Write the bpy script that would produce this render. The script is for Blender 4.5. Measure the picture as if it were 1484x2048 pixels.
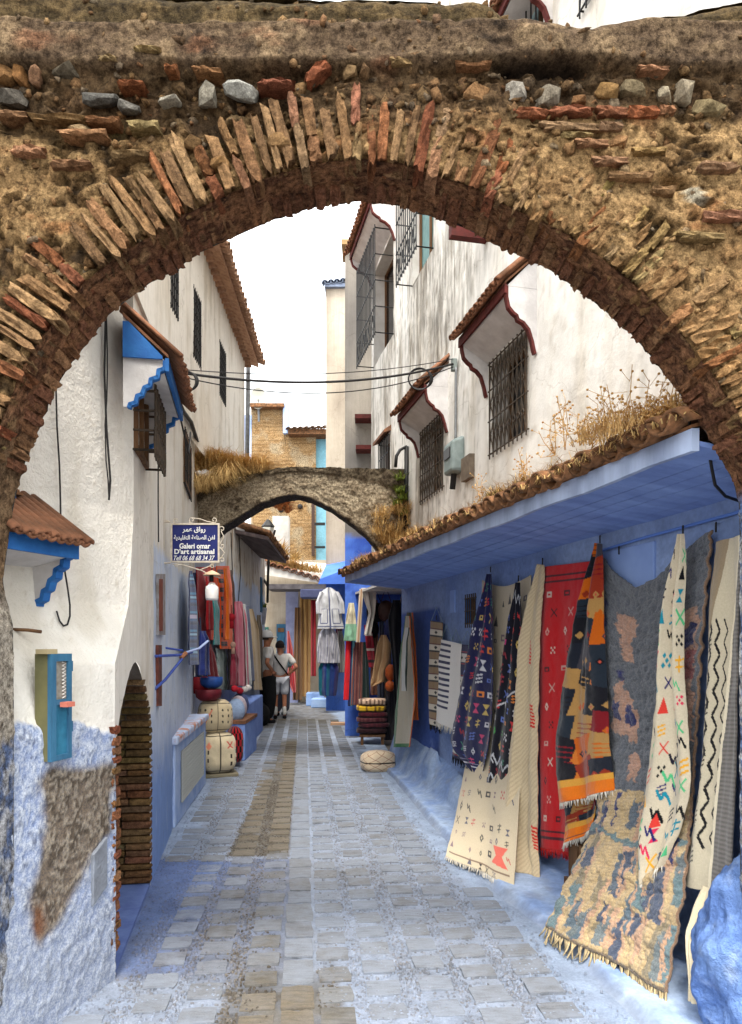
import bpy, bmesh, math, random
import numpy as np
from mathutils import Vector as V, Matrix, Euler
random.seed(7); rng = np.random.default_rng(7)
sc = bpy.context.scene
for o in list(bpy.data.objects): bpy.data.objects.remove(o)
R = math.radians

# ------------------------------------------------------------------ camera
F = 1450.0; H0 = 1285.0; EYE = 1.6           # focal length and horizon of the photograph in its own pixels
cam = bpy.data.cameras.new('camera'); camo = bpy.data.objects.new('camera', cam); sc.collection.objects.link(camo)
cam.sensor_fit = 'VERTICAL'; cam.sensor_height = 36; cam.lens = 36 * F / 2048
cam.shift_y = (H0 - 1024) / 2048; cam.clip_start = .05; cam.clip_end = 500
camo.location = (0, 0, EYE); camo.rotation_euler = (R(90), 0, 0)
sc.camera = camo
# ------------------------------------------------------------------ sky, sun, exposure
SUN_EL, SUN_AZ = 64, 182                      # azimuth clockwise from +Y: a high veiled sun behind the camera
w = bpy.data.worlds.new('World'); sc.world = w; w.use_nodes = True
nt = w.node_tree; nt.nodes.clear()
sky = nt.nodes.new('ShaderNodeTexSky'); sky.sky_type = 'NISHITA'; sky.sun_disc = False
sky.sun_elevation = R(SUN_EL); sky.sun_rotation = R(SUN_AZ); sky.dust_density = 6; sky.air_density = 1.2; sky.ozone_density = 1
hs = nt.nodes.new('ShaderNodeHueSaturation'); hs.inputs['Saturation'].default_value = .22
mixw = nt.nodes.new('ShaderNodeMix'); mixw.data_type = 'RGBA'; mixw.inputs[0].default_value = .62   # thin even cloud
mixw.inputs[7].default_value = (9.6, 9.9, 10.0, 1)
bg = nt.nodes.new('ShaderNodeBackground'); bg.inputs[1].default_value = .13
wo = nt.nodes.new('ShaderNodeOutputWorld')
nt.links.new(sky.outputs[0], hs.inputs['Color']); nt.links.new(hs.outputs[0], mixw.inputs[6])
nt.links.new(mixw.outputs[2], bg.inputs[0]); nt.links.new(bg.outputs[0], wo.inputs[0])
sl = bpy.data.lights.new('sun', 'SUN'); sl.energy = 1.4; sl.angle = R(14); sl.color = (1, .94, .84)
so = bpy.data.objects.new('sun', sl); sc.collection.objects.link(so)
sdir = V((math.sin(R(SUN_AZ)) * math.cos(R(SUN_EL)), math.cos(R(SUN_AZ)) * math.cos(R(SUN_EL)), math.sin(R(SUN_EL))))
so.rotation_euler = (-sdir).to_track_quat('-Z', 'Y').to_euler()
sc.view_settings.view_transform = 'Standard'; sc.view_settings.look = 'None'
sc.view_settings.exposure = 1.66; sc.view_settings.gamma = 1
sc.cycles.max_bounces = 10; sc.cycles.diffuse_bounces = 6
# ------------------------------------------------------------------ maths helpers
def P(x, y, Y): return V(((x - 742) / F * Y, Y, EYE + (H0 - y) / F * Y))
def PG(x, y): return P(x, y, EYE * F / (y - H0))
def pix(X, Y, Z): return 742 + F * X / Y, H0 - F * (Z - EYE) / Y
RW = (2.45, -.22); LW = (-.632, -.172); LT = (-1.79, -.03)
def PL(x, y, pl, off=0.0):                    # the point of a wall plane X = a + bY (moved off metres into the street) seen at x, y
    a, b = pl; k = math.sqrt(1 + b * b)
    a = a - off * k if a > 0 else a + off * k
    d = (x - 742) / F; Y = a / (d - b)
    return P(x, y, Y)
def c(r, g, b, k=1.0):
    def f(u):
        u /= 255.; return (u / 12.92 if u < .04045 else ((u + .055) / 1.055) ** 2.4) * k
    return (f(r), f(g), f(b))
def ca(*a): return np.array(c(*a))
def _h(ix, iy, iz, s):
    h = (ix.astype(np.uint32) * np.uint32(374761393) + iy.astype(np.uint32) * np.uint32(668265263)
         + iz.astype(np.uint32) * np.uint32(2246822519) + np.uint32((s * 3266489917) & 0xffffffff))
    h = (h ^ (h >> np.uint32(13))) * np.uint32(1274126177); h = h ^ (h >> np.uint32(16))
    return (h & np.uint32(0xffff)).astype(np.float64) / 65535.
def vnoise(p, s=0):
    i = np.floor(p).astype(np.int64); f = p - i; f = f * f * (3 - 2 * f); r = 0
    for dx in (0, 1):
        for dy in (0, 1):
            for dz in (0, 1):
                wt = (f[..., 0] if dx else 1 - f[..., 0]) * (f[..., 1] if dy else 1 - f[..., 1]) * (f[..., 2] if dz else 1 - f[..., 2])
                r = r + wt * _h(i[..., 0] + dx, i[..., 1] + dy, i[..., 2] + dz, s)
    return r * 2 - 1
def fbm(p, scale=1.0, o=4, s=0):
    p = np.asarray(p, float) * scale; a = 1; t = 0; n = 0
    for k in range(o): t = t + a * vnoise(p + k * 17.3, s + k); n += a; a *= .5; p = p * 2.03
    return t / n
def ss(a, b, x): t = np.clip((x - a) / (b - a), 0, 1); return t * t * (3 - 2 * t)
def lerp(a, b, t): return a + (b - a) * t
def mixc(A, B, m):
    m = np.asarray(m)[..., None]; return A * (1 - m) + B * m
# ------------------------------------------------------------------ object helpers
COL = sc.collection.objects
def tag(o, label=None, cat=None, group=None, kind=None):
    if label: o['label'] = label
    if cat: o['category'] = cat
    if group: o['group'] = group
    if kind: o['kind'] = kind
    return o
def empty(name, loc=(0, 0, 0), label=None, cat=None, group=None, rz=0):
    o = bpy.data.objects.new(name, None); COL.link(o); o.location = loc; o.rotation_euler = (0, 0, rz); o.empty_display_size = .1
    return tag(o, label, cat, group)
def link(name, me, mat=None, parent=None, color=None):
    o = bpy.data.objects.new(name, me); COL.link(o)
    if mat is not None and not me.materials: me.materials.append(mat)
    if parent is not None:
        o.parent = parent; o.matrix_parent_inverse = Matrix.Translation(-V(parent.location)) if parent.rotation_euler.z == 0 else parent.matrix_basis.inverted()
    if color is not None: o.color = (*color, 1)
    return o
def grid(name, A, mat, parent=None, C=None, mask=None, smooth=True, flip=False):
    n, m, _ = A.shape; idx = np.arange(n * m).reshape(n, m)
    q = np.stack([idx[:-1, :-1], idx[:-1, 1:], idx[1:, 1:], idx[1:, :-1]], -1)
    q = q.reshape(-1, 4) if mask is None else q[mask]
    if flip: q = q[:, ::-1]
    me = bpy.data.meshes.new(name); k = len(q)
    me.vertices.add(n * m); me.vertices.foreach_set('co', A.reshape(-1).astype(np.float32))
    me.loops.add(4 * k); me.loops.foreach_set('vertex_index', q.reshape(-1).astype(np.int32))
    me.polygons.add(k); me.polygons.foreach_set('loop_start', np.arange(0, 4 * k, 4, dtype=np.int32))
    me.update(calc_edges=True)
    if smooth: me.polygons.foreach_set('use_smooth', np.ones(k, bool))
    if C is not None: setcol(me, C)
    me.validate()
    return link(name, me, mat, parent)
def setcol(me, C):
    a = me.attributes.new('Col', 'FLOAT_COLOR', 'POINT')
    C = np.asarray(C); C = np.clip(C.reshape(-1, C.shape[-1]), 0, 1)
    if C.shape[-1] == 3: C = np.c_[C, np.full(len(C), .22)]
    a.data.foreach_set('color', C.reshape(-1).astype(np.float32))
class MB:
    def __init__(s): s.v = []; s.f = []; s.c = []; s.col = None
    def _a(s, vs, fs):
        n = len(s.v); s.v += [tuple(q) for q in vs]; s.f += [tuple(i + n for i in g) for g in fs]; s.c += [s.col or (1, 1, 1)] * len(vs); return s
    def box(s, a, b, M_=None):
        vs = [V((x, y, z)) for x in (a[0], b[0]) for y in (a[1], b[1]) for z in (a[2], b[2])]
        if M_ is not None: vs = [M_ @ q for q in vs]
        return s._a(vs, [(0, 1, 3, 2), (4, 6, 7, 5), (0, 4, 5, 1), (2, 3, 7, 6), (0, 2, 6, 4), (1, 5, 7, 3)])
    def hexa(s, p):                            # 8 corners: bottom ring 4, top ring 4
        return s._a(p, [(3, 2, 1, 0), (4, 5, 6, 7), (0, 1, 5, 4), (1, 2, 6, 5), (2, 3, 7, 6), (3, 0, 4, 7)])
    def prism(s, pts, d):                      # planar outline pushed along d
        n = len(pts); d = V(d); vs = [V(q) for q in pts] + [V(q) + d for q in pts]
        return s._a(vs, [tuple(range(n))[::-1], tuple(range(n, 2 * n))] + [(i, (i + 1) % n, n + (i + 1) % n, n + i) for i in range(n)])
    def tube(s, pts, r, k=6, r2=None, cap=True):
        pts = [V(q) for q in pts]; n = len(pts); vs = []; fs = []; up = V((0, 0, 1)); pn = None
        for i, q in enumerate(pts):
            t = (pts[min(i + 1, n - 1)] - pts[max(i - 1, 0)]).normalized()
            if pn is None: pn = t.cross(up) if abs(t.z) < .9 else t.cross(V((1, 0, 0)))
            pn = (pn - t * pn.dot(t)).normalized(); b = t.cross(pn)
            rr = (r if r2 is None else lerp(r, r2, i / max(1, n - 1))) if not callable(r) else r(i / max(1, n - 1))
            vs += [q + (pn * math.cos(2 * math.pi * j / k) + b * math.sin(2 * math.pi * j / k)) * rr for j in range(k)]
        for i in range(n - 1):
            for j in range(k): fs.append((i * k + j, i * k + (j + 1) % k, (i + 1) * k + (j + 1) % k, (i + 1) * k + j))
        if cap: fs += [tuple(range(k))[::-1], tuple((n - 1) * k + j for j in range(k))]
        return s._a(vs, fs)
    def quad(s, a, b, c_, d): return s._a([a, b, c_, d], [(0, 1, 2, 3)])
    def poly(s, pts): return s._a(pts, [tuple(range(len(pts)))])
    def lathe(s, prof, o=(0, 0, 0), k=14):     # (r, z) profile about a vertical axis
        o = V(o); n = len(prof); vs = [o + V((r * math.cos(2 * math.pi * j / k), r * math.sin(2 * math.pi * j / k), z)) for r, z in prof for j in range(k)]
        return s._a(vs, [(i * k + j, i * k + (j + 1) % k, (i + 1) * k + (j + 1) % k, (i + 1) * k + j) for i in range(n - 1) for j in range(k)])
    def blob(s, o, r, k=10, m=7, jit=0.0):
        o = V(o); vs = []
        for i in range(m + 1):
            a = math.pi * i / m
            for j in range(k):
                b = 2 * math.pi * j / k; q = 1 + random.uniform(-jit, jit)
                vs.append(o + V((r[0] * math.sin(a) * math.cos(b) * q, r[1] * math.sin(a) * math.sin(b) * q, r[2] * math.cos(a))))
        return s._a(vs, [(i * k + j, (i + 1) * k + j, (i + 1) * k + (j + 1) % k, i * k + (j + 1) % k) for i in range(m) for j in range(k)])
    def build(s, name, mat, parent=None, smooth=False, color=None, bevel=0, vc=False):
        me = bpy.data.meshes.new(name); me.from_pydata(s.v, [], s.f); me.update()
        if vc: setcol(me, np.array(s.c))
        if smooth:
            me.polygons.foreach_set('use_smooth', np.ones(len(me.polygons), bool))
        o = link(name, me, mat, parent, color)
        if bevel:
            b = o.modifiers.new('bevel', 'BEVEL'); b.width = bevel; b.segments = 2; b.limit_method = 'ANGLE'
        return o
def frame(o, x, z=(0, 0, 1)):                 # matrix with local x along x, z up, at o
    x = V(x).normalized(); z = V(z); y = z.cross(x).normalized(); z = x.cross(y)
    return Matrix(((x.x, y.x, z.x, o[0]), (x.y, y.y, z.y, o[1]), (x.z, y.z, z.z, o[2]), (0, 0, 0, 1)))
# ------------------------------------------------------------------ materials
def material(name, build):
    m = bpy.data.materials.new(name); m.use_nodes = True; t = m.node_tree; b = t.nodes['Principled BSDF']
    b.inputs['Specular IOR Level'].default_value = .25
    build(t, b, t.nodes, t.links); return m
def nz(t, scale, detail=4, stretch=None, rough=.6, coord='Object'):
    tc = t.nodes.new('ShaderNodeTexCoord'); n = t.nodes.new('ShaderNodeTexNoise'); n.inputs['Scale'].default_value = scale
    n.inputs['Detail'].default_value = detail; n.inputs['Roughness'].default_value = rough
    src = tc.outputs[coord]
    if stretch:
        mp = t.nodes.new('ShaderNodeMapping'); mp.inputs['Scale'].default_value = stretch; t.links.new(src, mp.inputs[0]); src = mp.outputs[0]
    t.links.new(src, n.inputs[0]); return n.outputs['Fac']
def ramp(t, f, a, b, c0=(0, 0, 0), c1=(1, 1, 1)):
    r = t.nodes.new('ShaderNodeValToRGB'); r.color_ramp.elements[0].position = a; r.color_ramp.elements[1].position = b
    r.color_ramp.elements[0].color = (*c0, 1); r.color_ramp.elements[1].color = (*c1, 1); t.links.new(f, r.inputs[0]); return r.outputs[0]
def mixn(t, f, a, b, mode='MIX'):
    m = t.nodes.new('ShaderNodeMix'); m.data_type = 'RGBA'; m.blend_type = mode
    for s, v in ((m.inputs[0], f), (m.inputs[6], a), (m.inputs[7], b)):
        if hasattr(v, 'is_linked'): t.links.new(v, s)
        else: s.default_value = v if not isinstance(v, tuple) else (*v[:3], 1)
    return m.outputs[2]
def bumpn(t, b, f, strength, dist=.01):
    n = t.nodes.new('ShaderNodeBump'); n.inputs['Strength'].default_value = strength; n.inputs['Distance'].default_value = dist
    t.links.new(f, n.inputs['Height']); t.links.new(n.outputs[0], b.inputs['Normal']); return n
def plain(name, c1, c2=None, scale=9, rough=.8, bump=0, bscale=70, stretch=None, metal=0, spec=None, rand=0.0, lo=.35, hi=.65, dist=.01):
    def f(t, b, N, L):
        col = c1
        if c2: col = mixn(t, ramp(t, nz(t, scale, 5, stretch), lo, hi), c1, c2)
        if rand:
            oi = N.new('ShaderNodeObjectInfo'); mr = N.new('ShaderNodeMapRange'); mr.inputs[3].default_value = 1 - rand; mr.inputs[4].default_value = 1 + rand
            L.new(oi.outputs['Random'], mr.inputs[0]); cc = N.new('ShaderNodeCombineColor')
            for i in range(3): L.new(mr.outputs[0], cc.inputs[i])
            col = mixn(t, 1.0, col, cc.outputs[0], 'MULTIPLY')
        if isinstance(col, tuple): b.inputs['Base Color'].default_value = (*col[:3], 1)
        else: L.new(col, b.inputs['Base Color'])
        b.inputs['Roughness'].default_value = rough; b.inputs['Metallic'].default_value = metal
        if spec is not None: b.inputs['Specular IOR Level'].default_value = spec
        if bump: bumpn(t, b, nz(t, bscale, 5, stretch), bump, dist)
    return material(name, f)
def vcol(name, var=.25, scale=30, rough=.9, bump=.4, bscale=90, dist=.006, objcol=False, spec=.2, stretch=None, scale2=None, sheen=0):
    def f(t, b, N, L):
        if objcol:
            a = N.new('ShaderNodeObjectInfo'); base = a.outputs['Color']
        else:
            a = N.new('ShaderNodeAttribute'); a.attribute_name = 'Col'; base = a.outputs['Color']
        lo = tuple([1 - var] * 3); hi = tuple([1 + var] * 3)
        m = ramp(t, nz(t, scale, 6, stretch, .65, 'Object'), .3, .7, lo, (1, 1, 1))
        col = mixn(t, 1.0, base, m, 'MULTIPLY')
        if scale2: col = mixn(t, 1.0, col, ramp(t, nz(t, scale2, 4), .35, .7, lo, (1, 1, 1)), 'MULTIPLY')
        L.new(col, b.inputs['Base Color']); b.inputs['Roughness'].default_value = rough
        b.inputs['Specular IOR Level'].default_value = spec
        if sheen: b.inputs['Sheen Weight'].default_value = sheen
        if bump: bumpn(t, b, nz(t, bscale, 5, stretch, .7), bump, dist)
    return material(name, f)
def _masonry(objcol, k=1.0):
    def f(t, b, N, L):
        if objcol: base = N.new('ShaderNodeObjectInfo').outputs['Color']
        else: a = N.new('ShaderNodeAttribute'); a.attribute_name = 'Col'; base = a.outputs['Color']
        tc = N.new('ShaderNodeTexCoord')
        if objcol: src = N.new('ShaderNodeNewGeometry').outputs['Position']
        else: src = tc.outputs['Object']
        def noise(sc_, d=6, r=.68):
            n = N.new('ShaderNodeTexNoise'); n.inputs['Scale'].default_value = sc_; n.inputs['Detail'].default_value = d; n.inputs['Roughness'].default_value = r; L.new(src, n.inputs[0]); return n.outputs['Fac']
        v = N.new('ShaderNodeTexVoronoi'); v.inputs['Scale'].default_value = 55; v.inputs['Randomness'].default_value = 1; L.new(src, v.inputs[0])
        pits = ramp(t, noise(38, 8, .75), .38, .60, (.20, .18, .16), (1, 1, 1)); grain = ramp(t, noise(170, 4, .7), .3, .72, (.50, .48, .46), (1.25, 1.22, 1.16))
        col = mixn(t, k, base, pits, 'MULTIPLY'); col = mixn(t, 1.0, col, grain, 'MULTIPLY')
        vr = ramp(t, v.outputs['Color'], 0, 1, (.72, .70, .68), (1.18, 1.15, 1.1)); col = mixn(t, .8, col, vr, 'MULTIPLY')
        L.new(col, b.inputs['Base Color']); b.inputs['Roughness'].default_value = .96; b.inputs['Specular IOR Level'].default_value = .1
        h = mixn(t, .35, noise(45, 8, .75), noise(150, 5, .75)); bumpn(t, b, h, 1.0, .02)
    return f
m_masonry = material('arch masonry', _masonry(False))
m_brick = material('old brick', _masonry(True, .75))
m_stone = material('field stone', _masonry(True, .6))
def _plaster(t, b, N, L):
    a = N.new('ShaderNodeAttribute'); a.attribute_name = 'Col'
    soft = ramp(t, nz(t, 7, 6, None, .65), .3, .7, (.88, .88, .87), (1, 1, 1)); st = ramp(t, nz(t, 26, 7, (1, 1, .05), .72), .40, .60, (.56, .54, .51), (1, 1, 1)); st2 = ramp(t, nz(t, 70, 5, (1, 1, .12), .7), .36, .52, (.72, .69, .65), (1, 1, 1))
    col = mixn(t, 1.0, a.outputs['Color'], soft, 'MULTIPLY'); col = mixn(t, a.outputs['Alpha'], col, mixn(t, 1.0, mixn(t, 1.0, col, st, 'MULTIPLY'), st2, 'MULTIPLY'))
    v = N.new('ShaderNodeTexVoronoi'); v.feature = 'DISTANCE_TO_EDGE'; v.inputs['Scale'].default_value = 1.3; tc = N.new('ShaderNodeTexCoord'); wn = N.new('ShaderNodeTexNoise'); wn.inputs['Scale'].default_value = 5; wn.inputs['Detail'].default_value = 6; L.new(tc.outputs['Object'], wn.inputs[0]); ad = N.new('ShaderNodeMix'); ad.data_type = 'VECTOR'; ad.inputs[0].default_value = .22; L.new(tc.outputs['Object'], ad.inputs[4]); L.new(wn.outputs['Color'], ad.inputs[5]); L.new(ad.outputs[1], v.inputs[0])
    crack = ramp(t, v.outputs['Distance'], .0, .006, (.62, .59, .55), (1, 1, 1)); col = mixn(t, .55, col, mixn(t, 1.0, col, crack, 'MULTIPLY'))
    chip = ramp(t, nz(t, 17, 6, None, .7), .66, .70); col = mixn(t, chip, col, mixn(t, 1.0, col, (.80, .74, .66), 'MULTIPLY'))
    L.new(col, b.inputs['Base Color']); b.inputs['Roughness'].default_value = .93; bumpn(t, b, mixn(t, .3, nz(t, 45, 5, None, .7), nz(t, 8, 4)), .5, .010)
m_plaster = material('limewash plaster', _plaster)
def _stucco(t, b, N, L):
    a = N.new('ShaderNodeAttribute'); a.attribute_name = 'Col'
    sp = ramp(t, nz(t, 120, 5, None, .75), .38, .62, (.55, .60, .72), (1.2, 1.18, 1.12)); soft = ramp(t, nz(t, 9, 5), .3, .7, (.9, .9, .89), (1, 1, 1))
    col = mixn(t, 1.0, a.outputs['Color'], mixn(t, a.outputs['Alpha'], soft, sp), 'MULTIPLY'); L.new(col, b.inputs['Base Color']); b.inputs['Roughness'].default_value = .93
    h = mixn(t, a.outputs['Alpha'], nz(t, 60, 4), nz(t, 110, 6, None, .75)); bn = bumpn(t, b, h, .7, .012)
m_stucco = material('painted wall', _stucco)
m_paint = vcol('blue limewash', .22, 6, .9, .55, 55, .008, scale2=28)
m_ground = vcol('painted street', .30, 75, .8, 1.0, 95, .010, scale2=7)
def _slab(t, b, N, L):
    oi = N.new('ShaderNodeObjectInfo'); src = N.new('ShaderNodeNewGeometry').outputs['Position']
    def noise(sc_, d=7, r=.7, st=None):
        n = N.new('ShaderNodeTexNoise'); n.inputs['Scale'].default_value = sc_; n.inputs['Detail'].default_value = d; n.inputs['Roughness'].default_value = r; q = src
        if st: mp = N.new('ShaderNodeMapping'); mp.inputs['Scale'].default_value = st; L.new(src, mp.inputs[0]); q = mp.outputs[0]
        L.new(q, n.inputs[0]); return n.outputs['Fac']
    slate = ramp(t, noise(16, 8, .75, (.6, 3.2, 1)), .32, .66, (.58, .57, .55), (1.12, 1.11, 1.09)); grain = ramp(t, noise(120, 3), .3, .7, (.78, .78, .78), (1.08, 1.08, 1.08))
    col = mixn(t, 1.0, mixn(t, 1.0, oi.outputs['Color'], slate, 'MULTIPLY'), grain, 'MULTIPLY')
    mk = ramp(t, noise(7, 9, .72), .40, .60); mu = N.new('ShaderNodeMath'); mu.operation = 'MULTIPLY'; L.new(mk, mu.inputs[0]); L.new(oi.outputs['Alpha'], mu.inputs[1])
    col = mixn(t, mu.outputs[0], col, (.20, .225, .27)); L.new(col, b.inputs['Base Color']); b.inputs['Roughness'].default_value = .7; b.inputs['Specular IOR Level'].default_value = .25
    bumpn(t, b, noise(30, 8, .75, (.6, 2.4, 1)), .8, .008)
m_slab = material('paving slab', _slab)
m_cloth = vcol('woven cloth', .18, 120, .95, .5, 260, .003, spec=.05, sheen=.2)
m_rug = vcol('shaggy wool', .5, 130, 1, 1.0, 160, .008, spec=.02, sheen=.3)
m_tile = plain('roof tile', c(140, 94, 68), c(98, 70, 52), 14, .9, .5, 60, rand=.25)
m_tile_old = plain('weathered roof tile', c(140, 98, 66), c(70, 52, 38), 18, .95, .7, 60, rand=.3)
m_iron = plain('wrought iron', c(58, 52, 46), c(82, 68, 54), 30, .7, .2, 60)
m_iron_black = plain('black iron', c(30, 29, 29), None, rough=.55)
m_dark = plain('dark window interior', c(34, 33, 33), None, rough=.4)
m_glass = plain('dark window glass', c(30, 34, 38), None, rough=.12, spec=.5)
m_red = plain('red brown paint', c(96, 40, 36), c(74, 34, 30), 16, .8, .2, 60)
m_white = plain('white limewash', c(214, 210, 204), c(196, 190, 182), 6, .93, .3, 50)
m_hoodwhite = plain('hood plaster', c(205, 202, 200), c(182, 178, 176), 7, .93, .3, 50)
m_blue = plain('blue paint', c(44, 104, 168), c(34, 86, 150), 12, .75, .25, 70)
m_teal = plain('teal shutter paint', c(56, 106, 136), c(44, 84, 112), 14, .7, .25, 60, stretch=(1, 1, .25))
m_wood = plain('old wood', c(120, 88, 60), c(82, 58, 40), 14, .85, .5, 60, stretch=(1, 1, .15))
m_plank = plain('grey painted planks', c(132, 158, 214), c(110, 134, 192), 10, .85, .5, 40, stretch=(.2, 1, 1))
m_cable = plain('black cable', c(34, 32, 32), None, rough=.6)
m_metal = plain('galvanised metal', c(140, 142, 144), c(120, 122, 124), 20, .5, metal=.6)
m_grass = plain('dry grass', c(206, 176, 118), c(168, 130, 78), 30, .95, rand=.1)
m_green = plain('green weeds', c(120, 128, 50), c(84, 104, 40), 30, .9)
m_black = plain('black cloth', c(20, 20, 22), c(12, 12, 14), 20, .95)
m_skin = plain('skin', c(176, 120, 92), c(160, 104, 78), 12, .6)
# ================================================================== ground and street
gm = plain('earth', c(120, 112, 104), c(96, 92, 88), 3, .95)
g = MB(); g.quad((-60, -40, -.03), (60, -40, -.03), (60, 120, -.03), (-60, 120, -.03)); tag(g.build('ground', gm), kind='structure')
def Xc(Y): return -.352 - .092 * (np.asarray(Y, float) - 3.5)
KY = [1.0, 3.0, 3.24, 3.9, 4.6, 6.1, 8.4, 9.5, 12.2, 17, 21]; KX = [1.3, 1.13, 1.09, 1.0, .80, .56, .27, .10, -.1, -.75, -1.2]
def Xk(Y): return np.interp(Y, KY, KX)
LY = [0, 2.0, 2.76, 3.46, 4.76, 8.9, 16.4, 21]; LX = [-1.75, -1.62, -1.41, -1.227, -1.45, -2.16, -2.4, -3.2]
def Xl(Y): return np.interp(Y, LY, LX)
BLUE_L = ca(158, 182, 224); BLUE_M = ca(98, 134, 204); BLUE_D = ca(52, 82, 168); PALE = ca(196, 206, 222); TAN = ca(134, 118, 96); GREY = ca(128, 128, 128)
def street_paint(X, Y):
    """how much limewash lies on the paving (0..1) and its colour"""
    X = np.asarray(X, float); Y = np.asarray(Y, float); p3 = np.stack([X, Y, 0 * X], -1)
    n1 = fbm(p3, 1.6, 4, 3); n2 = fbm(p3, 6, 4, 5)
    u = X - Xc(Y)
    pa = np.full(X.shape, .70) + .25 * n1
    colr = np.broadcast_to(ca(178, 192, 216), X.shape + (3,)).copy()
    # strip of bare slabs left of the middle
    left = np.interp(Y, [5.3, 6.2, 8, 11, 12.5], [-.56, -.54, -.46, -.40, -.36])
    bare = ss(5.40, 5.44, Y) * (1 - ss(11.5, 12.4, Y)) * ss(0, .03, u - left + .04 * n2) * (1 - ss(-.1, -.06, u))
    # blue wash in front of the little doorway
    blu = (1 - ss(5.30, 5.36, Y + .05 * n2)) * ss(3.36, 3.55, Y + .1 * n2) * (1 - ss(-.12, .05, u + .04 * n2))
    bm = np.clip(blu * (.35 + .6 * ss(-.3, -.9, u) + .25 * ss(4.4, 5.2, Y) + .35 * n1), 0, 1)
    tan = (1 - ss(3.30, 3.55, Y + .1 * n2)) * ss(-.36, -.30, u + .05 * n2) * (1 - ss(.16, .22, u + .05 * n2))
    # fresh wash at both sides
    sidel = ss(.45, .12, X - Xl(Y) + .08 * n2) * ss(5.3, 5.5, Y)
    sider = ss(.38, .08, Xk(Y) - X + .1 * n2)
    far = ss(13, 15, Y)
    pa = np.where(u > .2, pa + .12 * ss(4.2, 3.2, Y), pa)
    pa = pa * (1 - .93 * bare); pa = pa * (1 - .8 * tan) * (1 - .55 * blu * (1 - bm)); pa = pa * (1 - .7 * far)
    side = np.maximum(sidel, sider)
    pa = np.maximum(pa, side); pa = np.maximum(pa, bm)
    colr = mixc(colr, ca(116, 138, 190), bm); colr = mixc(colr, ca(178, 196, 224), side * (1 - bm))
    return np.clip(pa, 0, 1), colr, side
ys = np.r_[np.arange(.6, 2.6, .1), np.arange(2.6, 6.5, .022), np.arange(6.5, 13, .045), np.arange(13, 21.5, .15)]
us = np.linspace(0, 1, 130)
YY, UU = np.meshgrid(ys, us, indexing='ij'); x0 = Xl(ys)[:, None] - .35; x1 = Xk(ys)[:, None] + .25
XX = x0 + (x1 - x0) * UU
pa, pc, sd = street_paint(XX, YY); p3 = np.stack([XX, YY, 0 * XX], -1)
mort = mixc(ca(132, 126, 116) * np.ones(XX.shape + (3,)), ca(104, 96, 84), ss(-.3, .4, fbm(p3, 9, 3, 8)))
SC = .82 * mixc(mort, pc, np.clip(pa + .25 * fbm(p3, 14, 3, 21), 0, 1))
ZZ = .004 * fbm(p3, 12, 3, 1) + .006 * fbm(p3, 2, 2, 4)
street = grid('street', np.stack([XX, YY, ZZ], -1), m_ground, None, SC, flip=True); tag(street, kind='structure')
# paving slabs
def rough_box(nx, ny, nz_, jit, seed):
    bm = bmesh.new(); bmesh.ops.create_cube(bm, size=1)
    def cut(ax, n):
        for k in range(1, n):
            co = [0, 0, 0]; co[ax] = -.5 + k / n; no = [0, 0, 0]; no[ax] = 1
            bmesh.ops.bisect_plane(bm, geom=bm.verts[:] + bm.edges[:] + bm.faces[:], plane_co=co, plane_no=no)
    cut(0, nx); cut(1, ny); cut(2, nz_)
    r = random.Random(seed)
    for v in bm.verts:
        k = sum(abs(abs(q) - .5) < 1e-4 for q in v.co)
        long_ = nx > ny + 1
        s = 1 - ((.0, .0, .05, .12) if ny != 3 else (0, 0, .02, .05))[k]
        v.co = V([q * (s if not (i_ == 0 and long_) else 1 - .012 * k) for i_, q in enumerate(v.co)]) + V([r.uniform(-jit, jit) for _ in range(3)])
    bmesh.ops.triangulate(bm, faces=[f_ for f_ in bm.faces if len(f_.verts) > 4])
    me = bpy.data.meshes.new('piece'); bm.to_mesh(me); bm.free()
    return me
SLAB = [rough_box(4, 3, 1, .028, k) for k in range(6)]
for me in SLAB: me.materials.append(m_slab)
strips = []                                    # pebble strips (u0,u1)
cols = [(-.078, .078)]
for sgn in (-1, 1):
    e = .092
    while e < 2.2:
        wdt = .165 if e < .6 else .18
        cols.append((sgn * e, sgn * (e + wdt)) if sgn > 0 else (-(e + wdt), -e)); e += wdt
        gp = .055 if (len(cols) % 2) else .085
        strips.append((sgn * e, sgn * (e + gp)) if sgn > 0 else (-(e + gp), -e)); e += gp
slabs = []
for ci, (u0, u1) in enumerate(cols):
    y = 2.55 + random.uniform(0, .2)
    while y < 15:
        ln = (.14 + .02 * random.random()) if ci else random.uniform(.2, .34)
        uc = (u0 + u1) / 2; X = float(Xc(y + ln / 2)) + uc
        if X - .1 > Xl(y) and X + .1 < Xk(y) - .02: slabs.append((X, y + ln / 2, u1 - u0, ln))
        y += ln + (random.uniform(.045, .085) if ci else .012)
sl = np.array(slabs); spa, spc, ssd = street_paint(sl[:, 0], sl[:, 1])
rr = rng.random(len(sl))
stone = mixc(ca(144, 143, 140) * np.ones((len(sl), 3)), ca(124, 117, 106), rr)
stone = mixc(stone, ca(146, 132, 110), (spa < .2) * .6)
scol = .60 * mixc(stone, spc, np.clip(spa * .9 - .30 + .35 * (rng.random(len(sl)) - .3), 0, .7))
order = sorted(range(len(sl)), key=lambda i: sl[i, 1]); far = MB()
vis = 0
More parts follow.
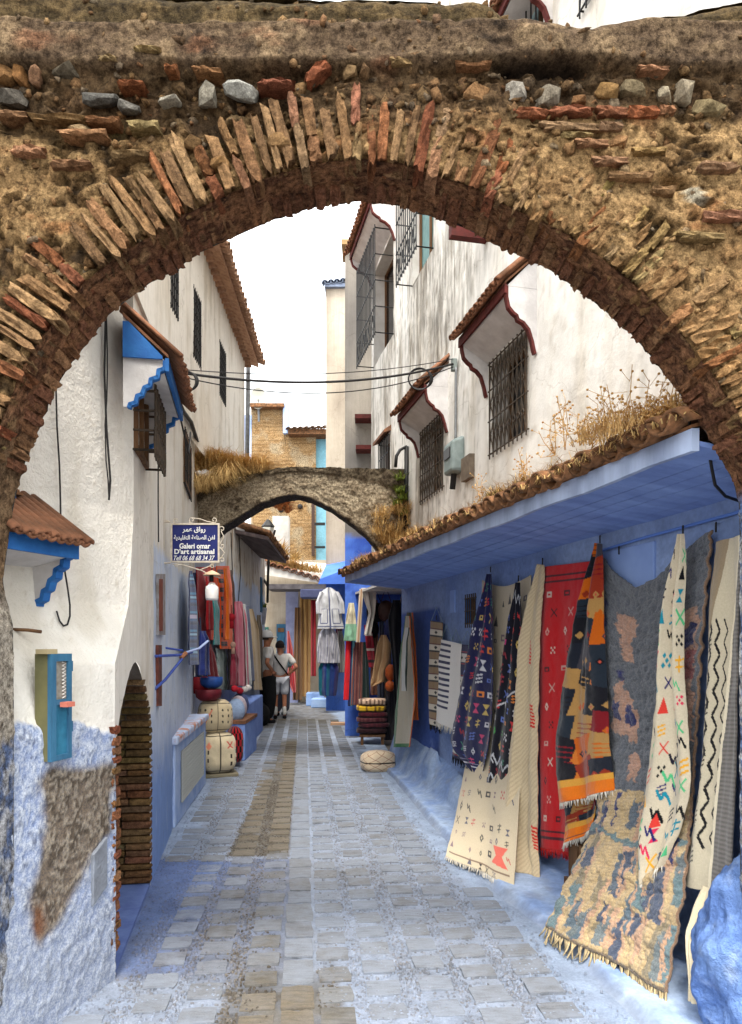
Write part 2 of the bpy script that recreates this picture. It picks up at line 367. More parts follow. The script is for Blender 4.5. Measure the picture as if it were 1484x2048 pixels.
for i in order:
    X, Y, wu, ln = sl[i]
    px, py = pix(X, Y, 0)
    if py > 2120 or px < -60 or px > 1540: continue
    if ssd[i] > .75 and random.random() < .7: continue
    if vis < 298:
        o = link('paving_slab', SLAB[vis % 6], None, street, color=tuple(scol[i])); o.color[3] = float(np.clip(spa[i] * .9, 0, .75)); vis += 1
        o.location = (X, Y, -.0165 + random.uniform(-.003, .003)); o.scale = (wu * random.uniform(.9, 1.02), ln * random.uniform(.92, 1.04), .05)
        o.rotation_euler = (random.uniform(-.015, .015), random.uniform(-.015, .015), .09 + random.uniform(-.04, .04))
    else:
        far.col = tuple(scol[i]); far.box((-wu / 2, -ln / 2, -.02), (wu / 2, ln / 2, .009), Matrix.Translation((X, Y, 0)) @ Matrix.Rotation(.09, 4, 'Z'))
fo = far.build('distant_paving_slabs', m_ground, street, vc=True); fo['kind'] = 'stuff'
# pebbles set on edge between the slabs
pv = []; 
for (u0, u1) in strips:
    n = int(abs(u1 - u0) * 6.5 * 3400)
    yy = 2.6 + 6.2 * rng.random(n) ** 1.25; uu = u0 + (u1 - u0) * rng.random(n); pv.append(np.c_[Xc(yy) + uu, yy])
for ci, (u0, u1) in enumerate(cols[1:]):
    n = int(abs(u1 - u0) * 6.2 * 900); yy = 2.6 + 6.2 * rng.random(n) ** 1.25; uu = u0 + (u1 - u0) * rng.random(n); pv.append(np.c_[Xc(yy) + uu, yy])
pv = np.concatenate(pv); ok = (pv[:, 0] > Xl(pv[:, 1]) + .02) & (pv[:, 0] < Xk(pv[:, 1]) - .02); pv = pv[ok]
ppa, ppc, psd = street_paint(pv[:, 0], pv[:, 1]); keep = rng.random(len(pv)) > psd * .8; pv, ppa, ppc = pv[keep], ppa[keep], ppc[keep]
n = len(pv); K = 6
ang = np.arange(K) * 2 * np.pi / K
base = np.concatenate([np.c_[np.cos(ang), np.sin(ang), 0 * ang - .4], np.c_[.75 * np.cos(ang + .4), .75 * np.sin(ang + .4), 0 * ang + .65], [[0, 0, 1.0]]])
a = rng.random(n) * 6.28; sx = .006 + .006 * rng.random(n); sy = .004 + .004 * rng.random(n); sz = .005 + .004 * rng.random(n)
B = base[None] * np.stack([sx, sy, sz], -1)[:, None]
vx = B[..., 0] * np.cos(a)[:, None] - B[..., 1] * np.sin(a)[:, None] + pv[:, 0:1]; vy = B[..., 0] * np.sin(a)[:, None] + B[..., 1] * np.cos(a)[:, None] + pv[:, 1:2]
vz = B[..., 2] + .002
fq = [(i, (i + 1) % K, K + (i + 1) % K) for i in range(K)] + [(i, K + (i + 1) % K, K + i) for i in range(K)] + [(K + i, K + (i + 1) % K, 2 * K) for i in range(K)]
fq = (np.array(fq)[None] + (np.arange(n) * (2 * K + 1))[:, None, None]).reshape(-1, 3)
me = bpy.data.meshes.new('pebbles'); nv = n * (2 * K + 1)
me.vertices.add(nv); me.vertices.foreach_set('co', np.stack([vx, vy, vz], -1).reshape(-1).astype(np.float32))
me.loops.add(len(fq) * 3); me.loops.foreach_set('vertex_index', fq.reshape(-1).astype(np.int32)); me.polygons.add(len(fq)); me.polygons.foreach_set('loop_start', np.arange(0, len(fq) * 3, 3, dtype=np.int32)); me.update(calc_edges=True)
me.polygons.foreach_set('use_smooth', np.ones(len(fq), bool))
pcol = .9 * mixc(mixc(ca(140, 132, 122) * np.ones((n, 3)), ca(88, 80, 70), rng.random(n)), ppc, np.clip(ppa * 1.1 - .55 * rng.random(n), 0, .9))
setcol(me, np.repeat(pcol, 2 * K + 1, 0))
po = link('street_pebbles', me, m_ground, street); po['kind'] = 'stuff'

# ================================================================== near arch
YF, YB = 2.59, 2.85
prof_px = [(26, 2330), (28, 1440), (26, 1250), (10, 1190), (6, 1160), (16, 1090), (20, 1050), (30, 1000), (38, 966), (52, 920), (75, 865), (98, 805), (115, 770), (140, 730), (180, 680), (215, 632),
           (255, 600), (300, 566), (345, 542), (400, 505), (440, 487), (500, 460), (560, 434), (640, 412), (720, 402), (800, 412), (870, 436), (930, 456), (1000, 494), (1060, 520), (1100, 540),
           (1173, 592), (1217, 628), (1261, 666), (1302, 713), (1335, 757), (1358, 786), (1379, 818), (1402, 850), (1424, 884), (1440, 915), (1466, 962), (1478, 1009), (1480, 1100), (1480, 1600), (1482, 2330)]
pp = np.array([[P(x, y, YB).x, P(x, y, YB).z] for x, y in prof_px])
sl_ = np.r_[0, np.cumsum(np.hypot(*np.diff(pp, axis=0).T))]
NT = 560
tt = np.linspace(0, sl_[-1], NT); prof = np.c_[np.interp(tt, sl_, pp[:, 0]), np.interp(tt, sl_, pp[:, 1])]
ZC = 1.96
outp = []
for X, Z in prof:
    if Z > ZC:
        d = V((X, Z - ZC)).normalized(); k = min(2.3 / max(abs(d.x), 1e-6), (4.0 - ZC) / max(d.y, 1e-6)); outp.append((d.x * k, ZC + d.y * k))
    else: outp.append((math.copysign(2.3, X), Z))
outp = np.array(outp)
NR = 120
rr = np.linspace(0, 1, NR) ** 1.0
A = prof[:, None, :] * (1 - rr[None, :, None]) + outp[:, None, :] * rr[None, :, None]
AX, AZ = A[..., 0], A[..., 1]
def ztop(X):                                    # ragged top of the wall
    x = 742 + F * X / YF
    y = np.interp(x, [-400, 0, 500, 980, 1015, 1060, 1110, 1150, 1185, 1230, 1290, 1380, 1484, 1900], [-60, -50, -40, -25, 12, 18, 33, 38, 36, 18, 2, -4, -30, -60])
    return EYE + (H0 - y) * YF / F
def arch_front(X, Z, Y):
    """relief and colour of the rubble face, from the wall's own x,z"""
    p3 = np.stack([X, Y, Z], -1); px = 742 + F * X / YF; py = H0 - F * (Z - EYE) / YF
    nA = fbm(p3, 3, 4, 31); nB = fbm(p3, 11, 4, 33); nC = fbm(p3, 40, 3, 35); nD = fbm(p3 * np.array([1, 1, 2.2]), 5, 4, 39)
    tan = ca(184, 154, 112); tan2 = ca(150, 120, 84); dark = ca(64, 54, 44); moss = ca(88, 78, 48); brown = ca(104, 82, 66); orange = ca(176, 104, 62)
    C = mixc(tan * np.ones(X.shape + (3,)), tan2, ss(-.3, .4, nB))
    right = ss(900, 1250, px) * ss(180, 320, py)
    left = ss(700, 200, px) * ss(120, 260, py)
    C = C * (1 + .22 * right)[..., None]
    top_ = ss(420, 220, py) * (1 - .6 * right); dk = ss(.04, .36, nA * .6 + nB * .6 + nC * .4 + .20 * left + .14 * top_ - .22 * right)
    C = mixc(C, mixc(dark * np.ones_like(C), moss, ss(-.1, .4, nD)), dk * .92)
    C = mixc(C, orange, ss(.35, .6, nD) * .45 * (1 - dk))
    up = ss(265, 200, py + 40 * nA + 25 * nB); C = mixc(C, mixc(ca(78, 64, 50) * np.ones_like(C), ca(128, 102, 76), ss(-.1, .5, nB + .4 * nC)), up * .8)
    band = ss(148, 128, py + 8 * nB)
    cope = mixc(ca(118, 100, 82) * np.ones_like(C), ca(166, 144, 116), ss(-.1, .5, nB + .5 * nC)); cope = mixc(cope, ca(164, 112, 84), ss(.4, .6, nD) * .45)
    cope = mixc(cope, ca(44, 36, 30), ss(.25, .6, -nB + .5 * nC) * .7)
    C = mixc(C, cope, band)
    crest = ss(56, 40, py + 10 * nB); C = mixc(C, mixc(ca(86, 74, 52) * np.ones_like(C), ca(122, 104, 74), ss(-.2, .4, nC + nB)), crest)
    D = .016 * nA + .022 * nB + .020 * nC + .020 * np.abs(nD)
    D = D * (1 - .45 * band) + .030 * band * (1 - crest) + .012 * np.sin(X * 3)
    D = D - .035 * ss(.1, .5, dk) * (1 - band)
    # deep slot under the coping on the right
    slot = np.exp(-((py - 138) / 9.) ** 2) * ss(970, 1000, px) * ss(1200, 1160, px); D -= .05 * slot; C = mixc(C, ca(34, 26, 22), np.clip(slot, 0, 1) * .9)
    hole = np.exp(-(((px - 1352) / 26.) ** 2 + ((py - 366) / 9.) ** 2) * 1.2); D -= .09 * np.clip(hole * 1.5, 0, 1)
    lime = np.exp(-(((px - 1388) / 26.) ** 2 + ((py - 390) / 24.) ** 2)); C = mixc(C, ca(196, 190, 172), ss(.45, .6, lime + .25 * nB))
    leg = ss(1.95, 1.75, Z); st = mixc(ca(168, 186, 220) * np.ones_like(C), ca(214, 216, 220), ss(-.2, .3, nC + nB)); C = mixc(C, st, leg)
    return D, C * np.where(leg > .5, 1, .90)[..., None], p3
arch = empty('stone_arch', (0, YB, 0), 'wide rubble and brick arch crossing the lane, mossy along its top', 'arch')
ZT = ztop(AX); AZ = np.minimum(AZ, ZT); 
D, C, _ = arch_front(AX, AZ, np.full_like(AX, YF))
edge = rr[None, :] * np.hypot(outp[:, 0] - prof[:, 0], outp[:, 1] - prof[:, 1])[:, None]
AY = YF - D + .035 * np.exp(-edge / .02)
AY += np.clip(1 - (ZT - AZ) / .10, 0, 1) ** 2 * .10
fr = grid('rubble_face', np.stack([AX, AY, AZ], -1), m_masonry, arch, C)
# soffit
ND = 34; dd = np.linspace(0, 1, ND)
nrm = np.gradient(prof, axis=0); nrm = np.c_[nrm[:, 1], -nrm[:, 0]]; nrm /= np.linalg.norm(nrm, axis=1)[:, None]      # into the opening
s3 = np.stack([np.repeat(prof[:, 0:1], ND, 1), np.repeat((YF + (YB - YF) * dd)[None], NT, 0), np.repeat(prof[:, 1:2], ND, 1)], -1)
nB = fbm(s3, 12, 4, 41); nC = fbm(s3, 40, 3, 42); crs = np.sin(tt * 2 * np.pi / .062)[:, None]
Ds = .006 * nB + .007 * nC + .004 * crs * (s3[..., 2] > 2)
Ds = Ds * np.minimum(1, np.minimum(dd, 1.2 - dd)[None] * 8 + .15)
s3b = s3.copy(); s3b[..., 0] += nrm[:, None, 0] * Ds; s3b[..., 2] += nrm[:, None, 1] * Ds
s3b[:, 0, 1] = AY[:, 0]
Cs = mixc(ca(164, 122, 92) * np.ones(s3.shape), ca(116, 82, 64), ss(-.3, .4, nB)); Cs = mixc(Cs, ca(76, 54, 44), ss(.2, .5, nC)); Cs = mixc(Cs, ca(184, 150, 114), ss(.35, .55, nB + .3 * nC))
lowl = ss(2.5, 2.25, s3[..., 2]) * (s3[..., 0] < 0); Cs = mixc(Cs, mixc(ca(160, 134, 106) * np.ones_like(Cs), ca(112, 90, 70), ss(-.2, .4, nB + nC)), lowl)
leg = ss(1.86, 1.72, s3[..., 2] + .04 * nB) * (s3[..., 0] < 0) * ss(1.15, 1.2, s3[..., 2] + .05 * nC); Cs = mixc(Cs, ca(206, 200, 190), leg)
leg2 = ss(1.24, 1.18, s3[..., 2] + .05 * nC) * (s3[..., 0] < 0); Cs = mixc(Cs, mixc(ca(112, 134, 182) * np.ones_like(Cs), ca(204, 210, 222), ss(-.25, .3, nC + nB)), leg2)
leg3 = ss(2.2, 2.12, s3[..., 2] + .03 * nB) * (s3[..., 0] > 0); Cs = mixc(Cs, mixc(ca(120, 150, 210) * np.ones_like(Cs), ca(214, 220, 228), ss(-.2, .2, nC + nB)), leg3)
grid('arch_soffit', s3b, m_masonry, arch, Cs, flip=True)
bk = A[:, ::8]; grid('back_face', np.stack([bk[..., 0], np.full(bk.shape[:2], YB), np.minimum(bk[..., 1], ztop(bk[..., 0]))], -1), m_masonry, arch, np.full(bk.shape[:2] + (3,), .16), flip=True)
tx = np.linspace(-2.3, 2.3, 260); ty = np.linspace(YF + .06, YB, 10); TX, TY = np.meshgrid(tx, ty, indexing='ij')
tp = np.stack([TX, TY, ztop(TX)], -1); tp[..., 2] += .015 * fbm(tp, 14, 3, 51) - .01; grid('wall_top', tp, m_masonry, arch, mixc(ca(86, 74, 52) * np.ones(tp.shape), ca(122, 104, 74), ss(-.2, .4, fbm(tp, 20, 3, 52))))
# bricks and stones
BRK2 = [rough_box(5, 2, 2, .03, 90 + k) for k in range(6)]
for me in BRK2: me.materials.append(m_brick)
BRK = [rough_box(5, 2, 3, .075, 20 + k) for k in range(9)]
for me in BRK: me.materials.append(m_brick)
def rock(seed):
    r = random.Random(seed); bm = bmesh.new()
    for _ in range(30):
        q = V((r.gauss(0, 1), r.gauss(0, 1), r.gauss(0, 1))).normalized(); q = V([math.copysign(abs(t) ** .7, t) for t in q]); bm.verts.new(q * .52 * r.uniform(.85, 1.1))
    h = bmesh.ops.convex_hull(bm, input=bm.verts[:]); bmesh.ops.delete(bm, geom=[g_ for g_ in h['geom_interior'] if isinstance(g_, bmesh.types.BMVert)], context='VERTS')
    me = bpy.data.meshes.new('stone'); bm.to_mesh(me); bm.free(); return me
STN = [rock(60 + k) for k in range(8)]
for me in STN: me.materials.append(m_stone)
BC = [tuple(q * .82 for q in k_) for k_ in [c(178, 122, 86), c(176, 140, 102), c(186, 152, 114), c(164, 112, 80), c(192, 158, 118), c(158, 126, 94), c(180, 138, 102), c(156, 98, 72)]]
def brick(parent, name, loc, size, ry, col, meshes=BRK, rx=0, rz=0):
    o = link(name, random.choice(meshes), None, parent, color=col)
    o.location = loc; o.scale = size; o.rotation_euler = (rx, ry, rz); return o
pos = sl_[8]; end = sl_[41]; kidx = 0
while pos < end:
    X, Z = np.interp(pos, tt, prof[:, 0]), np.interp(pos, tt, prof[:, 1])
    nx, nz2 = np.interp(pos, tt, nrm[:, 0]), np.interp(pos, tt, nrm[:, 1])
    X2, Z2 = np.interp(pos + .02, tt, prof[:, 0]), np.interp(pos + .02, tt, prof[:, 1])
    rad = V((X, Z - ZC - .0)).normalized(); outw = V((-nx, -nz2)).normalized(); d2 = (rad * .6 + outw * .4).normalized()
    ang = math.atan2(-d2.y, d2.x) + random.uniform(-.07, .07)
    frac = pos / end
    th = random.uniform(.028, .044)
    left = X < -.1; rgt = X > .55
    if random.random() < .94:
        L_ = random.uniform(.18, .27) if not rgt else random.uniform(.14, .27)
        st = random.uniform(-.014, .012)
        prj = random.uniform(.002, .015) + (.004 if left else 0)
        m_ = V((X, Z)) + d2 * (st + L_ / 2)
        col = BC[kidx * 5 % 8] if random.random() < .5 else random.choice(BC[1:3] + BC[4:7])
        if rgt: col = tuple(q * .8 for q in random.choice([c(190, 152, 108), c(176, 138, 96), c(198, 162, 116), c(168, 116, 78)]))
        k_ = random.uniform(.8, 1.1); col = tuple(q * k_ for q in col)
        if L_ > .2 and random.random() < .45:   # snapped in two
            a_ = random.uniform(.35, .6) * L_
            for s0, s1 in ((0, a_), (a_ + .008, L_)):
                m2 = V((X, Z)) + d2 * (st + (s0 + s1) / 2); brick(arch, 'brick', (m2.x, YF + .055 - prj * random.uniform(.6, 1.1), m2.y), (s1 - s0, .115, th), ang + random.uniform(-.03, .03), tuple(q * random.uniform(.85, 1.1) for q in col))
        else: brick(arch, 'brick', (m_.x, YF + .055 - prj, m_.y), (L_, .115, th), ang, col)
    st = random.uniform(-.016, .004); m_ = V((X, Z)) + d2 * (st + .06)
    dk = random.uniform(.8, 1.15); sc_ = tuple(q * dk for q in random.choice([c(160, 118, 88), c(142, 100, 78), c(170, 132, 100), c(150, 106, 84)]))
    brick(arch, 'brick', (m_.x, YB - .062 + random.uniform(-.006, .006), m_.y), (.12, random.uniform(.11, .13), th * 1.05), ang, sc_)
    if random.random() < .6:
        m_ = V((X, Z)) + d2 * (random.uniform(-.01, .006) + .05); brick(arch, 'brick', (m_.x, YF + .13, m_.y), (.1, .07, th), ang, tuple(q * .95 for q in sc_))
    pos += th + random.uniform(.006, .018); kidx += 1
def AF(x, y): q = P(x, y, YF); return q.x, q.z
# flat bricks in the rubble above: (x0, x1, y, height px, colour)
for x0, x1, y, hh, col in [(1025, 1092, 235, 16, BC[0]), (1096, 1182, 232, 14, BC[0]), (1188, 1248, 233, 18, BC[3]), (1252, 1312, 232, 22, BC[0]), (1314, 1345, 228, 16, BC[1]), (1078, 1190, 262, 16, BC[2]), (1195, 1240, 262, 16, BC[2]),
        (1145, 1210, 297, 13, BC[4]), (1120, 1180, 280, 10, BC[2]), (0, 60, 240, 14, BC[5]), (64, 176, 243, 12, BC[5]), (180, 240, 250, 13, BC[3]), (258, 322, 258, 16, BC[2]), (120, 220, 274, 12, BC[4]), (390, 444, 152, 12, BC[0]),
        (335, 358, 150, 12, BC[3]), (520, 590, 176, 10, BC[3]), (242, 292, 177, 10, BC[3]), (780, 822, 134, 14, BC[1]), (912, 978, 135, 16, BC[1]), (1270, 1330, 150, 10, BC[4]), (1300, 1345, 390, 16, BC[5]), (200, 240, 128, 9, BC[4]), (275, 325, 112, 8, BC[4]),
        (30, 95, 310, 16, BC[4]), (110, 185, 335, 14, BC[5]), (230, 300, 318, 12, BC[5]), (1180, 1250, 330, 14, BC[4]), (1260, 1330, 310, 12, BC[4]), (1215, 1300, 360, 13, BC[2]), (1390, 1470, 340, 14, BC[4]), (1400, 1484, 440, 16, BC[4]), (1350, 1440, 480, 14, BC[4])]:
    X0, Z0 = AF((x0 + x1) / 2, y); s_ = YF / F
    brick(arch, 'brick', (X0, YF + .035 - random.uniform(.008, .02), Z0), ((x1 - x0) * s_, .11, hh * s_), random.uniform(-.04, .04), tuple(q * random.uniform(.8, 1.05) for q in col))
brick(arch, 'brick', (*AF(636, 150)[:1], YF + .02, AF(636, 150)[1]), (.1, .1, .035), R(-38), c(150, 92, 66))
for x, y, wx, wy, col in [(200, 197, 72, 30, c(122, 122, 120)), (257, 213, 44, 26, c(134, 132, 128)), (338, 205, 46, 14, c(188, 184, 172)), (415, 190, 40, 46, c(178, 174, 162)), (484, 184, 74, 34, c(196, 198, 194)),
        (950, 189, 56, 38, c(170, 132, 94)), (1033, 188, 46, 48, c(184, 180, 172)), (1097, 192, 60, 46, c(166, 158, 144)), (1212, 186, 50, 40, c(172, 138, 92)), (1265, 184, 56, 30, c(158, 144, 116)), (1330, 196, 30, 26, c(192, 182, 160)), (1368, 180, 44, 52, c(198, 186, 164)),
        (1420, 215, 70, 34, c(176, 160, 124)), (1156, 206, 34, 24, c(150, 112, 78)), (10, 150, 44, 44, c(158, 120, 80)), (42, 150, 20, 44, c(176, 130, 84)), (72, 155, 28, 40, c(158, 122, 96)), (25, 195, 60, 34, c(116, 112, 106)), (130, 145, 60, 22, c(120, 112, 98)),
        (160, 262, 50, 26, c(186, 160, 124)), (560, 290, 50, 36, c(166, 132, 92)), (385, 285, 36, 30, c(160, 128, 90)), (1235, 287, 40, 24, c(180, 140, 100)), (700, 145, 34, 24, c(168, 140, 104)), (728, 148, 26, 18, c(150, 120, 90)), (440, 330, 36, 26, c(170, 132, 88)), (1020, 235, 26, 20, c(150, 128, 96))]:
    X0, Z0 = AF(x, y); s_ = YF / F
    brick(arch, 'stone', (X0, YF + .006, Z0), (wx * s_ * .98, .075, wy * s_ * .98), random.uniform(-.25, .25), tuple(q * .74 for q in col), STN, rx=random.uniform(-.4, .4), rz=random.uniform(-.4, .4))

# loose rubble bedded in the mortar of the face: too many to count
nr = 5200; jj = rng.integers(6, NT - 6, nr); kk_ = rng.integers(1, int(NR * .98), nr)
cen = np.stack([AX[jj, kk_], AY[jj, kk_], AZ[jj, kk_]], -1) + rng.normal(0, .004, (nr, 3)); ok = (cen[:, 2] > 2.05) & (cen[:, 2] < ZT[jj, kk_] - .03); pyr = H0 - F * (cen[:, 2] - EYE) / YF; ok &= ~((pyr < 135) & (rng.random(nr) < .75)); cen = cen[ok]; cr = C[jj, kk_][ok]; n = len(cen)
ic = bmesh.new(); bmesh.ops.create_icosphere(ic, subdivisions=1, radius=1); iv = np.array([v.co[:] for v in ic.verts]); itf = np.array([[v.index for v in f_.verts] for f_ in ic.faces]); ic.free()
sz = .006 + .016 * rng.random(n) ** 2.2; el = rng.uniform(.55, 1.5, (n, 1, 3)); el[..., 1] *= .6
vv = iv[None] * el * sz[:, None, None] * (1 + .28 * rng.normal(size=(n, len(iv), 1))); a = rng.uniform(0, 3.14, n)
vx = vv[..., 0] * np.cos(a)[:, None] - vv[..., 2] * np.sin(a)[:, None]; vz = vv[..., 0] * np.sin(a)[:, None] + vv[..., 2] * np.cos(a)[:, None]
vv = np.stack([vx, vv[..., 1], vz], -1) + cen[:, None] 
fq = (itf[None] + (np.arange(n) * len(iv))[:, None, None]).reshape(-1, 3); me = bpy.data.meshes.new('rubble')
me.vertices.add(n * len(iv)); me.vertices.foreach_set('co', vv.reshape(-1).astype(np.float32)); me.loops.add(len(fq) * 3); me.loops.foreach_set('vertex_index', fq.reshape(-1).astype(np.int32)); me.polygons.add(len(fq)); me.polygons.foreach_set('loop_start', np.arange(0, len(fq) * 3, 3, dtype=np.int32)); me.update(calc_edges=True)
tint = mixc(ca(186, 154, 110) * np.ones((n, 3)), ca(150, 106, 74), rng.random(n)); tint = mixc(tint, ca(140, 134, 122), (rng.random(n) < .2) * .8); setcol(me, np.repeat(mixc(cr, tint * .9, .25 + .5 * rng.random(n)), len(iv), 0))
ro = link('rubble', me, m_masonry, arch); ro['kind'] = 'stuff'
# ================================================================== wall panels with openings
def wcoords(a, b, step, extra=()):
    v = sorted(set([round(q, 4) for q in np.arange(a, b, step)] + [b] + [round(q, 4) for q in extra]))
    out = [v[0]]
    for q in v[1:]:
        if q - out[-1] > .004 or q in extra: out.append(q)
    return np.array(out)
def wall(name, pl, y0, y1, z0, z1, step, parent, colf, mat, holes=(), disp=.006, ztopf=None, off=0, dscale=4):
    a, b = pl; k = math.sqrt(1 + b * b); sg = -1 if a > 0 else 1; a = a + sg * off * k; n = np.array([sg / k, -sg * b / k, 0])
    yc = wcoords(y0, y1, step, [q for h in holes for q in h[:2]]); zc = wcoords(z0, z1, step, [q for h in holes for q in h[2:]])
    Yg, Zg = np.meshgrid(yc, zc, indexing='ij')
    if ztopf is not None:
        zt = ztopf(Yg); Zg = z0 + (Zg - z0) * (zt - z0) / (z1 - z0)
    A = np.stack([a + b * Yg, Yg, Zg], -1)
    d = disp * fbm(A, dscale, 4, 71) + disp * .35 * fbm(A, dscale * 8, 3, 72)
    C = colf(A)
    mk = np.ones((len(yc) - 1, len(zc) - 1), bool)
    ym = (yc[1:] + yc[:-1]) / 2; zm = (zc[1:] + zc[:-1]) / 2
    for h in holes: mk &= ~((ym[:, None] > h[0]) & (ym[:, None] < h[1]) & (zm[None] > h[2]) & (zm[None] < h[3]))
    A = A + d[..., None] * n
    return grid(name, A, mat, parent, C, mk, flip=(a > 0))
class Pl:                                       # a wall plane with its own frame: along (far), out (street), up
    def __init__(s, pl):
        s.a, s.b = pl; k = math.sqrt(1 + s.b ** 2); sg = -1 if s.a > 0 else 1
        s.u = V((s.b / k, 1 / k, 0)); s.n = V((sg / k, -sg * s.b / k, 0)); s.k = k
    def p(s, Y, out, z): return V((s.a + s.b * Y, Y, z)) + s.n * out
PR, PLW, PLT = Pl(RW), Pl(LW), Pl(LT)
def window(parent, W, y0, y1, z0, z1, depth=.16, glass=m_glass, revcol=m_white, name='window', bars=None, grille=None, gout=.03, gmat=m_iron, frame_mat=m_wood):
    f = W.p
    w_ = MB(); e = .0
    for (a, b) in (((y0, z0), (y1, z0)), ((y1, z0), (y1, z1)), ((y1, z1), (y0, z1)), ((y0, z1), (y0, z0))):
        w_.quad(f(a[0], .0, a[1]), f(b[0], .0, b[1]), f(b[0], -depth, b[1]), f(a[0], -depth, a[1]))
    win = w_.build(name, revcol, parent)
    g_ = MB(); g_.quad(f(y0, -depth, z0), f(y1, -depth, z0), f(y1, -depth, z1), f(y0, -depth, z1)); g_.build('pane', glass, win)
    fr_ = MB(); t = .035
    for a0, a1, b0, b1 in ((y0, y0 + t, z0, z1), (y1 - t, y1, z0, z1), (y0 + t, y1 - t, z0, z0 + t), (y0 + t, y1 - t, z1 - t, z1), ((y0 + y1) / 2 - t / 2, (y0 + y1) / 2 + t / 2, z0 + t, z1 - t)):
        fr_.hexa([f(a0, -depth + .005, b0), f(a1, -depth + .005, b0), f(a1, -depth + .03, b0), f(a0, -depth + .03, b0), f(a0, -depth + .005, b1), f(a1, -depth + .005, b1), f(a1, -depth + .03, b1), f(a0, -depth + .03, b1)])
    fr_.build('frame', frame_mat, win)
    if grille:
        gb = MB(); grille(gb, f, y0, y1, z0, z1, gout); gb.build('grille', gmat, win)
    return win
def g_scroll(gb, f, y0, y1, z0, z1, o):
    y0 -= .02; y1 += .02; nb = max(3, round((y1 - y0) / .085)); r = .007
    for i in range(nb + 1):
        y = lerp(y0, y1, i / nb); gb.tube([f(y, o, z0 - .05), f(y, o, z1 + .02)], r, 5)
    for z in (z0 - .01, lerp(z0, z1, .36), lerp(z0, z1, .70), z1): gb.tube([f(y0 - .03, o, z), f(y1 + .03, o, z)], r, 5)
    for z in (z0, z1 - .02): 
        for y in (y0, y1): gb.tube([f(y, o, z), f(y, -.05, z)], r, 5)
    for lv in range(3):
        za, zb = [lerp(z0, z1, q) for q in ((0, .36), (.36, .70), (.70, 1))[lv]]
        for i in range(nb):
            ya, yb = lerp(y0, y1, i / nb), lerp(y0, y1, (i + 1) / nb); ym = (ya + yb) / 2; zm = (za + zb) / 2
            gb.tube([f(ya, o, za + .01), f(ym, o + .006, zm), f(yb, o, za + .01)], r * .8, 4)
            gb.tube([f(ya, o, zb - .01), f(ym, o + .006, zm), f(yb, o, zb - .01)], r * .8, 4)
            rr_ = min(yb - ya, zb - za) * .27
            for zz in (zm,): gb.tube([f(ym + rr_ * math.cos(t_), o + .01, zz + rr_ * math.sin(t_)) for t_ in np.linspace(0, 6.283, 9)], r * .8, 4)
def g_bars(gb, f, y0, y1, z0, z1, o, pitch=.09, r=.007, hz=4):
    nb = max(3, round((y1 - y0) / pitch))
    for i in range(nb + 1):
        y = lerp(y0, y1, i / nb); gb.tube([f(y, o, z0 - .04), f(y, o, z1 + .04)], r, 5)
    for k in range(hz):
        z = lerp(z0, z1, k / (hz - 1)); gb.tube([f(y0 - .02, o, z), f(y1 + .02, o, z)], r, 5)
    for y in (y0, y1):
        for z in (z0, z1): gb.tube([f(y, o, z), f(y, -.03, z)], r, 5)
def g_balcony(gb, f, y0, y1, z0, z1, o):
    g_bars(gb, f, y0, y1, z0, z1, o, .085, .008, 5)
    for z in np.linspace(z0, z1, 5):
        for y in (y0, y1): gb.tube([f(y, o, z), f(y, 0, z)], .008, 5)
    for i in range(6): y = lerp(y0, y1, (i + .5) / 6); zc_ = lerp(z0, z1, .12); gb.tube([f(y + .07 * math.cos(t_), o, zc_ + .1 * math.sin(t_)) for t_ in np.linspace(0, 6.283, 9)], .007, 4)
TILE = None
def tile_mesh(r0, r1, L, k=7, th=.010):
    vs = []; fs = []
    for q, (rr_, y) in enumerate(((r0, 0), (r1, L))):
        for d in (0, th):
            for i in range(k + 1):
                a = math.pi * i / k; vs.append(((rr_ - d) * math.cos(a), y, (rr_ - d) * math.sin(a) * .9))
    n = k + 1
    for i in range(k): fs += [(i, i + 1, 2 * n + i + 1, 2 * n + i), (n + i + 1, n + i, 3 * n + i, 3 * n + i + 1), (i + 1, i, n + i, n + i + 1), (2 * n + i, 2 * n + i + 1, 3 * n + i + 1, 3 * n + i)]
    fs += [(0, 2 * n, 3 * n, n), (k, n + k, 3 * n + k, 2 * n + k)]
    me = bpy.data.meshes.new('tile'); me.from_pydata(vs, [], fs); me.update(); me.polygons.foreach_set('use_smooth', np.ones(len(fs), bool)); return me
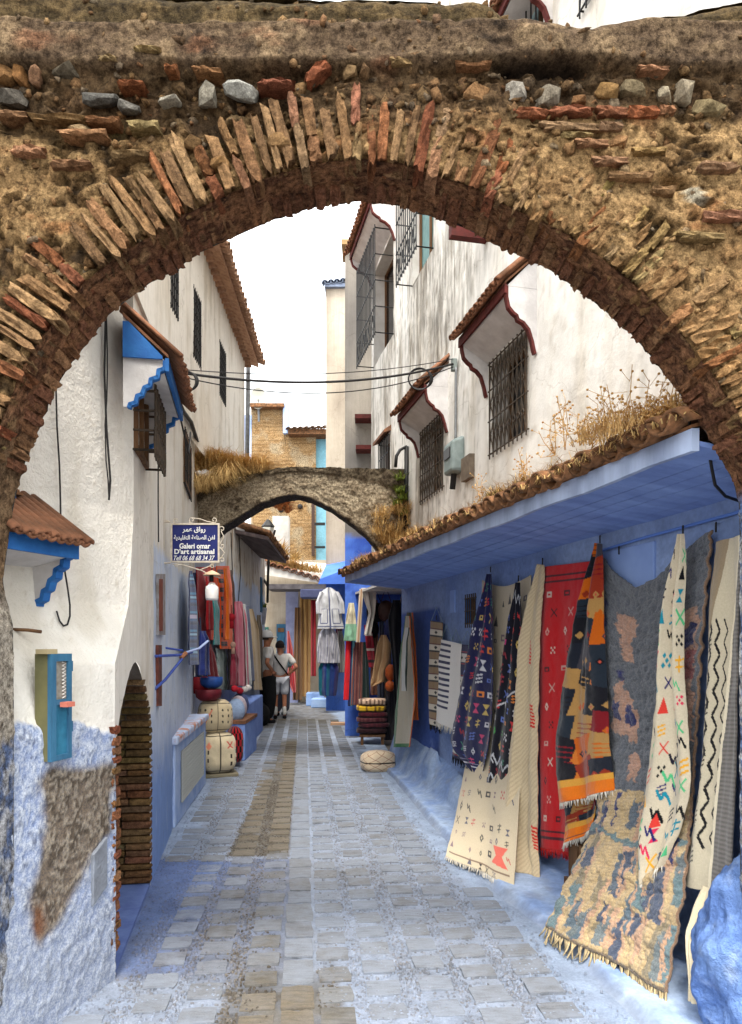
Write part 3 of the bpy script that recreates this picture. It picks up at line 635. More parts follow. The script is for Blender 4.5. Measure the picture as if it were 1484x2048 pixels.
def lay_tiles(parent, mat, A0, A1, up, pitch, rows=1, rlen=None, mesh=None, pans=True, jit=.02, name='tile', lift=0.0):
    """cover and pan tiles from eave line A0-A1, running up along vector up"""
    A0, A1, up = V(A0), V(A1), V(up); L = up.length; ln = (A1 - A0).length; n = max(2, round(ln / pitch)); e = (A1 - A0).normalized(); ud = up.normalized()
    nn = e.cross(ud); nn = nn if nn.z > 0 else -nn
    rl = rlen or L / rows * 1.12
    me = mesh or tile_mesh(pitch * .5, pitch * .42, rl, th=.014)
    if not me.materials: me.materials.append(mat)
    for rw in range(rows):
        for i in range(n + 1):
            for pan in ((0, 1) if pans and i < n else (0,)):
                q = A0 + e * (ln * (i + (.5 if pan else 0)) / n) + ud * (rw * L / rows + random.uniform(-jit, jit) * .6) + nn * ((.0 if pan else .012) + rw * .012 + lift)
                x_ = ud.cross(nn) * (1 if not pan else -1); z_ = nn * (1 if not pan else -1)
                if pan: q = q + nn * pitch * .30
                y_ = (ud + e * random.uniform(-jit, jit)).normalized()
                o = link(name, me, None, parent)
                M_ = Matrix(((x_.x, y_.x, z_.x, q.x), (x_.y, y_.y, z_.y, q.y), (x_.z, y_.z, z_.z, q.z), (0, 0, 0, 1)))
                o.matrix_parent_inverse = Matrix.Identity(4); o.matrix_basis = Matrix.Translation(-world_loc(parent)) @ M_
    return me
def world_loc(o):
    return V(o.location) if o.parent is None else V((0, 0, 0))
OG = [(1, 1), (1, .84), (.93, .68), (.78, .60), (.66, .56), (.62, .50), (.44, .46), (.26, .36), (.14, .18), (.08, .04), (.05, 0), (0, 0)]
STEP = [(1, 1), (1, .86), (.92, .82), (.84, .8), (.82, .66), (.70, .62), (.64, .6), (.62, .48), (.48, .42), (.42, .28), (.30, .24), (.26, .10), (.12, .06), (.10, 0), (0, 0)]
def hood(parent, W, y0, y1, p, zw, ze, zb, zwin, shape, trim, fascia, tmat, pitch, thk=.035, roofend=None, name='window_hood', underz=None, ts=.0035, ta=.010, ovh=.075):
    f = W.p; h = MB()
    prof = [(t * p, lerp(zb, ze, s)) for t, s in shape]
    for y in (y0, y1 - thk):
        outl = [f(y, -.01, ze)] + [f(y, a, z) for a, z in prof]
        outl[-1] = f(y, -.01, prof[-1][1])
        h.prism(outl, W.u * thk)
        h.prism([f(y, -.01, ze + .002), f(y, p, ze + .002), f(y, -.01, zw)], W.u * thk)
    uz = underz or lerp(zwin, ze, .25)          # sloping plaster soffit
    h.hexa([f(y0 + thk, -.01, uz - .03), f(y1 - thk, -.01, uz - .03), f(y1 - thk, p * .97, ze - .05), f(y0 + thk, p * .97, ze - .05), f(y0 + thk, -.01, uz), f(y1 - thk, -.01, uz), f(y1 - thk, p * .97, ze), f(y0 + thk, p * .97, ze)])
    ho = h.build(name, m_hoodwhite, parent)
    for y in (y0, y1 - thk):
        t = MB()
        pts = [f(y + thk / 2, a, z) for a, z in prof[:-1]]
        for a, b in zip(pts[:-1], pts[1:]):
            M_ = frame((a + b) / 2, (b - a), W.u); l_ = (b - a).length / 2 + .004
            t.box((-l_, -ta, -thk / 2 - ts), (l_, ta, thk / 2 + ts), M_)
        t.build('trim', trim, ho)
    fa = MB(); fa.hexa([f(y0 - .01, p + .002, ze - .055), f(y1 + .01, p + .002, ze - .055), f(y1 + .01, p + .022, ze - .055), f(y0 - .01, p + .022, ze - .055), f(y0 - .01, p + .002, ze + .012), f(y1 + .01, p + .002, ze + .012), f(y1 + .01, p + .022, ze + .012), f(y0 - .01, p + .022, ze + .012)])
    fa.build('fascia', fascia, ho)
    rb = MB(); rb.hexa([f(y0 - .01, -.01, zw), f(y1 + .01, -.01, zw), f(y1 + .01, p + .02, ze + .014), f(y0 - .01, p + .02, ze + .014), f(y0 - .01, -.01, zw + .02), f(y1 + .01, -.01, zw + .02), f(y1 + .01, p + .02, ze + .03), f(y0 - .01, p + .02, ze + .03)])
    rb.build('roof_bed', tmat, ho)
    e0 = f(y0, p + ovh, ze + .026 - (ovh - .05) * .8); lay_tiles(ho, tmat, e0, f(y1, p + ovh, ze + .026 - (ovh - .05) * .8), f(y0, 0, zw + .03) - e0, pitch, 1)
    return ho
# ------------------------------------------------------------------ the white house on the right
def streaks(A, amt=1.0, seed=0):
    q = A.copy(); q[..., 2] *= .16; return fbm(q, 5, 5, 80 + seed), fbm(q, 22, 4, 84 + seed)
def col_rwhite(A):
    px = 742 + F * A[..., 0] / A[..., 1]; py = H0 - F * (A[..., 2] - EYE) / A[..., 1]
    s1, s2 = streaks(A); n = fbm(A, 1.2, 4, 90); n3 = fbm(A, 9, 4, 91)
    C = mixc(ca(242, 238, 231) * np.ones(A.shape), ca(226, 218, 205), ss(-.1, .5, s1))
    far_ = ss(1010, 860, px)
    st = ss(.0, .42, s2 * .9 + s1 * .7 + .25 * n + .10) * far_
    C = mixc(C, ca(140, 134, 126), st * .5); q_ = A.copy(); q_[..., 2] *= .1; fine = fbm(q_, 55, 3, 96); C = mixc(C, ca(140, 132, 122), ss(.15, .5, fine + .3 * s1) * (.25 + .5 * far_))
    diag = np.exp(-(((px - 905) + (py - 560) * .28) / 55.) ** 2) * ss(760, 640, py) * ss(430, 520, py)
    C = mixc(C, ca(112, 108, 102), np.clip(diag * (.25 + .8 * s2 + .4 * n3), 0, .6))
    C = mixc(C, ca(178, 164, 142), ss(.3, .6, n3 + .3 * s2) * .35)
    low = ss(3.1, 2.7, A[..., 2] + .2 * n3); C = mixc(C, ca(168, 146, 118), low * .35)
    return np.concatenate([C, np.clip(.08 + .80 * far_ * ss(-.5, .35, n + s1) + .6 * diag, 0, 1)[..., None]], -1)
W1 = (5.62, 6.32, 3.25, 4.03); W2 = (7.66, 8.42, 3.25, 4.03); W3 = (9.75, 10.95, 5.75, 7.15); W4 = (8.0, 8.85, 5.95, 7.4); W5 = (9.95, 10.5, 3.75, 4.45)
W6 = (5.35, 5.85, 5.75, 6.9); W7 = (4.3, 4.75, 5.75, 6.9)
rh = empty('white_house', (2, 6, 0), 'tall white limewashed house with grey streaks, red trimmed window hoods, above the blue shop wall', 'house')
wall('wall', RW, 2.75, 11.1, 2.43, 8.7, .032, rh, col_rwhite, m_plaster, (W1, W2, W3, W4, W5, W6, W7), .012, dscale=2.5)
MB().hexa([V((0, 11.1, 0)), V((1.9, 2.75, 0)), V((5.5, 2.75, 0)), V((5.5, 12.3, 0)), V((.06, 11.1, 8.69)), V((1.9, 2.76, 8.69)), V((5.5, 2.76, 8.69)), V((5.5, 12.3, 8.69))])
bk_ = MB(); bk_.quad((2.45 - .22 * 11.1, 11.1, 2.4), (3.5, 11.1, 2.4), (3.5, 11.1, 8.7), (2.45 - .22 * 11.1, 11.1, 8.7)); bk_.quad((2.45 - .22 * 2.75, 2.75, 0), (2.45 - .22 * 2.75, 2.75, 8.7), (9, 2.75, 8.7), (9, 2.75, 0))
bk_.quad((2.45 - .22 * 2.75, 2.75, 8.7), (.008, 11.1, 8.7), (9, 11.1, 8.7), (9, 2.75, 8.7)); bk_.build('side_wall', m_white, rh)
for i, Wn in enumerate((W1, W2)): window(rh, PR, *Wn, depth=.17, grille=g_scroll, gout=.02, gmat=m_iron)
hood(rh, PR, 5.46, 6.46, .24, 4.52, 4.26, 3.78, 4.03, OG, m_red, m_red, m_tile, .088)
hood(rh, PR, 7.5, 8.56, .24, 4.5, 4.24, 3.78, 4.03, OG, m_red, m_red, m_tile, .088)
window(rh, PR, *W3, depth=.2, grille=g_balcony, gout=.26, gmat=m_iron_black)
hood(rh, PR, 9.62, 11.0, .34, 7.75, 7.42, 6.95, 7.15, OG, m_red, m_red, m_tile, .1)
window(rh, PR, *W4, depth=.12, grille=g_balcony, gout=.2, gmat=m_iron_black, glass=plain('teal shutter', c(126, 158, 156), c(104, 138, 138), 9, .8))
window(rh, PR, *W5, depth=.12, grille=g_bars, gout=.03, gmat=m_iron_black)
window(rh, PR, *W6, depth=.12, grille=g_bars, gout=.06, gmat=m_iron_black, glass=plain('grey shutter', c(150, 168, 168), c(128, 148, 148), 9, .8)); window(rh, PR, *W7, depth=.12, grille=g_scroll, gout=.03, gmat=m_iron_black)
for y0_, y1_ in ((5.2, 6.0), (4.15, 4.92)): hood(rh, PR, y0_, y1_, .24, 6.6, 6.4, 6.0, 6.45, OG, m_red, m_red, m_tile, .088)
e_ = MB(); f = PR.p; e_.hexa([f(9.88, -.01, 4.5), f(10.58, -.01, 4.5), f(10.58, .1, 4.46), f(9.88, .1, 4.46), f(9.88, -.01, 4.58), f(10.58, -.01, 4.58), f(10.58, .1, 4.5), f(9.88, .1, 4.5)]); e_.build('lintel_tiles', m_tile, rh)
b_ = MB(); b_.hexa([f(6.42, -.02, 5.17), f(6.5, -.02, 5.17), f(6.5, .34, 5.17), f(6.42, .34, 5.17), f(6.42, -.02, 5.26), f(6.5, -.02, 5.26), f(6.5, .34, 5.26), f(6.42, .34, 5.26)])
b_.box((-.2, -.03, 0), (.17, .03, .02), frame(f(6.46, .17, 5.262), PR.n)); b_.build('beam_end', m_red, rh)
# lower blue shop wall
def col_rblue(A):
    Y = A[..., 1]; Z = A[..., 2]; n = fbm(A, 1.5, 4, 100); n2 = fbm(A, 7, 4, 101)
    C = mixc(ca(126, 150, 200) * np.ones(A.shape), ca(146, 168, 210), ss(-.3, .5, n))
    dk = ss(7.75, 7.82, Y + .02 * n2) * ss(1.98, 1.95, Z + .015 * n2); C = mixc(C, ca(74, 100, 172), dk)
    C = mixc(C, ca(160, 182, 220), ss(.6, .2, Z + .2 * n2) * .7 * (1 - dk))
    C = mixc(C, ca(150, 176, 226), ss(.3, .6, n2) * .3)
    return C
bw = empty('blue_shop_wall', (1.2, 6, 0), 'blue painted shop wall under the long tiled awning, hung with rugs', 'wall')
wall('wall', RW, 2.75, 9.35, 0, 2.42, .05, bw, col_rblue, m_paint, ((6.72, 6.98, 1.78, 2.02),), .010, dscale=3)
window(bw, PR, 6.72, 6.98, 1.78, 2.02, .08, glass=m_dark, revcol=m_blue, grille=lambda gb, f, a, b, cc_, d, o: g_bars(gb, f, a, b, cc_, d, .005, .05, .006, 3), name='vent_window')
pn = MB()
for y0_, y1_, z0_, z1_ in ((7.28, 7.42, 1.9, 2.13), (4.0, 4.6, 1.83, 2.16)):
    pn.hexa([PR.p(y0_, -.01, z0_), PR.p(y1_, -.01, z0_), PR.p(y1_, .014, z0_), PR.p(y0_, .014, z0_), PR.p(y0_, -.01, z1_), PR.p(y1_, -.01, z1_), PR.p(y1_, .014, z1_), PR.p(y0_, .014, z1_)])
pn.build('blue_panel', plain('pale blue panel', c(132, 156, 204), c(124, 148, 198), 6, .85), bw, bevel=.006)
cn = MB(); cn.tube([PR.p(y, .02, z) for y, z in ((2.9, 2.22), (3.4, 2.2), (4.05, 2.19), (4.62, 2.17), (4.66, 2.1), (4.66, 1.75))], .008, 6); cn.build('conduit', plain('blue conduit', c(90, 124, 196), None), bw)
# plinth, kerb and sloping foot of that wall
ys_ = np.arange(2.7, 9.6, .04); ts_ = np.linspace(0, 1, 44)
Yg, Tg = np.meshgrid(ys_, ts_, indexing='ij'); xk = Xk(Yg) - .0; xw = 2.45 - .22 * Yg + .02
slope = np.interp(Yg, [2, 5, 6, 6.8, 8, 9.6], [.02, .05, .10, .24, .36, .42])
tX = xk + (xw - xk) * Tg
wob = fbm(np.stack([tX, Yg, 0 * Yg], -1), 3, 3, 110)
z_ = .055 * ss(0, .10, Tg) + slope * ss(1.0 - .55 * ss(5.6, 7.5, Yg) - .12, 1.0, Tg + .015 * wob) + .005 * wob * ss(0, .1, Tg)
steps = (.10 * ss(6.55, 6.6, Yg) * (1 - ss(7.0, 7.05, Yg)) + .12 * ss(7.6, 7.66, Yg) * (1 - ss(7.9, 7.95, Yg))) * ss(.55, .6, Tg) * (1 - ss(.8, .86, Tg)) * 1.2
pl_ = np.stack([tX, Yg, z_ + steps - .004], -1); n_ = fbm(pl_, 5, 4, 111); n2_ = fbm(pl_, 22, 3, 112)
Cp = mixc(ca(172, 192, 222) * np.ones(pl_.shape), ca(138, 164, 210), ss(-.3, .4, n_ + .3 * ss(.3, .9, Tg))); Cp = mixc(Cp, ca(186, 198, 220), ss(.3, .6, n2_) * .5); Cp = mixc(Cp, ca(128, 132, 140), ss(.12, .02, Tg + .06 * n2_) * .6); Cp = mixc(Cp, ca(150, 156, 168), ss(.25, .55, fbm(pl_, 9, 4, 113)) * .45)
grid('sloping_foot', pl_, m_paint, bw, Cp, flip=True)
# ------------------------------------------------------------------ awning
E0, E1 = V((1.272, 2.875, 2.36)), V((-.33, 9.2, 2.36))
aw = empty('tiled_awning', (.6, 6, 2.3), 'long tiled awning over the blue wall, weeds growing between its old tiles', 'awning')
def eav(t, dx=0, z=0): return E0.lerp(E1, t) + V((dx, 0, z))
def wal(t, z): Y = lerp(2.875, 9.2, t); return V((2.45 - .22 * Y + .01, Y, z))
fm_ = plain('pale blue fascia', c(176, 192, 222), c(142, 156, 186), 6, .9, .4, 40, stretch=(1, 1, .2))
fs_ = MB(); nS = 24
for i in range(nS):
    t0, t1 = i / nS, (i + 1) / nS; jz = .006 * math.sin(i * 1.7); jn = .006 * math.sin((i + 1) * 1.7)
    fs_.hexa([eav(t0, 0, jz), eav(t0, .03, jz), eav(t1, .03, jn), eav(t1, 0, jn), eav(t0, 0, .09), eav(t0, .03, .09), eav(t1, .03, .09), eav(t1, 0, .09)])
fs_.build('fascia', fm_, aw)
nb_ = 7
for k in range(nb_):                           # boards of the underside
    bd = MB(); s0, s1 = k / nb_ + .004, (k + 1) / nb_ - .004; dz = random.uniform(-.004, .004)
    q = []
    for tt_ in (0, 1):
        A_, B_ = eav(tt_, .03, .02), wal(tt_, 2.275)
        q.append((A_.lerp(B_, s0), A_.lerp(B_, s1)))
    o_ = V((0, 0, dz)); u_ = V((0, 0, .02))
    bd.hexa([q[0][0] + o_, q[0][1] + o_, q[1][1] + o_, q[1][0] + o_, q[0][0] + o_ + u_, q[0][1] + o_ + u_, q[1][1] + o_ + u_, q[1][0] + o_ + u_]); bd.build('board', m_plank, aw)
bd = MB(); bd.hexa([eav(0, .0, .092), wal(0, 2.60), wal(1, 2.60), eav(1, .0, .092), eav(0, .0, .105), wal(0, 2.62), wal(1, 2.62), eav(1, .0, .105)]); bd.build('roof_bed', m_tile_old, aw)
bd = MB(); bd.prism([eav(1, 0, 0), wal(1, 2.275), wal(1, 2.6), eav(1, 0, .115)], (0, .02, 0)); bd.build('end_board', fm_, aw)
upv = (wal(.5, 2.64) - eav(.5, -.04, .135)); dirn = V((upv.x, 0, upv.z)).normalized()
nn_ = 46
tm_ = tile_mesh(.082, .068, .42, th=.016)
tm_.materials.append(m_tile_old)
edir = (E1 - E0).normalized()
for i in range(nn_ + 1):
    t = i / nn_
    for pan in (0, 1):
        tq = min(1, t + pan * .5 / nn_); q = eav(tq, -.06 + random.uniform(-.025, .025), .098 + random.uniform(-.006, .010)); u2 = (wal(tq, 2.635) - q); u2 = (u2 - edir * u2.dot(edir)).normalized(); u2 = (u2 + edir * random.uniform(-.07, .07)).normalized()
        nv = edir.cross(u2); nv = nv if nv.z > 0 else -nv; x_ = u2.cross(nv)
        if pan: q = q + nv * .045; nv = -nv; x_ = u2.cross(nv)
        for rw in range(1 if t < .45 else 2):
            q2 = q + u2 * (rw * .36) + V((0, 0, rw * .012))
            o = link('tile', tm_, None, aw); o.matrix_parent_inverse = Matrix.Identity(4)
            o.matrix_basis = Matrix.Translation(-V(aw.location)) @ Matrix(((x_.x, u2.x, nv.x, q2.x), (x_.y, u2.y, nv.y, q2.y), (x_.z, u2.z, nv.z, q2.z), (0, 0, 0, 1)))
# ------------------------------------------------------------------ left house: battered corner wall, doorway wall
lh = empty('corner_house', (-1.5, 4, 0), 'white house at the bend with blue rough stucco foot and a low pointed doorway', 'house')
def polyl(zk):                                  # plan of the near wall at height z
    zs = [0, 1.2, 1.7, 2.3, 3.9]; z3 = [0, 1.2, 1.5, 1.8, 2.3, 3.9]
    q1 = [(-1.55, 2.15), (-1.62, 2.15), (-1.98, 2.15), (-2.0, 2.15), (-2.0, 2.15)]
    q2 = [(-1.41, 2.76), (-1.47, 2.78), (-1.72, 2.8), (-1.76, 2.8), (-1.78, 2.8)]
    q3 = [(-1.227, 3.46), (-1.231, 3.47), (-1.233, 3.48), (-1.30, 3.88), (-1.33, 4.05), (-1.33, 4.05)]
    return [tuple(np.interp(zk, zz_, [q[i] for q in Q]) for i in (0, 1)) for Q, zz_ in ((q1, zs), (q2, zs), (q3, z3))]
sN, zN = 150, 300
zs_ = np.linspace(-.02, 3.45, zN); near = np.zeros((sN, zN, 3))
for j, z in enumerate(zs_):
    a_, b_, c_ = polyl(max(0, z)); s = np.linspace(0, 2, sN)
    near[:, j, 0] = np.interp(s, [0, .6, 2], [a_[0], b_[0], c_[0]]); near[:, j, 1] = np.interp(s, [0, .6, 2], [a_[1], b_[1], c_[1]]); near[:, j, 2] = z
def left_near_col(A):
    px = 742 + F * A[..., 0] / A[..., 1]; py = H0 - F * (A[..., 2] - EYE) / A[..., 1]
    n = fbm(A, 5, 4, 120); n2 = fbm(A, 28, 3, 121); n3 = fbm(A, 75, 2, 122); s1, s2 = streaks(A, 1, 5)
    C = mixc(ca(226, 221, 212) * np.ones(A.shape), ca(210, 203, 190), ss(-.1, .5, s1 + .3 * n))
    C = mixc(C, ca(176, 160, 136), ss(.4, .6, n2) * .3)
    edge_ = np.interp(px, [-200, 36, 40, 75, 120, 140, 225, 300], [1440, 1440, 1440, 1450, 1432, 1436, 1462, 1470])
    stc = ss(0, 10, py - edge_ + 10 * n2)
    sp = mixc(ca(142, 156, 188) * np.ones_like(C), ca(190, 197, 210), ss(-.5, .5, n3 + .5 * n2)); sp = mixc(sp, ca(92, 96, 110), ss(.3, .5, n2 - .5 * n3) * .6)
    sp = mixc(sp, ca(158, 164, 176), ss(1650, 1950, py) * .6)
    lo = np.interp(py, [1520, 1560, 1700, 1760, 1850, 1880], [105, 78, 72, 58, 42, 50]); hi = np.interp(py, [1500, 1540, 1660, 1700, 1740, 1800, 1850, 1880], [205, 222, 222, 190, 165, 142, 120, 95])
    br = ss(-10, 14, px - lo + 22 * n) * ss(-10, 14, hi - px + 22 * n) * ss(1518, 1545, py + 15 * n) * ss(1885, 1850, py + 40 * n)
    bare = mixc(ca(122, 108, 94) * np.ones_like(C), ca(156, 144, 128), ss(-.2, .3, n3 + n2)); bare = mixc(bare, ca(92, 80, 68), ss(.1, .4, n2 - n3))
    rust = np.exp(-(((px - 70) / 14.) ** 2 + ((py - 1845) / 30.) ** 2)); bare = mixc(bare, ca(128, 78, 46), np.clip(rust, 0, .8))
    sp = mixc(sp, bare * .85, br)
    return mixc(C, sp, stc), stc, n2, n3
Cn, stc, n2, n3 = left_near_col(near)
nrm_ = np.array([.93, -.36, 0]); near = near + ((.016 * stc) + (.003 + .004 * stc) * n2 + .004 * stc * n3 + .004 * fbm(near, 3, 3, 128))[..., None] * nrm_
ye_ = np.interp(zs_, [0, 1.2, 1.5, 1.8, 2.3, 3.9], [3.46, 3.47, 3.48, 3.88, 4.05, 4.05])
near[-1, :, :] = np.stack([-.632 - .172 * ye_ + .002, np.interp(zs_, [0, 1.2, 1.5, 1.8, 2.3, 3.9], [3.46, 3.47, 3.48, 3.88, 4.05, 4.05]), zs_], -1)
grid('stucco_wall', near, m_stucco, lh, np.concatenate([Cn, stc[..., None]], -1))
# doorway wall on LW
DY0, DY1, DYM = 3.46, 4.76, 4.11
def doorh(Y):
    t = np.abs(Y - DYM) / .65; return np.where(t < 1, 1.05 + .44 * (1 - t ** 1.7), 0)
def topz(Y): return np.interp(Y, [3.4, 4, 5, 5.6, 8.9, 9], [3.5, 3.55, 3.66, 3.66, 4.1, 4.1])
yc = np.r_[np.linspace(3.46, 4.759, 60), np.arange(4.761, 8.92, .035)]; tz = np.linspace(0, 1, 110)
Yg, Tg = np.meshgrid(yc, tz, indexing='ij')
zb_ = np.where(Yg < 4.76, doorh(Yg), 0.); zb_ = np.where((Yg < 4.76) & (zb_ < 1.0), 1.05, zb_)
Zg = zb_ + (topz(Yg) - zb_) * Tg
yedge = np.interp(Zg, [0, 1.2, 1.5, 1.8, 2.3, 3.9], [3.46, 3.47, 3.48, 3.88, 4.05, 4.05]); Yw = np.where(Yg < 4.76, np.maximum(Yg, yedge), Yg)
Aw = np.stack([-.632 - .172 * Yw, Yw, Zg], -1)
def col_ldoor(A):
    px = 742 + F * A[..., 0] / A[..., 1]; py = H0 - F * (A[..., 2] - EYE) / A[..., 1]; Y = A[..., 1]; Z = A[..., 2]
    n = fbm(A, 4, 4, 130); n2 = fbm(A, 20, 3, 131); s1, s2 = streaks(A, 1, 9)
    C = mixc(ca(228, 223, 214) * np.ones(A.shape), ca(212, 203, 188), ss(-.1, .5, s1 + .3 * n))
    bl = ss(4.9, 4.96, Y + .03 * n2) * ss(2.32, 2.26, Z + .04 * n2 + .06 * n); bl = np.maximum(bl, ss(4.77, 4.80, Y) * ss(1.25, 1.1, Z + .05 * n))
    b = mixc(ca(206, 214, 228) * np.ones_like(C), ca(192, 204, 226), ss(-.2, .4, s2 + n)); b = mixc(b, ca(120, 150, 206), ss(1.05, .45, Z + .25 * n + .12 * (Y - 6)))
    b = mixc(b, ca(186, 200, 224), ss(.3, .6, s2) * .4)
    return mixc(C, b, bl)
Cd = col_ldoor(Aw); Aw = Aw + (.008 * fbm(Aw, 4, 4, 133) + .003 * fbm(Aw, 30, 3, 134))[..., None] * np.array([.98, .17, 0]) * np.clip((Yw - yedge)[..., None] * 5, 0, 1)
grid('doorway_wall', Aw, m_plaster, lh, Cd)
tp_ = MB()
for y_a, y_b in zip(np.arange(3.5, 8.9, .6), np.arange(4.1, 9.5, .6)): tp_.quad(PLW.p(y_a, .02, topz(y_a)), PLW.p(y_b, .02, topz(y_b)), PLW.p(y_b, -1.2, topz(y_b)), PLW.p(y_a, -1.2, topz(y_a)))
tp_.build('wall_cap', m_white, lh)
fk = MB(); fk.quad((-1.9, 2.7, 0), (-9, 2.7, 0), (-9, 2.7, 5), (-1.9, 2.7, 5)); fk.build('side_wall', m_white, lh)
# reveal of the doorway: vault, back, brick jambs
inw = -PLW.n; m_vault = plain('dirty plaster', c(120, 110, 98), c(88, 78, 68), 9, .95, .5, 50)
yy_ = np.linspace(3.462, 4.758, 40); zz_ = doorh(yy_); zz_ = np.maximum(zz_, 1.05)
va = np.array([[PLW.p(y, 0, z) + inw * d for d in np.linspace(0, .75, 10)] for y, z in zip(yy_, zz_)]); grid('door_vault', va, m_vault, lh)
dr = MB()
for y_ in (3.462, 4.80): a_ = PLW.p(y_, 0, 0); dr.quad(a_, a_ + inw * .75, a_ + inw * .75 + V((0, 0, 1.06)), a_ + V((0, 0, 1.06)))
a_, b_ = PLW.p(3.46, -.72, 0), PLW.p(4.8, -.72, 0); dr.quad(a_, b_, b_ + V((0, 0, 1.5)), a_ + V((0, 0, 1.5))); dr.build('door_recess', plain('dark brick mortar', c(92, 76, 60), c(66, 54, 44), 20, .95, .6, 60), lh)
st_ = MB(); st_.hexa([PLW.p(3.5, .0, -.02), PLW.p(4.76, .0, -.02), PLW.p(4.76, -.7, -.02), PLW.p(3.5, -.7, -.02), PLW.p(3.5, .0, .02), PLW.p(4.76, .0, .02), PLW.p(4.76, -.7, .02), PLW.p(3.5, -.7, .02)]); st_.build('door_sill', plain('blue sill', c(96, 116, 168), c(78, 96, 150), 8, .85, .5, 40), lh)
z = .03; jb = []
while z < 1.36:
    h_ = random.uniform(.034, .046); s = 0; 
    while s < .5:
        L_ = random.uniform(.14, .24); yj = 4.778 + random.uniform(-.004, .006)
        if z > 1.02: yj = 4.11 + .65 * max(0, 1 - (z + .02 - 1.05) / .44) ** .59 + .012 if z < 1.48 else 4.2
        q = PLW.p(yj, -s - L_ / 2 + .012, z + h_ / 2)
        brick(lh, 'brick', q, (L_ - .008, .09, h_ - .003), random.uniform(-.015, .015), tuple(v * random.uniform(.75, 1.05) for v in random.choice([c(136, 108, 80), c(126, 98, 72), c(142, 114, 88), c(118, 92, 68)])), BRK2, rz=math.atan2(PLW.n.y, PLW.n.x))
        s += L_
    z += h_ + .006
z = .12
while z < 1.2:
    h_ = random.uniform(.036, .05)
    brick(lh, 'brick', (-1.243 + random.uniform(-.006, .006), 3.472 + random.uniform(-.01, .01), z + h_ / 2), (.055, .09, h_ - .006), random.uniform(-.08, .08), tuple(v * random.uniform(.8, 1.1) for v in random.choice([c(160, 116, 84), c(150, 104, 76), c(170, 130, 98)])))
    z += h_ + random.uniform(.002, .012)
# hooded window over the doorway
window(lh, PLW, 4.05, 4.52, 2.68, 3.12, .005, glass=m_dark, revcol=m_dark, grille=lambda gb, f, a, b, cc_, d, o: g_balcony(gb, f, a, b, cc_, d, .12), gmat=m_iron)
hood(lh, PLW, 3.78, 4.62, .2, 3.30, 3.08, 2.83, 3.12, STEP, m_blue, m_blue, m_tile, .062, .03)
bl_ = MB(); bl_.prism([PLW.p(3.765, -.01, 3.085), PLW.p(3.765, .19, 3.085), PLW.p(3.765, .19, 3.10), PLW.p(3.765, .02, 3.27), PLW.p(3.765, -.01, 3.27)], PLW.u * .014); bl_.build('hood_cheek', m_blue, lh)
# small iron barred window further along, narrow
window(lh, PLW, 7.25, 8.05, 3.2, 3.72, .004, glass=m_dark, revcol=m_dark, grille=g_bars, gout=.02, gmat=m_iron_black)
# hood on the near wall just behind the arch
class Pn:                                       # frame of the near wall at hood height
    u = V((.31, .95, 0)).normalized(); n = V((.95, -.31, 0)).normalized()
    o = V((-1.655, 2.95, 0))
    def p(s, Y, out, z): return s.o + s.u * Y + s.n * out + V((0, 0, z))
PN = Pn()
hood(lh, PN, -.02, .40, .20, 2.20, 2.03, 1.77, 1.95, STEP, m_blue, m_blue, m_tile, .056, .03, ts=.006, ta=.011, ovh=.085)
hb = MB(); hb.hexa([PN.p(-.05, .05, 2.175), PN.p(.22, .05, 2.175), PN.p(.22, -.05, 2.175), PN.p(-.05, -.05, 2.175), PN.p(-.05, .05, 2.24), PN.p(.22, .05, 2.24), PN.p(.22, -.05, 2.24), PN.p(-.05, -.05, 2.24)]); hb.build('ledge', m_blue, lh)
hb = MB()
for k in range(3): hb.box((-.15 + .0 * k, -.06, .0 + k * .012), (.16 - k * .02, .07 - k * .02, .010 + k * .012), frame(PN.p(.09, 0, 2.242), PN.u))
hb.build('ledge_tiles', m_tile_old, lh)
# ------------------------------------------------------------------ tall house behind it
th_ = empty('tall_house', (-2.2, 8, 3), 'tall cream white house with narrow barred windows under a tiled eave', 'house')
def col_tall(A):
    s1, s2 = streaks(A, 1, 3); n = fbm(A, 2, 4, 140); C = mixc(ca(234, 227, 216) * np.ones(A.shape), ca(216, 206, 190), ss(-.1, .5, s1 + .4 * n))
    return mixc(C, ca(168, 158, 144), ss(.3, .7, s2 + s1) * .4)
TW = [(6.55, 6.85, 5.0, 5.75), (7.28, 7.58, 5.0, 5.75), (8.34, 8.74, 4.92, 5.68), (10.02, 10.5, 5.05, 5.75)]
wall('wall', LT, 3.0, 12.4, 3.9, 6.45, .06, th_, col_tall, m_plaster, TW[1:], .012, dscale=2)
en = MB(); q0 = PLT.p(12.4, 0, 3.4); en.quad(q0, q0 + V((-4, .3, 0)), q0 + V((-4, .3, 4)), q0 + V((0, 0, 3.04))); en.build('side_wall', m_white, th_)
for t_ in TW[1:]: window(th_, PLT, *t_, depth=.1, grille=lambda gb, f, a, b, cc_, d, o: g_bars(gb, f, a, b, cc_, d, .0, .08, .008, 7), gmat=m_iron_black, glass=m_dark)
m_tile_eave = plain('sun bleached tile', c(172, 136, 108), c(136, 100, 78), 14, .95, .5, 50, rand=.2); rf = MB(); f = PLT.p; rf.hexa([f(3.0, .22, 6.36), f(12.55, .22, 6.36), f(12.55, -3, 7.5), f(3.0, -3, 7.5), f(3.0, .22, 6.42), f(12.55, .22, 6.42), f(12.55, -3, 7.56), f(3.0, -3, 7.56)]); rfo = rf.build('roof', m_tile_eave, th_)
e0 = f(5.5, .30, 6.42); lay_tiles(rfo, m_tile_eave, e0, f(12.55, .30, 6.42), f(5.5, -.4, 6.68) - e0, .16, 1)
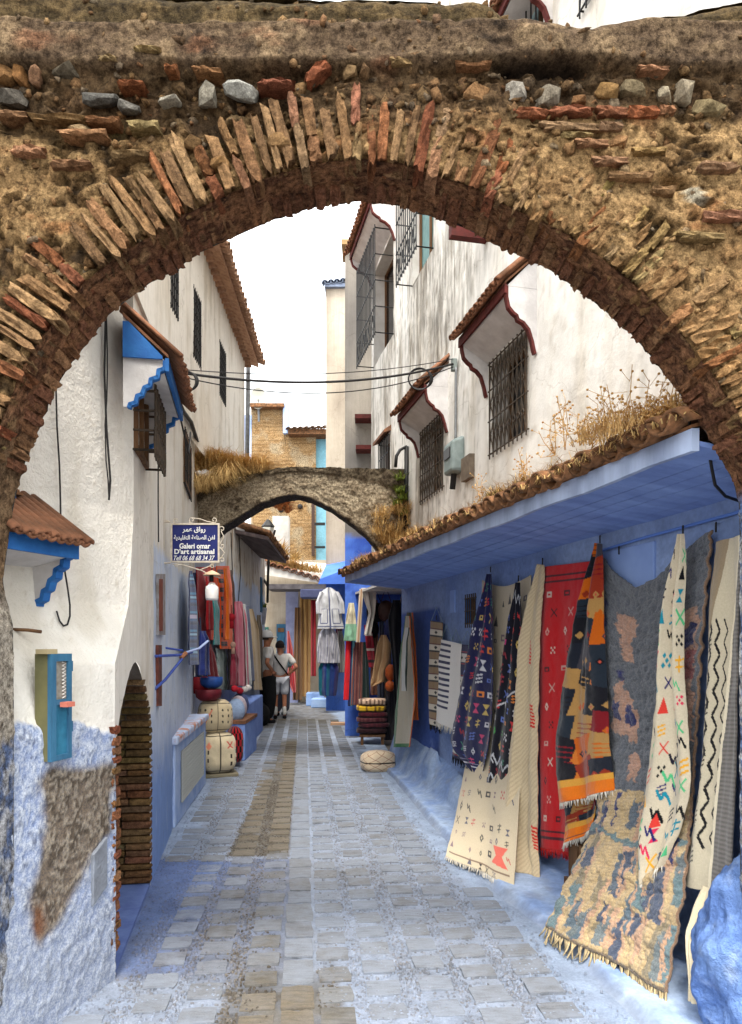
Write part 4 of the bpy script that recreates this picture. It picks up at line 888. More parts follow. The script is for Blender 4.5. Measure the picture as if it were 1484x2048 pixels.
lay_tiles(rfo, m_tile_eave, f(5.5, .10, 6.36), f(12.5, .10, 6.36), V((-.3, 0, .0)), .16, 1, pans=False)
# ================================================================== second arch across the lane
sa = empty('far_arch', (-.9, 9.1, 2.8), 'smaller grey plastered arch spanning the lane, dry grass on one shoulder', 'arch')
A2F, A2B = 9.05, 9.42
in2 = [(374, 1135), (400, 1090), (440, 1058), (480, 1033), (520, 1008), (560, 994), (590, 989), (620, 996), (660, 1016), (700, 1044), (730, 1068), (752, 1095), (775, 1130), (822, 1150)]
top2 = [(374, 985), (400, 985), (440, 966), (480, 955), (520, 944), (560, 937), (590, 935), (620, 935), (660, 936), (700, 937), (730, 938), (752, 938), (780, 939), (822, 940)]
ip = np.array([[P(x, y, A2F).x, P(x, y, A2F).z] for x, y in in2]); tp2 = np.array([[P(x, y, A2F).x, P(x, y, A2F).z] for x, y in top2])
s_ = np.linspace(0, 1, 150); si = np.linspace(0, 1, len(ip))
I2 = np.c_[np.interp(s_, si, ip[:, 0]), np.interp(s_, si, ip[:, 1])]; T2 = np.c_[np.interp(s_, si, tp2[:, 0]), np.interp(s_, si, tp2[:, 1])]
r_ = np.linspace(0, 1, 60); G2 = I2[:, None] * (1 - r_[None, :, None]) + T2[:, None] * r_[None, :, None]
A = np.stack([G2[..., 0], np.full(G2.shape[:2], A2F), G2[..., 1]], -1)
n1 = fbm(A, 3, 4, 150); n2 = fbm(A, 12, 4, 151); n3 = fbm(A, 34, 3, 152)
C2 = mixc(ca(192, 180, 158) * np.ones(A.shape), ca(160, 146, 126), ss(-.3, .4, n2)); C2 = mixc(C2, ca(86, 74, 62), ss(.2, .52, n1 * .5 + n2 * .6 + n3 * .4) * .85)
tb = ss(.80, .86, r_[None, :] + .05 * n2); C2 = mixc(C2, mixc(ca(92, 82, 68) * np.ones_like(C2), ca(66, 56, 46), ss(-.1, .4, n2)), tb * .8)
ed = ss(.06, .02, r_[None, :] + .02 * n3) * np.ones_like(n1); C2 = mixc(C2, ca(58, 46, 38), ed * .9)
Aj = A.copy(); Aj[..., 1] -= .03 * n2 + .02 * n3 + .03 * tb; Aj[..., 2] += .012 * n3 * (r_[None] < .05) + .012 * n2 * (r_[None] > .97)
grid('plaster_face', Aj, m_masonry, sa, C2)
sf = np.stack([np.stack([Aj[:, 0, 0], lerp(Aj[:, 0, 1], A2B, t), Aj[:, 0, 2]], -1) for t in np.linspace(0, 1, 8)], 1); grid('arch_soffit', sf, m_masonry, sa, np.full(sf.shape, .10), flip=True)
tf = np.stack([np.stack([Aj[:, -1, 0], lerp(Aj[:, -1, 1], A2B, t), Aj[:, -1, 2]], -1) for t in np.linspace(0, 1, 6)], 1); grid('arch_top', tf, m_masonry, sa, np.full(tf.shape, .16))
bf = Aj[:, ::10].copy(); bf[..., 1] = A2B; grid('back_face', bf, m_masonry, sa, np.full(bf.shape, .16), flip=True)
# ================================================================== left side beyond the arch: low shop house
ls = empty('streaked_shop_house', (-2.3, 12, 0), 'low pale blue shop house with rust streaks and a wooden eave', 'house')
LS = (-1.876, -.032); PLS = Pl(LS)
def col_ls(A):
    s1, s2 = streaks(A, 1, 14); Z = A[..., 2]; n = fbm(A, 4, 3, 160)
    C = mixc(ca(206, 198, 186) * np.ones(A.shape), ca(150, 124, 96), ss(.05, .45, s2 + .4 * s1)); b = mixc(ca(186, 198, 222) * np.ones(A.shape), ca(164, 180, 214), ss(-.2, .4, n))
    return mixc(C, b, ss(2.75, 2.6, Z + .3 * n))
wall('wall', LS, 8.9, 16.4, 0, 3.5, .07, ls, col_ls, m_plaster, (), .012)
m_ = MB(); q = PLS.p(16.4, 0, 0); m_.quad(q, q + V((-3, 0, 0)), q + V((-3, 0, 3.5)), q + V((0, 0, 3.5))); m_.quad(PLS.p(8.9, .01, 3.5), PLS.p(16.4, .01, 3.5), PLS.p(16.4, -1.5, 3.52), PLS.p(8.9, -1.5, 3.52)); m_.build('side_wall', m_white, ls)
m_ = MB(); f = PLS.p
ev = m_.hexa([f(12.0, -.02, 3.42), f(15.6, -.02, 3.42), f(15.6, .55, 3.30), f(12.0, .55, 3.30), f(12.0, -.02, 3.48), f(15.6, -.02, 3.48), f(15.6, .55, 3.36), f(12.0, .55, 3.36)]).build('wooden_eave', plain('grey wood', c(104, 90, 88), c(72, 62, 62), 10, .9, .4, 40, stretch=(1, .15, 1)), ls)
lay_tiles(ev, m_tile_old, f(12.0, .58, 3.37), f(15.6, .58, 3.37), V((-.58, 0, .2)), .17, 1)
window(ls, PLS, 15.5, 15.75, 2.25, 3.0, .004, glass=m_teal, revcol=m_teal, name='shutter', frame_mat=m_teal)
# ================================================================== end of the lane
eh = empty('beige_end_house', (-2.4, 19.5, 0), 'beige house with teal door closing the end of the lane', 'house')
def flat(name, x0, x1, y0, y1, Y, parent, colf, mat, step=.12, disp=.02):
    a, b = P(x0, y1, Y), P(x1, y0, Y); xs = np.arange(a.x, b.x + step, step); zs = np.arange(max(a.z, 0), b.z + step, step); xs[-1] = b.x; zs[-1] = b.z
    Xg, Zg = np.meshgrid(xs, zs, indexing='ij'); A = np.stack([Xg, np.full(Xg.shape, Y), Zg], -1); C = colf(A); A = A.copy(); A[..., 1] += disp * fbm(A, 2, 3, 170)
    return grid(name, A, mat, parent, C)
def mottled(a, b, k=2, s=180, st=None):
    def f_(A):
        q = A.copy()
        if st: q[..., 2] *= st
        return mixc(np.array(c(*a)) * np.ones(A.shape), np.array(c(*b)), ss(-.25, .4, fbm(q, k, 4, s)))
    return f_
flat('wall', 470, 660, 1120, 1420, 19.5, eh, mottled((188, 176, 158), (160, 146, 128), 2), m_plaster, .1)
w_ = MB()
fl = lambda m, x0, x1, y0, y1, Y, th=.05: m.hexa([P(x0, y1, Y), P(x1, y1, Y), P(x1, y1, Y) + V((0, th, 0)), P(x0, y1, Y) + V((0, th, 0)), P(x0, y0, Y), P(x1, y0, Y), P(x1, y0, Y) + V((0, th, 0)), P(x0, y0, Y) + V((0, th, 0))])
d_ = fl(MB(), 553, 571, 1248, 1407, 19.40).build('door', m_teal, eh); fl(MB(), 555.5, 568.5, 1256, 1264, 19.38, .03).build('door_pane', m_wood, eh)
for k in range(5): fl(MB(), 555.5, 568.5, 1272 + k * 26, 1292 + k * 26, 19.385, .02).build('door_panel', m_teal, eh)
fl(MB(), 519, 537, 1254, 1300, 19.42).build('shutter', plain('green shutter', c(60, 110, 100), c(48, 90, 84), 10), eh)
fl(MB(), 571.5, 596, 1170, 1408, 19.3, .12).build('lavender_pier', plain('lavender wash', c(150, 156, 190), c(126, 130, 166), 4, .9), eh)
# tiled awning on the far house
fa_ = empty('far_tiled_awning', P(590, 1150, 18.3), 'low tiled awning with dry weeds over the dark shop mouth at the lane end', 'awning')
fl(MB(), 534, 668, 1168, 1178, 18.0, 1.0).build('soffit', plain('dark soffit', c(96, 92, 94), c(70, 66, 70), 6), fa_)
m_ = MB(); m_.hexa([P(530, 1150, 18.0), P(668, 1170, 18.0), P(668, 1160, 19.2), P(530, 1140, 19.2), P(530, 1132, 18.0), P(668, 1152, 18.0), P(668, 1128, 19.2), P(530, 1118, 19.2)]); m_.build('roof_bed', m_white, fa_)
lay_tiles(fa_, m_tile, P(532, 1129, 17.95), P(645, 1163, 17.95), P(532, 1114, 19.0) - P(532, 1129, 17.95), .19, 1)
# brick house far behind
bh = empty('brick_house', (-3, 24, 0), 'unplastered ochre brick house far behind the lane, lit warm', 'house')
def col_brick(A):
    Z = A[..., 2]; n = fbm(A, 2.5, 4, 190); n2 = fbm(A * np.array([1, 1, 5]), 6, 3, 191); rowm = (np.abs(((Z / .115) % 1) - .5) > .42)
    C = mixc(ca(206, 176, 134) * np.ones(A.shape), ca(184, 150, 108), ss(-.3, .3, n2)); C = mixc(C, ca(200, 184, 156), ss(-.05, .35, n)); C = mixc(C, ca(112, 84, 60), rowm * .5 * ss(.3, -.1, n)); return C
flat('wall', 502, 572, 812, 1180, 24, bh, col_brick, m_masonry, .03, .03)
flat('wall', 572, 632, 868, 1180, 23.9, bh, col_brick, m_masonry, .03, .03)
flat('wall', 470, 503, 830, 1000, 23.95, bh, mottled((150, 172, 220), (196, 206, 226), 3, 195, .3), m_paint)
fl(MB(), 566, 577, 808, 866, 23.8, .3).build('blue_edge', plain('pale blue edge', c(164, 184, 224), None), bh)
flat('wall', 630, 668, 858, 1200, 24.1, bh, mottled((140, 196, 216), (126, 182, 206), 2, 197), m_paint)
m_ = fl(MB(), 500, 568, 806, 813, 23.7, .8); m_.build('coping', m_tile_old, bh)
e_ = fl(MB(), 576, 662, 858, 868, 23.5, .6).build('eave', m_tile_old, bh); lay_tiles(e_, m_tile_old, P(577, 860, 23.45), P(662, 856, 23.45), V((0, .7, .2)), .2, 1)
fl(MB(), 623, 629, 1000, 1112, 23.7, .1).build('downpipe', plain('brown pipe', c(70, 54, 48), None), bh); fl(MB(), 629, 650, 1045, 1050, 23.7, .1).build('pipe_bracket', m_iron_black, bh); fl(MB(), 629, 650, 1092, 1096, 23.7, .1).build('pipe_bracket', m_iron_black, bh)
fl(MB(), 545, 577, 1032, 1150, 22.5, .4).build('white_return', m_white, bh)
h_ = MB(); 
for x, y in ((600, 1013), (562, 1020)): h_.blob(P(x, y, 23.86), (.09, .05, .09))
h_.build('putlog_holes', m_dark, bh)['kind'] = 'stuff'
# towers on the right of the sky gap
tt_ = empty('tan_tower_house', (-.8, 17, 0), 'narrow tan plastered tower with blue foot behind the clothes stall', 'tower')
def col_tt(A):
    C = mottled((190, 178, 162), (150, 138, 124), 1.5, 200, .3)(A); return mixc(C, mixc(ca(80, 122, 214) * np.ones(A.shape), ca(120, 154, 222), ss(-.2, .4, fbm(A, 4, 3, 201))), ss(3.2, 3.15, A[..., 2]) * np.ones(A.shape[:2]))
flat('wall', 652, 700, 572, 1423, 17, tt_, col_tt, m_plaster, .1)
m_ = MB(); a_ = P(652, 1423, 17); b_ = P(652, 572, 17); m_.quad(a_, a_ + V((.3, 6, 0)), b_ + V((.3, 6, 0)), b_); m_.build('side_wall', m_white, tt_)
e_ = fl(MB(), 649, 700, 566, 573, 16.9, .5).build('coping', plain('blue tiles', c(126, 138, 160), c(104, 114, 134), 9), tt_); lay_tiles(e_, plain('blue glazed tile', c(126, 138, 160), c(104, 114, 134), 9), P(650, 567, 16.88), P(698, 562, 16.88), V((0, .4, .12)), .16, 1)
sh_ = MB(); sh_.hexa([P(636, 1168, 16.2), P(700, 1168, 16.2), P(700, 1160, 17), P(650, 1160, 17), P(640, 1158, 16.2), P(700, 1135, 16.2), P(700, 1120, 17), P(652, 1130, 17)]); sh_.build('blue_porch', plain('bright blue', c(70, 112, 214), c(88, 130, 222), 3, .8), tt_)
gt = empty('grey_tower_house', (-.2, 12.4, 0), 'weathered grey tower house with blue foot beside the white house', 'tower')
def col_gt(A):
    C = mottled((168, 160, 148), (116, 112, 108), 1.3, 205, .25)(A); n = fbm(A, 5, 3, 206); return mixc(C, mixc(ca(84, 124, 214) * np.ones(A.shape), ca(60, 92, 186), ss(-.2, .4, n)), ss(3.45, 3.40, A[..., 2] + .02 * n))
flat('wall', 690, 900, 484, 1475, 12.4, gt, col_gt, m_plaster, .07, .015)
m_ = MB(); a_ = P(690, 1475, 12.4); a_.z = 0; b_ = P(690, 484, 12.4); m_.quad(a_, a_ + V((.12, 4.6, 0)), b_ + V((.12, 4.6, 0)), b_); m_.build('side_wall', plain('grey plaster', c(150, 142, 132), c(120, 114, 106), 1.5, .95, stretch=(1, 1, .3)), gt)
fl(MB(), 683, 742, 478, 488, 12.3, .6).build('coping', plain('ochre cap', c(168, 140, 96), c(130, 106, 76), 9), gt)
for x0, x1, y0, y1 in ((709, 752, 820, 831), (711, 756, 883, 894)):
    q = P(x0, y1, 11.9); q2 = P(x1, y0, 11.9); MB().box((q.x, 12.1, q.z + .02), (q2.x, 12.45, q2.z)).build('beam_end', m_red, gt)
# shop recess under the white house
rs = empty('blue_shop_recess', (.8, 11, 0), 'open blue shop mouth beyond the end of the rug wall, crammed with goods', 'shop')
m_ = MB(); X9 = 2.45 - .22 * 9.35
m_.quad((X9, 9.35, 0), (1.6, 9.6, 0), (1.6, 9.6, 2.45), (X9, 9.35, 2.45)); m_.quad((1.6, 9.6, 0), (1.6, 12.4, 0), (1.6, 12.4, 2.45), (1.6, 9.6, 2.45)); m_.build('recess_wall', plain('deep blue', c(92, 120, 188), c(78, 104, 172), 4, .9), rs)
m_ = MB(); m_.hexa([V((X9 - .02, 9.3, 2.425)), V((1.7, 9.3, 2.425)), V((1.7, 12.45, 2.425)), V((-.28, 12.45, 2.425)), V((X9 - .02, 9.3, 2.46)), V((1.7, 9.3, 2.46)), V((1.7, 12.45, 2.46)), V((-.28, 12.45, 2.46))]); m_.build('ceiling', m_white, rs)
# blue rock-like foot of the arch
bm = bmesh.new(); bmesh.ops.create_icosphere(bm, subdivisions=6, radius=1)
co = np.array([v.co[:] for v in bm.verts]); rad = 1 + .20 * fbm(co, 1.3, 3, 210) + .13 * fbm(co, 3.2, 4, 211) + .05 * fbm(co, 9, 4, 212)
tn = np.clip(co[:, 2], -1, 1); sxy = np.where(tn > 0, 1 - .25 * tn, 1.0 - .06 * tn)
for v, k, q, s2 in zip(bm.verts, rad, co, sxy): v.co = V((q[0] * k * .50 * s2, q[1] * k * .38 * s2, q[2] * k * .54))
me = bpy.data.meshes.new('painted_boulder'); bm.to_mesh(me); bm.free(); me.polygons.foreach_set('use_smooth', np.ones(len(me.polygons), bool))
cc = np.array([v.co[:] for v in me.vertices]); nn = fbm(cc, 6, 4, 213); Cb = mixc(ca(126, 158, 214) * np.ones(cc.shape), ca(100, 132, 194), ss(-.3, .4, nn)); Cb = mixc(Cb, ca(172, 192, 224), ss(.25, .6, fbm(cc, 16, 3, 214)) * .6); Cb = mixc(Cb, ca(120, 116, 112), ss(.35, .6, fbm(cc, 7, 4, 215)) * .5); setcol(me, mixc(Cb, ca(150, 96, 66), ss(-.32, -.42, cc[:, 2] + .05 * nn) * .8))
bo = link('painted_boulder', me, vcol('boulder paint', .3, 9, .92, .9, 20, .03, scale2=45)); bo.location = (1.76, 3.0, .28); bo.rotation_euler = (0, R(-10), .4); tag(bo, 'big lumpy blue painted boulder at the foot of the arch', 'boulder')
# ================================================================== woven things: the pattern is drawn in code and carried by the mesh
class Cv:
    def __init__(s, wcm, hcm, px=.6, bg=(.5, .5, .5)):
        s.k = 1 / px; s.w = int(wcm * s.k); s.h = int(hcm * s.k); s.im = np.ones((s.h, s.w, 3)) * np.array(bg); s.W = wcm; s.H = hcm
    def poly(s, pts, col):
        pts = np.array(pts, float) * s.k; x0, y0 = np.floor(pts.min(0)).astype(int); x1, y1 = np.ceil(pts.max(0)).astype(int) + 1
        x0, y0 = max(x0, 0), max(y0, 0); x1, y1 = min(x1, s.w), min(y1, s.h)
        if x1 <= x0 or y1 <= y0: return
        gx, gy = np.meshgrid(np.arange(x0, x1) + .5, np.arange(y0, y1) + .5); ins = np.zeros(gx.shape, bool); n = len(pts)
        for i in range(n):
            (ax, ay), (bx, by) = pts[i], pts[i - 1]
            if ay == by: continue
            ins ^= ((ay > gy) != (by > gy)) & (gx < (bx - ax) * (gy - ay) / (by - ay) + ax)
        s.im[y0:y1, x0:x1][ins] = col
    def rect(s, x, y, w, h, col): s.poly([(x, y), (x + w, y), (x + w, y + h), (x, y + h)], col)
    def line(s, pts, w, col):
        for (a, b), (c_, d) in zip(pts[:-1], pts[1:]):
            l_ = math.hypot(c_ - a, d - b) or 1; nx, ny = -(d - b) / l_ * w / 2, (c_ - a) / l_ * w / 2
            s.poly([(a + nx, b + ny), (c_ + nx, d + ny), (c_ - nx, d - ny), (a - nx, b - ny)], col)
    def dia(s, x, y, w, h, col): s.poly([(x, y - h / 2), (x + w / 2, y), (x, y + h / 2), (x - w / 2, y)], col)
    def rnd(s, i, x, y, z, col, r=random):                      # one of a family of small woven motifs
        i = i % 9
        if i == 0: s.line([(x - z, y - z), (x + z, y + z)], z * .35, col); s.line([(x - z, y + z), (x + z, y - z)], z * .35, col)
        elif i == 1: s.dia(x, y, z * 1.5, z * 2.2, col); s.dia(x, y, z * .6, z * .9, s.im[min(s.h - 1, int(y * s.k)), 0])
        elif i == 2:
            for q in (-1, 0, 1): s.line([(x - z, y + q * z * .7), (x + z, y + q * z * .7 - z * .4)], z * .3, col)
        elif i == 3: s.line([(x - z, y - z), (x - z * .3, y + z * .2), (x + z * .1, y - z * .6), (x + z, y + z)], z * .35, col)
        elif i == 4: s.poly([(x - z, y - z), (x + z, y - z), (x - z, y + z), (x + z, y + z)], col)
        elif i == 5: s.line([(x, y - z * 1.2), (x, y + z * 1.2)], z * .3, col); s.line([(x - z, y - z * .5), (x + z, y - z * .7)], z * .3, col); s.line([(x - z, y + z * .5), (x + z, y + z * .3)], z * .3, col)
        elif i == 6: s.rect(x - z, y - z * .6, z * 2, z * 1.2, col); s.rect(x - z * .5, y - z * .25, z, z * .5, s.im[min(s.h - 1, int(y * s.k)), 0])
        elif i == 7:
            for a, b in ((-.6, -.6), (.6, -.6), (-.6, .6), (.6, .6), (0, 0)): s.dia(x + a * z, y + b * z, z * .75, z * .75, col)
        else: s.poly([(x - z, y + z), (x, y - z), (x + z, y + z)], col)
def catenary_pts(rows, plane, n):
    L = np.array([[*PL(r[0], r[1], plane, r[4])] for r in rows]); Rr = np.array([[*PL(r[2], r[3], plane, r[5])] for r in rows])
    m = (L + Rr) / 2; s = np.r_[0, np.cumsum(np.linalg.norm(np.diff(m, axis=0), axis=1))]; s /= s[-1]; t = np.linspace(0, 1, n)
    def sm(A):
        B = np.stack([np.interp(t, s, A[:, i]) for i in range(3)], -1); k = max(1, n // 24)
        if k > 1:
            pad = np.concatenate([2 * B[:1] - B[1:k + 1][::-1], B, 2 * B[-1:] - B[-k - 1:-1][::-1]]); ker = np.ones(2 * k + 1) / (2 * k + 1)
            B = np.stack([np.convolve(pad[:, i], ker, 'valid') for i in range(3)], -1)
        return B
    return sm(L), sm(Rr), t
def cloth(name, label, cat, rows, cv, plane, mat=m_cloth, fold=.015, k=2.0, ph=0., sag=0., bulge=.0, thick=.006, group=None, parent=None, rough_=0., topfold=1.0, seed=0, fringe=None, kk=None):
    im = cv.im if hasattr(cv, 'im') else cv; n, m = im.shape[:2]
    L, Rr, t = catenary_pts(rows, plane, n); u = np.linspace(0, 1, m)
    A = L[:, None] * (1 - u[None, :, None]) + Rr[:, None] * u[None, :, None]
    W = Pl(plane); nn = np.array(W.n)
    q = np.stack(np.broadcast_arrays(u[None] * 2.2, t[:, None] * 1.5, np.full((1, 1), seed * 3.1)), -1); w1 = fbm(q, 1.0, 3, 300 + seed)
    amp = fold * (.35 + .65 * ss(0, .25, t))[:, None] * topfold
    d = amp * (np.sin(2 * np.pi * k * u[None] + ph + 2.2 * w1) + .8) + bulge * np.sin(np.pi * u)[None] + fold * .8 * (w1 + .4) * ss(0, .3, t)[:, None]
    if rough_: A_ = A * 1.0; d = d + rough_ * (fbm(A_, 45, 3, 320 + seed) + .6 * np.sin(t * n / 3.6)[:, None] * (.6 + .8 * fbm(A_, 20, 2, 321)))
    d = d + fold * .28 * fbm(A, 14, 3, 350 + seed) + fold * .5 * np.abs(fbm(A * np.array([1, 1, .45]), 6, 2, 351 + seed))
    A = A + d[..., None] * nn
    if sag is not 0:
        sg = (np.interp(u, *zip(*sag)) if isinstance(sag, list) else sag * np.sin(np.pi * u)); A[..., 2] -= sg[None] * (1 - ss(0, .45, t))[:, None]
    o = grid(name, A, mat, parent, im, flip=False)
    s = o.modifiers.new('thickness', 'SOLIDIFY'); s.thickness = thick; s.offset = 0
    if parent is None: tag(o, label, cat, group)
    if fringe:
        fc, ln, cnt, fr = fringe; g_ = MB(); r = random.Random(seed)
        for i in range(cnt):
            uu = (i + .5) / cnt; j = min(m - 1, int(uu * m)); b = V(A[-1, j]); pv_ = V(A[-6, j]); dr = (b - pv_).normalized(); b = b - dr * .008
            l2 = ln * r.uniform(.7, 1.25); sd = W.u * r.uniform(-.5, .5) * ln
            e1 = b + dr * l2 * .5 + sd * .3; e2 = b + dr * l2 + sd + V((0, 0, -ln * .15))
            for e_ in (e1, e2): e_.z = max(e_.z, .012)
            g_.tube([b, e1, e2], fr, 4, fr * .6)
        fo_ = g_.build('fringe', fc, o, smooth=True); fo_['kind'] = 'stuff'
    return o
m_fr_white = plain('white fringe', c(214, 208, 196), c(186, 178, 164), 40, .95); m_fr_tan = plain('wool fringe', c(182, 164, 128), c(150, 132, 100), 40, .95); m_fr_red = plain('red fringe', c(170, 34, 34), None, rough=.95); m_fr_navy = plain('navy fringe', c(34, 34, 62), None, rough=.95)
CREAM = c(192, 178, 152); BLK = c(30, 28, 30); NAVY = c(34, 36, 74)
GR = 'rugs and blankets hung along the blue wall'
# --- red rug
cv = Cv(52, 175, .6, c(186, 14, 22))
for y in (6, 9.5, 163, 167): cv.rect(0, y, 52, 1.3, c(70, 14, 26))
for j in range(13):
    for i in range(3):
        x = 9 + i * 16 + (j % 2) * 5; y = 18 + j * 11.5; col = [c(206, 186, 172), c(70, 16, 24), c(196, 150, 140)][(i + j) % 3]
        cv.rnd([6, 0, 1, 7][j % 4], x, y, 2.6, col)
cloth('red_rug', 'red flat woven rug with small white and black motifs and red fringe', 'rug', [(1087, 1134, 1200, 1120, .03, .03), (1087, 1400, 1180, 1390, .05, .05), (1087, 1695, 1150, 1705, .13, .12)], cv, RW, fold=.012, k=1.3, seed=1, group=GR, fringe=(m_fr_red, .05, 46, .004))
# --- big cream rug with scattered black signs
cv = Cv(95, 190, .6, CREAM); r = random.Random(3)
for j in range(17):
    for i in range(7):
        if r.random() < .8: cv.rnd(r.randrange(9), 8 + i * 13 + r.uniform(-2, 2), 10 + j * 11 + r.uniform(-2, 2), r.uniform(2.0, 3.6), r.choice([c(60, 56, 60), c(50, 46, 48), c(120, 100, 110), c(180, 90, 84), c(84, 84, 100), c(70, 70, 66)]))
cv.poly([(66, 166), (86, 166), (80, 173), (88, 181), (66, 179), (72, 173)], c(206, 98, 84)); cv.line([(4, 184), (90, 184)], 1.2, c(120, 100, 84))
cloth('cream_sign_rug', 'long cream rug scattered with black and pink woven signs, its fringe on the kerb', 'rug', [(966, 1160, 1062, 1150, .02, .02), (958, 1300, 1060, 1300, .04, .04), (935, 1520, 1045, 1530, .13, .12), (914, 1640, 1036, 1665, .44, .32), (897, 1712, 1030, 1772, .69, .5)], cv, RW, fold=.012, k=1.6, sag=.07, seed=2, group=GR, fringe=(m_fr_white, .045, 60, .0035))
# --- navy embroidered blanket
cv = Cv(58, 130, .6, NAVY); r = random.Random(5); PALC = [c(196, 60, 60), c(216, 130, 60), c(200, 200, 206), c(70, 130, 110), c(190, 70, 110), c(196, 170, 96), c(90, 110, 180), c(150, 50, 60)]
for j in range(13):
    for i in range(6): cv.rnd(r.randrange(8), 6 + i * 9.5 + (j % 2) * 3, 8 + j * 9, r.uniform(1.9, 3.2), r.choice(PALC))
cv.line([(0, 122), (58, 122)], 1.3, c(190, 190, 200)); cv.line([(0, 118.5), (58, 118.5)], .7, c(150, 150, 170))
cloth('navy_blanket', 'navy embroidered blanket gathered on one hook, bright little motifs', 'blanket', [(977, 1148, 985, 1148, .08, .08), (961, 1220, 992, 1222, .10, .09), (938, 1305, 997, 1330, .13, .10), (918, 1415, 994, 1430, .15, .12), (905, 1490, 981, 1520, .17, .14), (950, 1540, 972, 1556, .17, .15)], cv, RW, fold=.022, k=2.2, seed=3, group=GR, fringe=(m_fr_navy, .05, 40, .004))
# --- black embroidered blanket
cv = Cv(46, 140, .6, c(24, 24, 34)); r = random.Random(8)
for j in range(13):
    for i in range(4): cv.rnd(r.randrange(8), 6 + i * 11 + (j % 2) * 3, 22 + j * 8.5, r.uniform(1.8, 3.2), r.choice(PALC + [c(60, 160, 70), c(206, 206, 210), c(206, 60, 130)]))
for y0_ in (4, 112, 124): cv.line([(2 + i * 4.4, y0_ + (6 if i % 2 else 0) + i * .5) for i in range(11)], 1.1, c(186, 188, 194))
cv.line([(3, 85), (43, 66)], 1.0, c(196, 196, 200))
cloth('black_blanket', 'black embroidered blanket pinched to a point, green and white motifs', 'blanket', [(1034, 1165, 1040, 1165, .09, .09), (1023, 1240, 1044, 1240, .10, .10), (1007, 1340, 1042, 1360, .12, .11), (989, 1450, 1036, 1480, .15, .13), (978, 1560, 1027, 1575, .18, .16), (986, 1598, 1016, 1590, .18, .17)], cv, RW, fold=.018, k=1.8, seed=4, group=GR, fringe=(m_fr_navy, .04, 30, .004))
# --- chunky cream blanket with red stitches
cv = Cv(56, 185, .6, c(196, 178, 146)); im = cv.im; gy, gx = np.mgrid[0:cv.h, 0:cv.w]; wv = np.sin((gy + gx * .55) * 1.25); im *= (1 - .16 * (wv > .2))[..., None]
for x, y in ((30, 45), (44, 82), (50, 150)):
    for q in range(7): cv.line([(x + q * .5 - 2, y + q * 2), (x + 6 + q * .5, y + q * 2 + 1)], 1.2, c(196, 40, 32))
cloth('cream_ribbed_blanket', 'thick ribbed cream blanket with a few red stitches', 'blanket', [(1076, 1128, 1091, 1130, .06, .05), (1060, 1190, 1090, 1190, .09, .06), (1043, 1300, 1088, 1300, .12, .07), (1022, 1560, 1087, 1560, .20, .11), (1014, 1670, 1088, 1690, .30, .16), (1036, 1738, 1093, 1763, .36, .24)], cv, RW, fold=.026, k=1.5, seed=5, group=GR, thick=.012, rough_=.003)
# --- orange patchwork kilim
def kilim(h, sd):
    cv = Cv(60, h, .6, c(196, 110, 40)); r = random.Random(sd); y = 0; pal = [c(190, 92, 22), c(30, 34, 44), c(168, 128, 74), c(120, 24, 32), c(60, 58, 66), c(26, 26, 32), c(140, 48, 28), c(36, 44, 54)]; q = 0
    while y < h:
        bh_ = r.uniform(11, 18); x = 0
        while x < 60:
            bw_ = r.uniform(18, 34); col = pal[q % 8]; q += r.choice((1, 2, 3)); sk = r.uniform(-7, 7)
            cv.poly([(x, y - 4 + sk * .5), (x + bw_ + 3, y - 4 - sk * .5), (x + bw_ + 3 + sk, y + bh_), (x + sk, y + bh_)], col)
            st = r.randrange(3); c2 = pal[(q + 3) % 8]
            if st == 0:
                for k_ in range(4): cv.line([(x + 2, y + 1.5 + k_ * 3), (x + bw_ - 1, y + 1.5 + k_ * 3 - sk * .3)], .9, c2)
            elif st == 1: cv.dia(x + bw_ * .3, y + bh_ * .5, 7, 5, c2); cv.dia(x + bw_ * .7, y + bh_ * .45, 7, 5, c2); cv.dia(x + bw_ * .3, y + bh_ * .5, 3, 2, c(190, 80, 60))
            x += bw_
        y += bh_
    cv.rect(0, h - 9, 60, 6, c(216, 112, 26)); cv.rect(0, h - 13, 60, 4, c(208, 150, 60)); cv.rect(0, h - 2.5, 60, 3, c(220, 110, 26))
    return cv
cloth('orange_kilim', 'patchwork kilim in orange, black and ochre gathered on a hook above white fringe', 'rug', [(1194, 1086, 1207, 1088, .10, .10), (1176, 1160, 1209, 1160, .12, .11), (1146, 1300, 1213, 1300, .14, .12), (1121, 1480, 1223, 1478, .17, .15), (1128, 1608, 1234, 1580, .20, .18)], kilim(160, 4), RW, fold=.028, k=1.7, seed=6, group=GR, fringe=(m_fr_white, .035, 70, .0035))
cloth('folded_kilim_end', 'folded lower end of the orange kilim showing a second white fringe', 'rug', [(1140, 1585, 1212, 1570, .13, .13), (1130, 1650, 1204, 1620, .14, .13), (1131, 1693, 1203, 1655, .16, .15)], kilim(42, 9), RW, fold=.03, k=1.3, seed=7, group=GR, fringe=(m_fr_white, .035, 60, .0035))
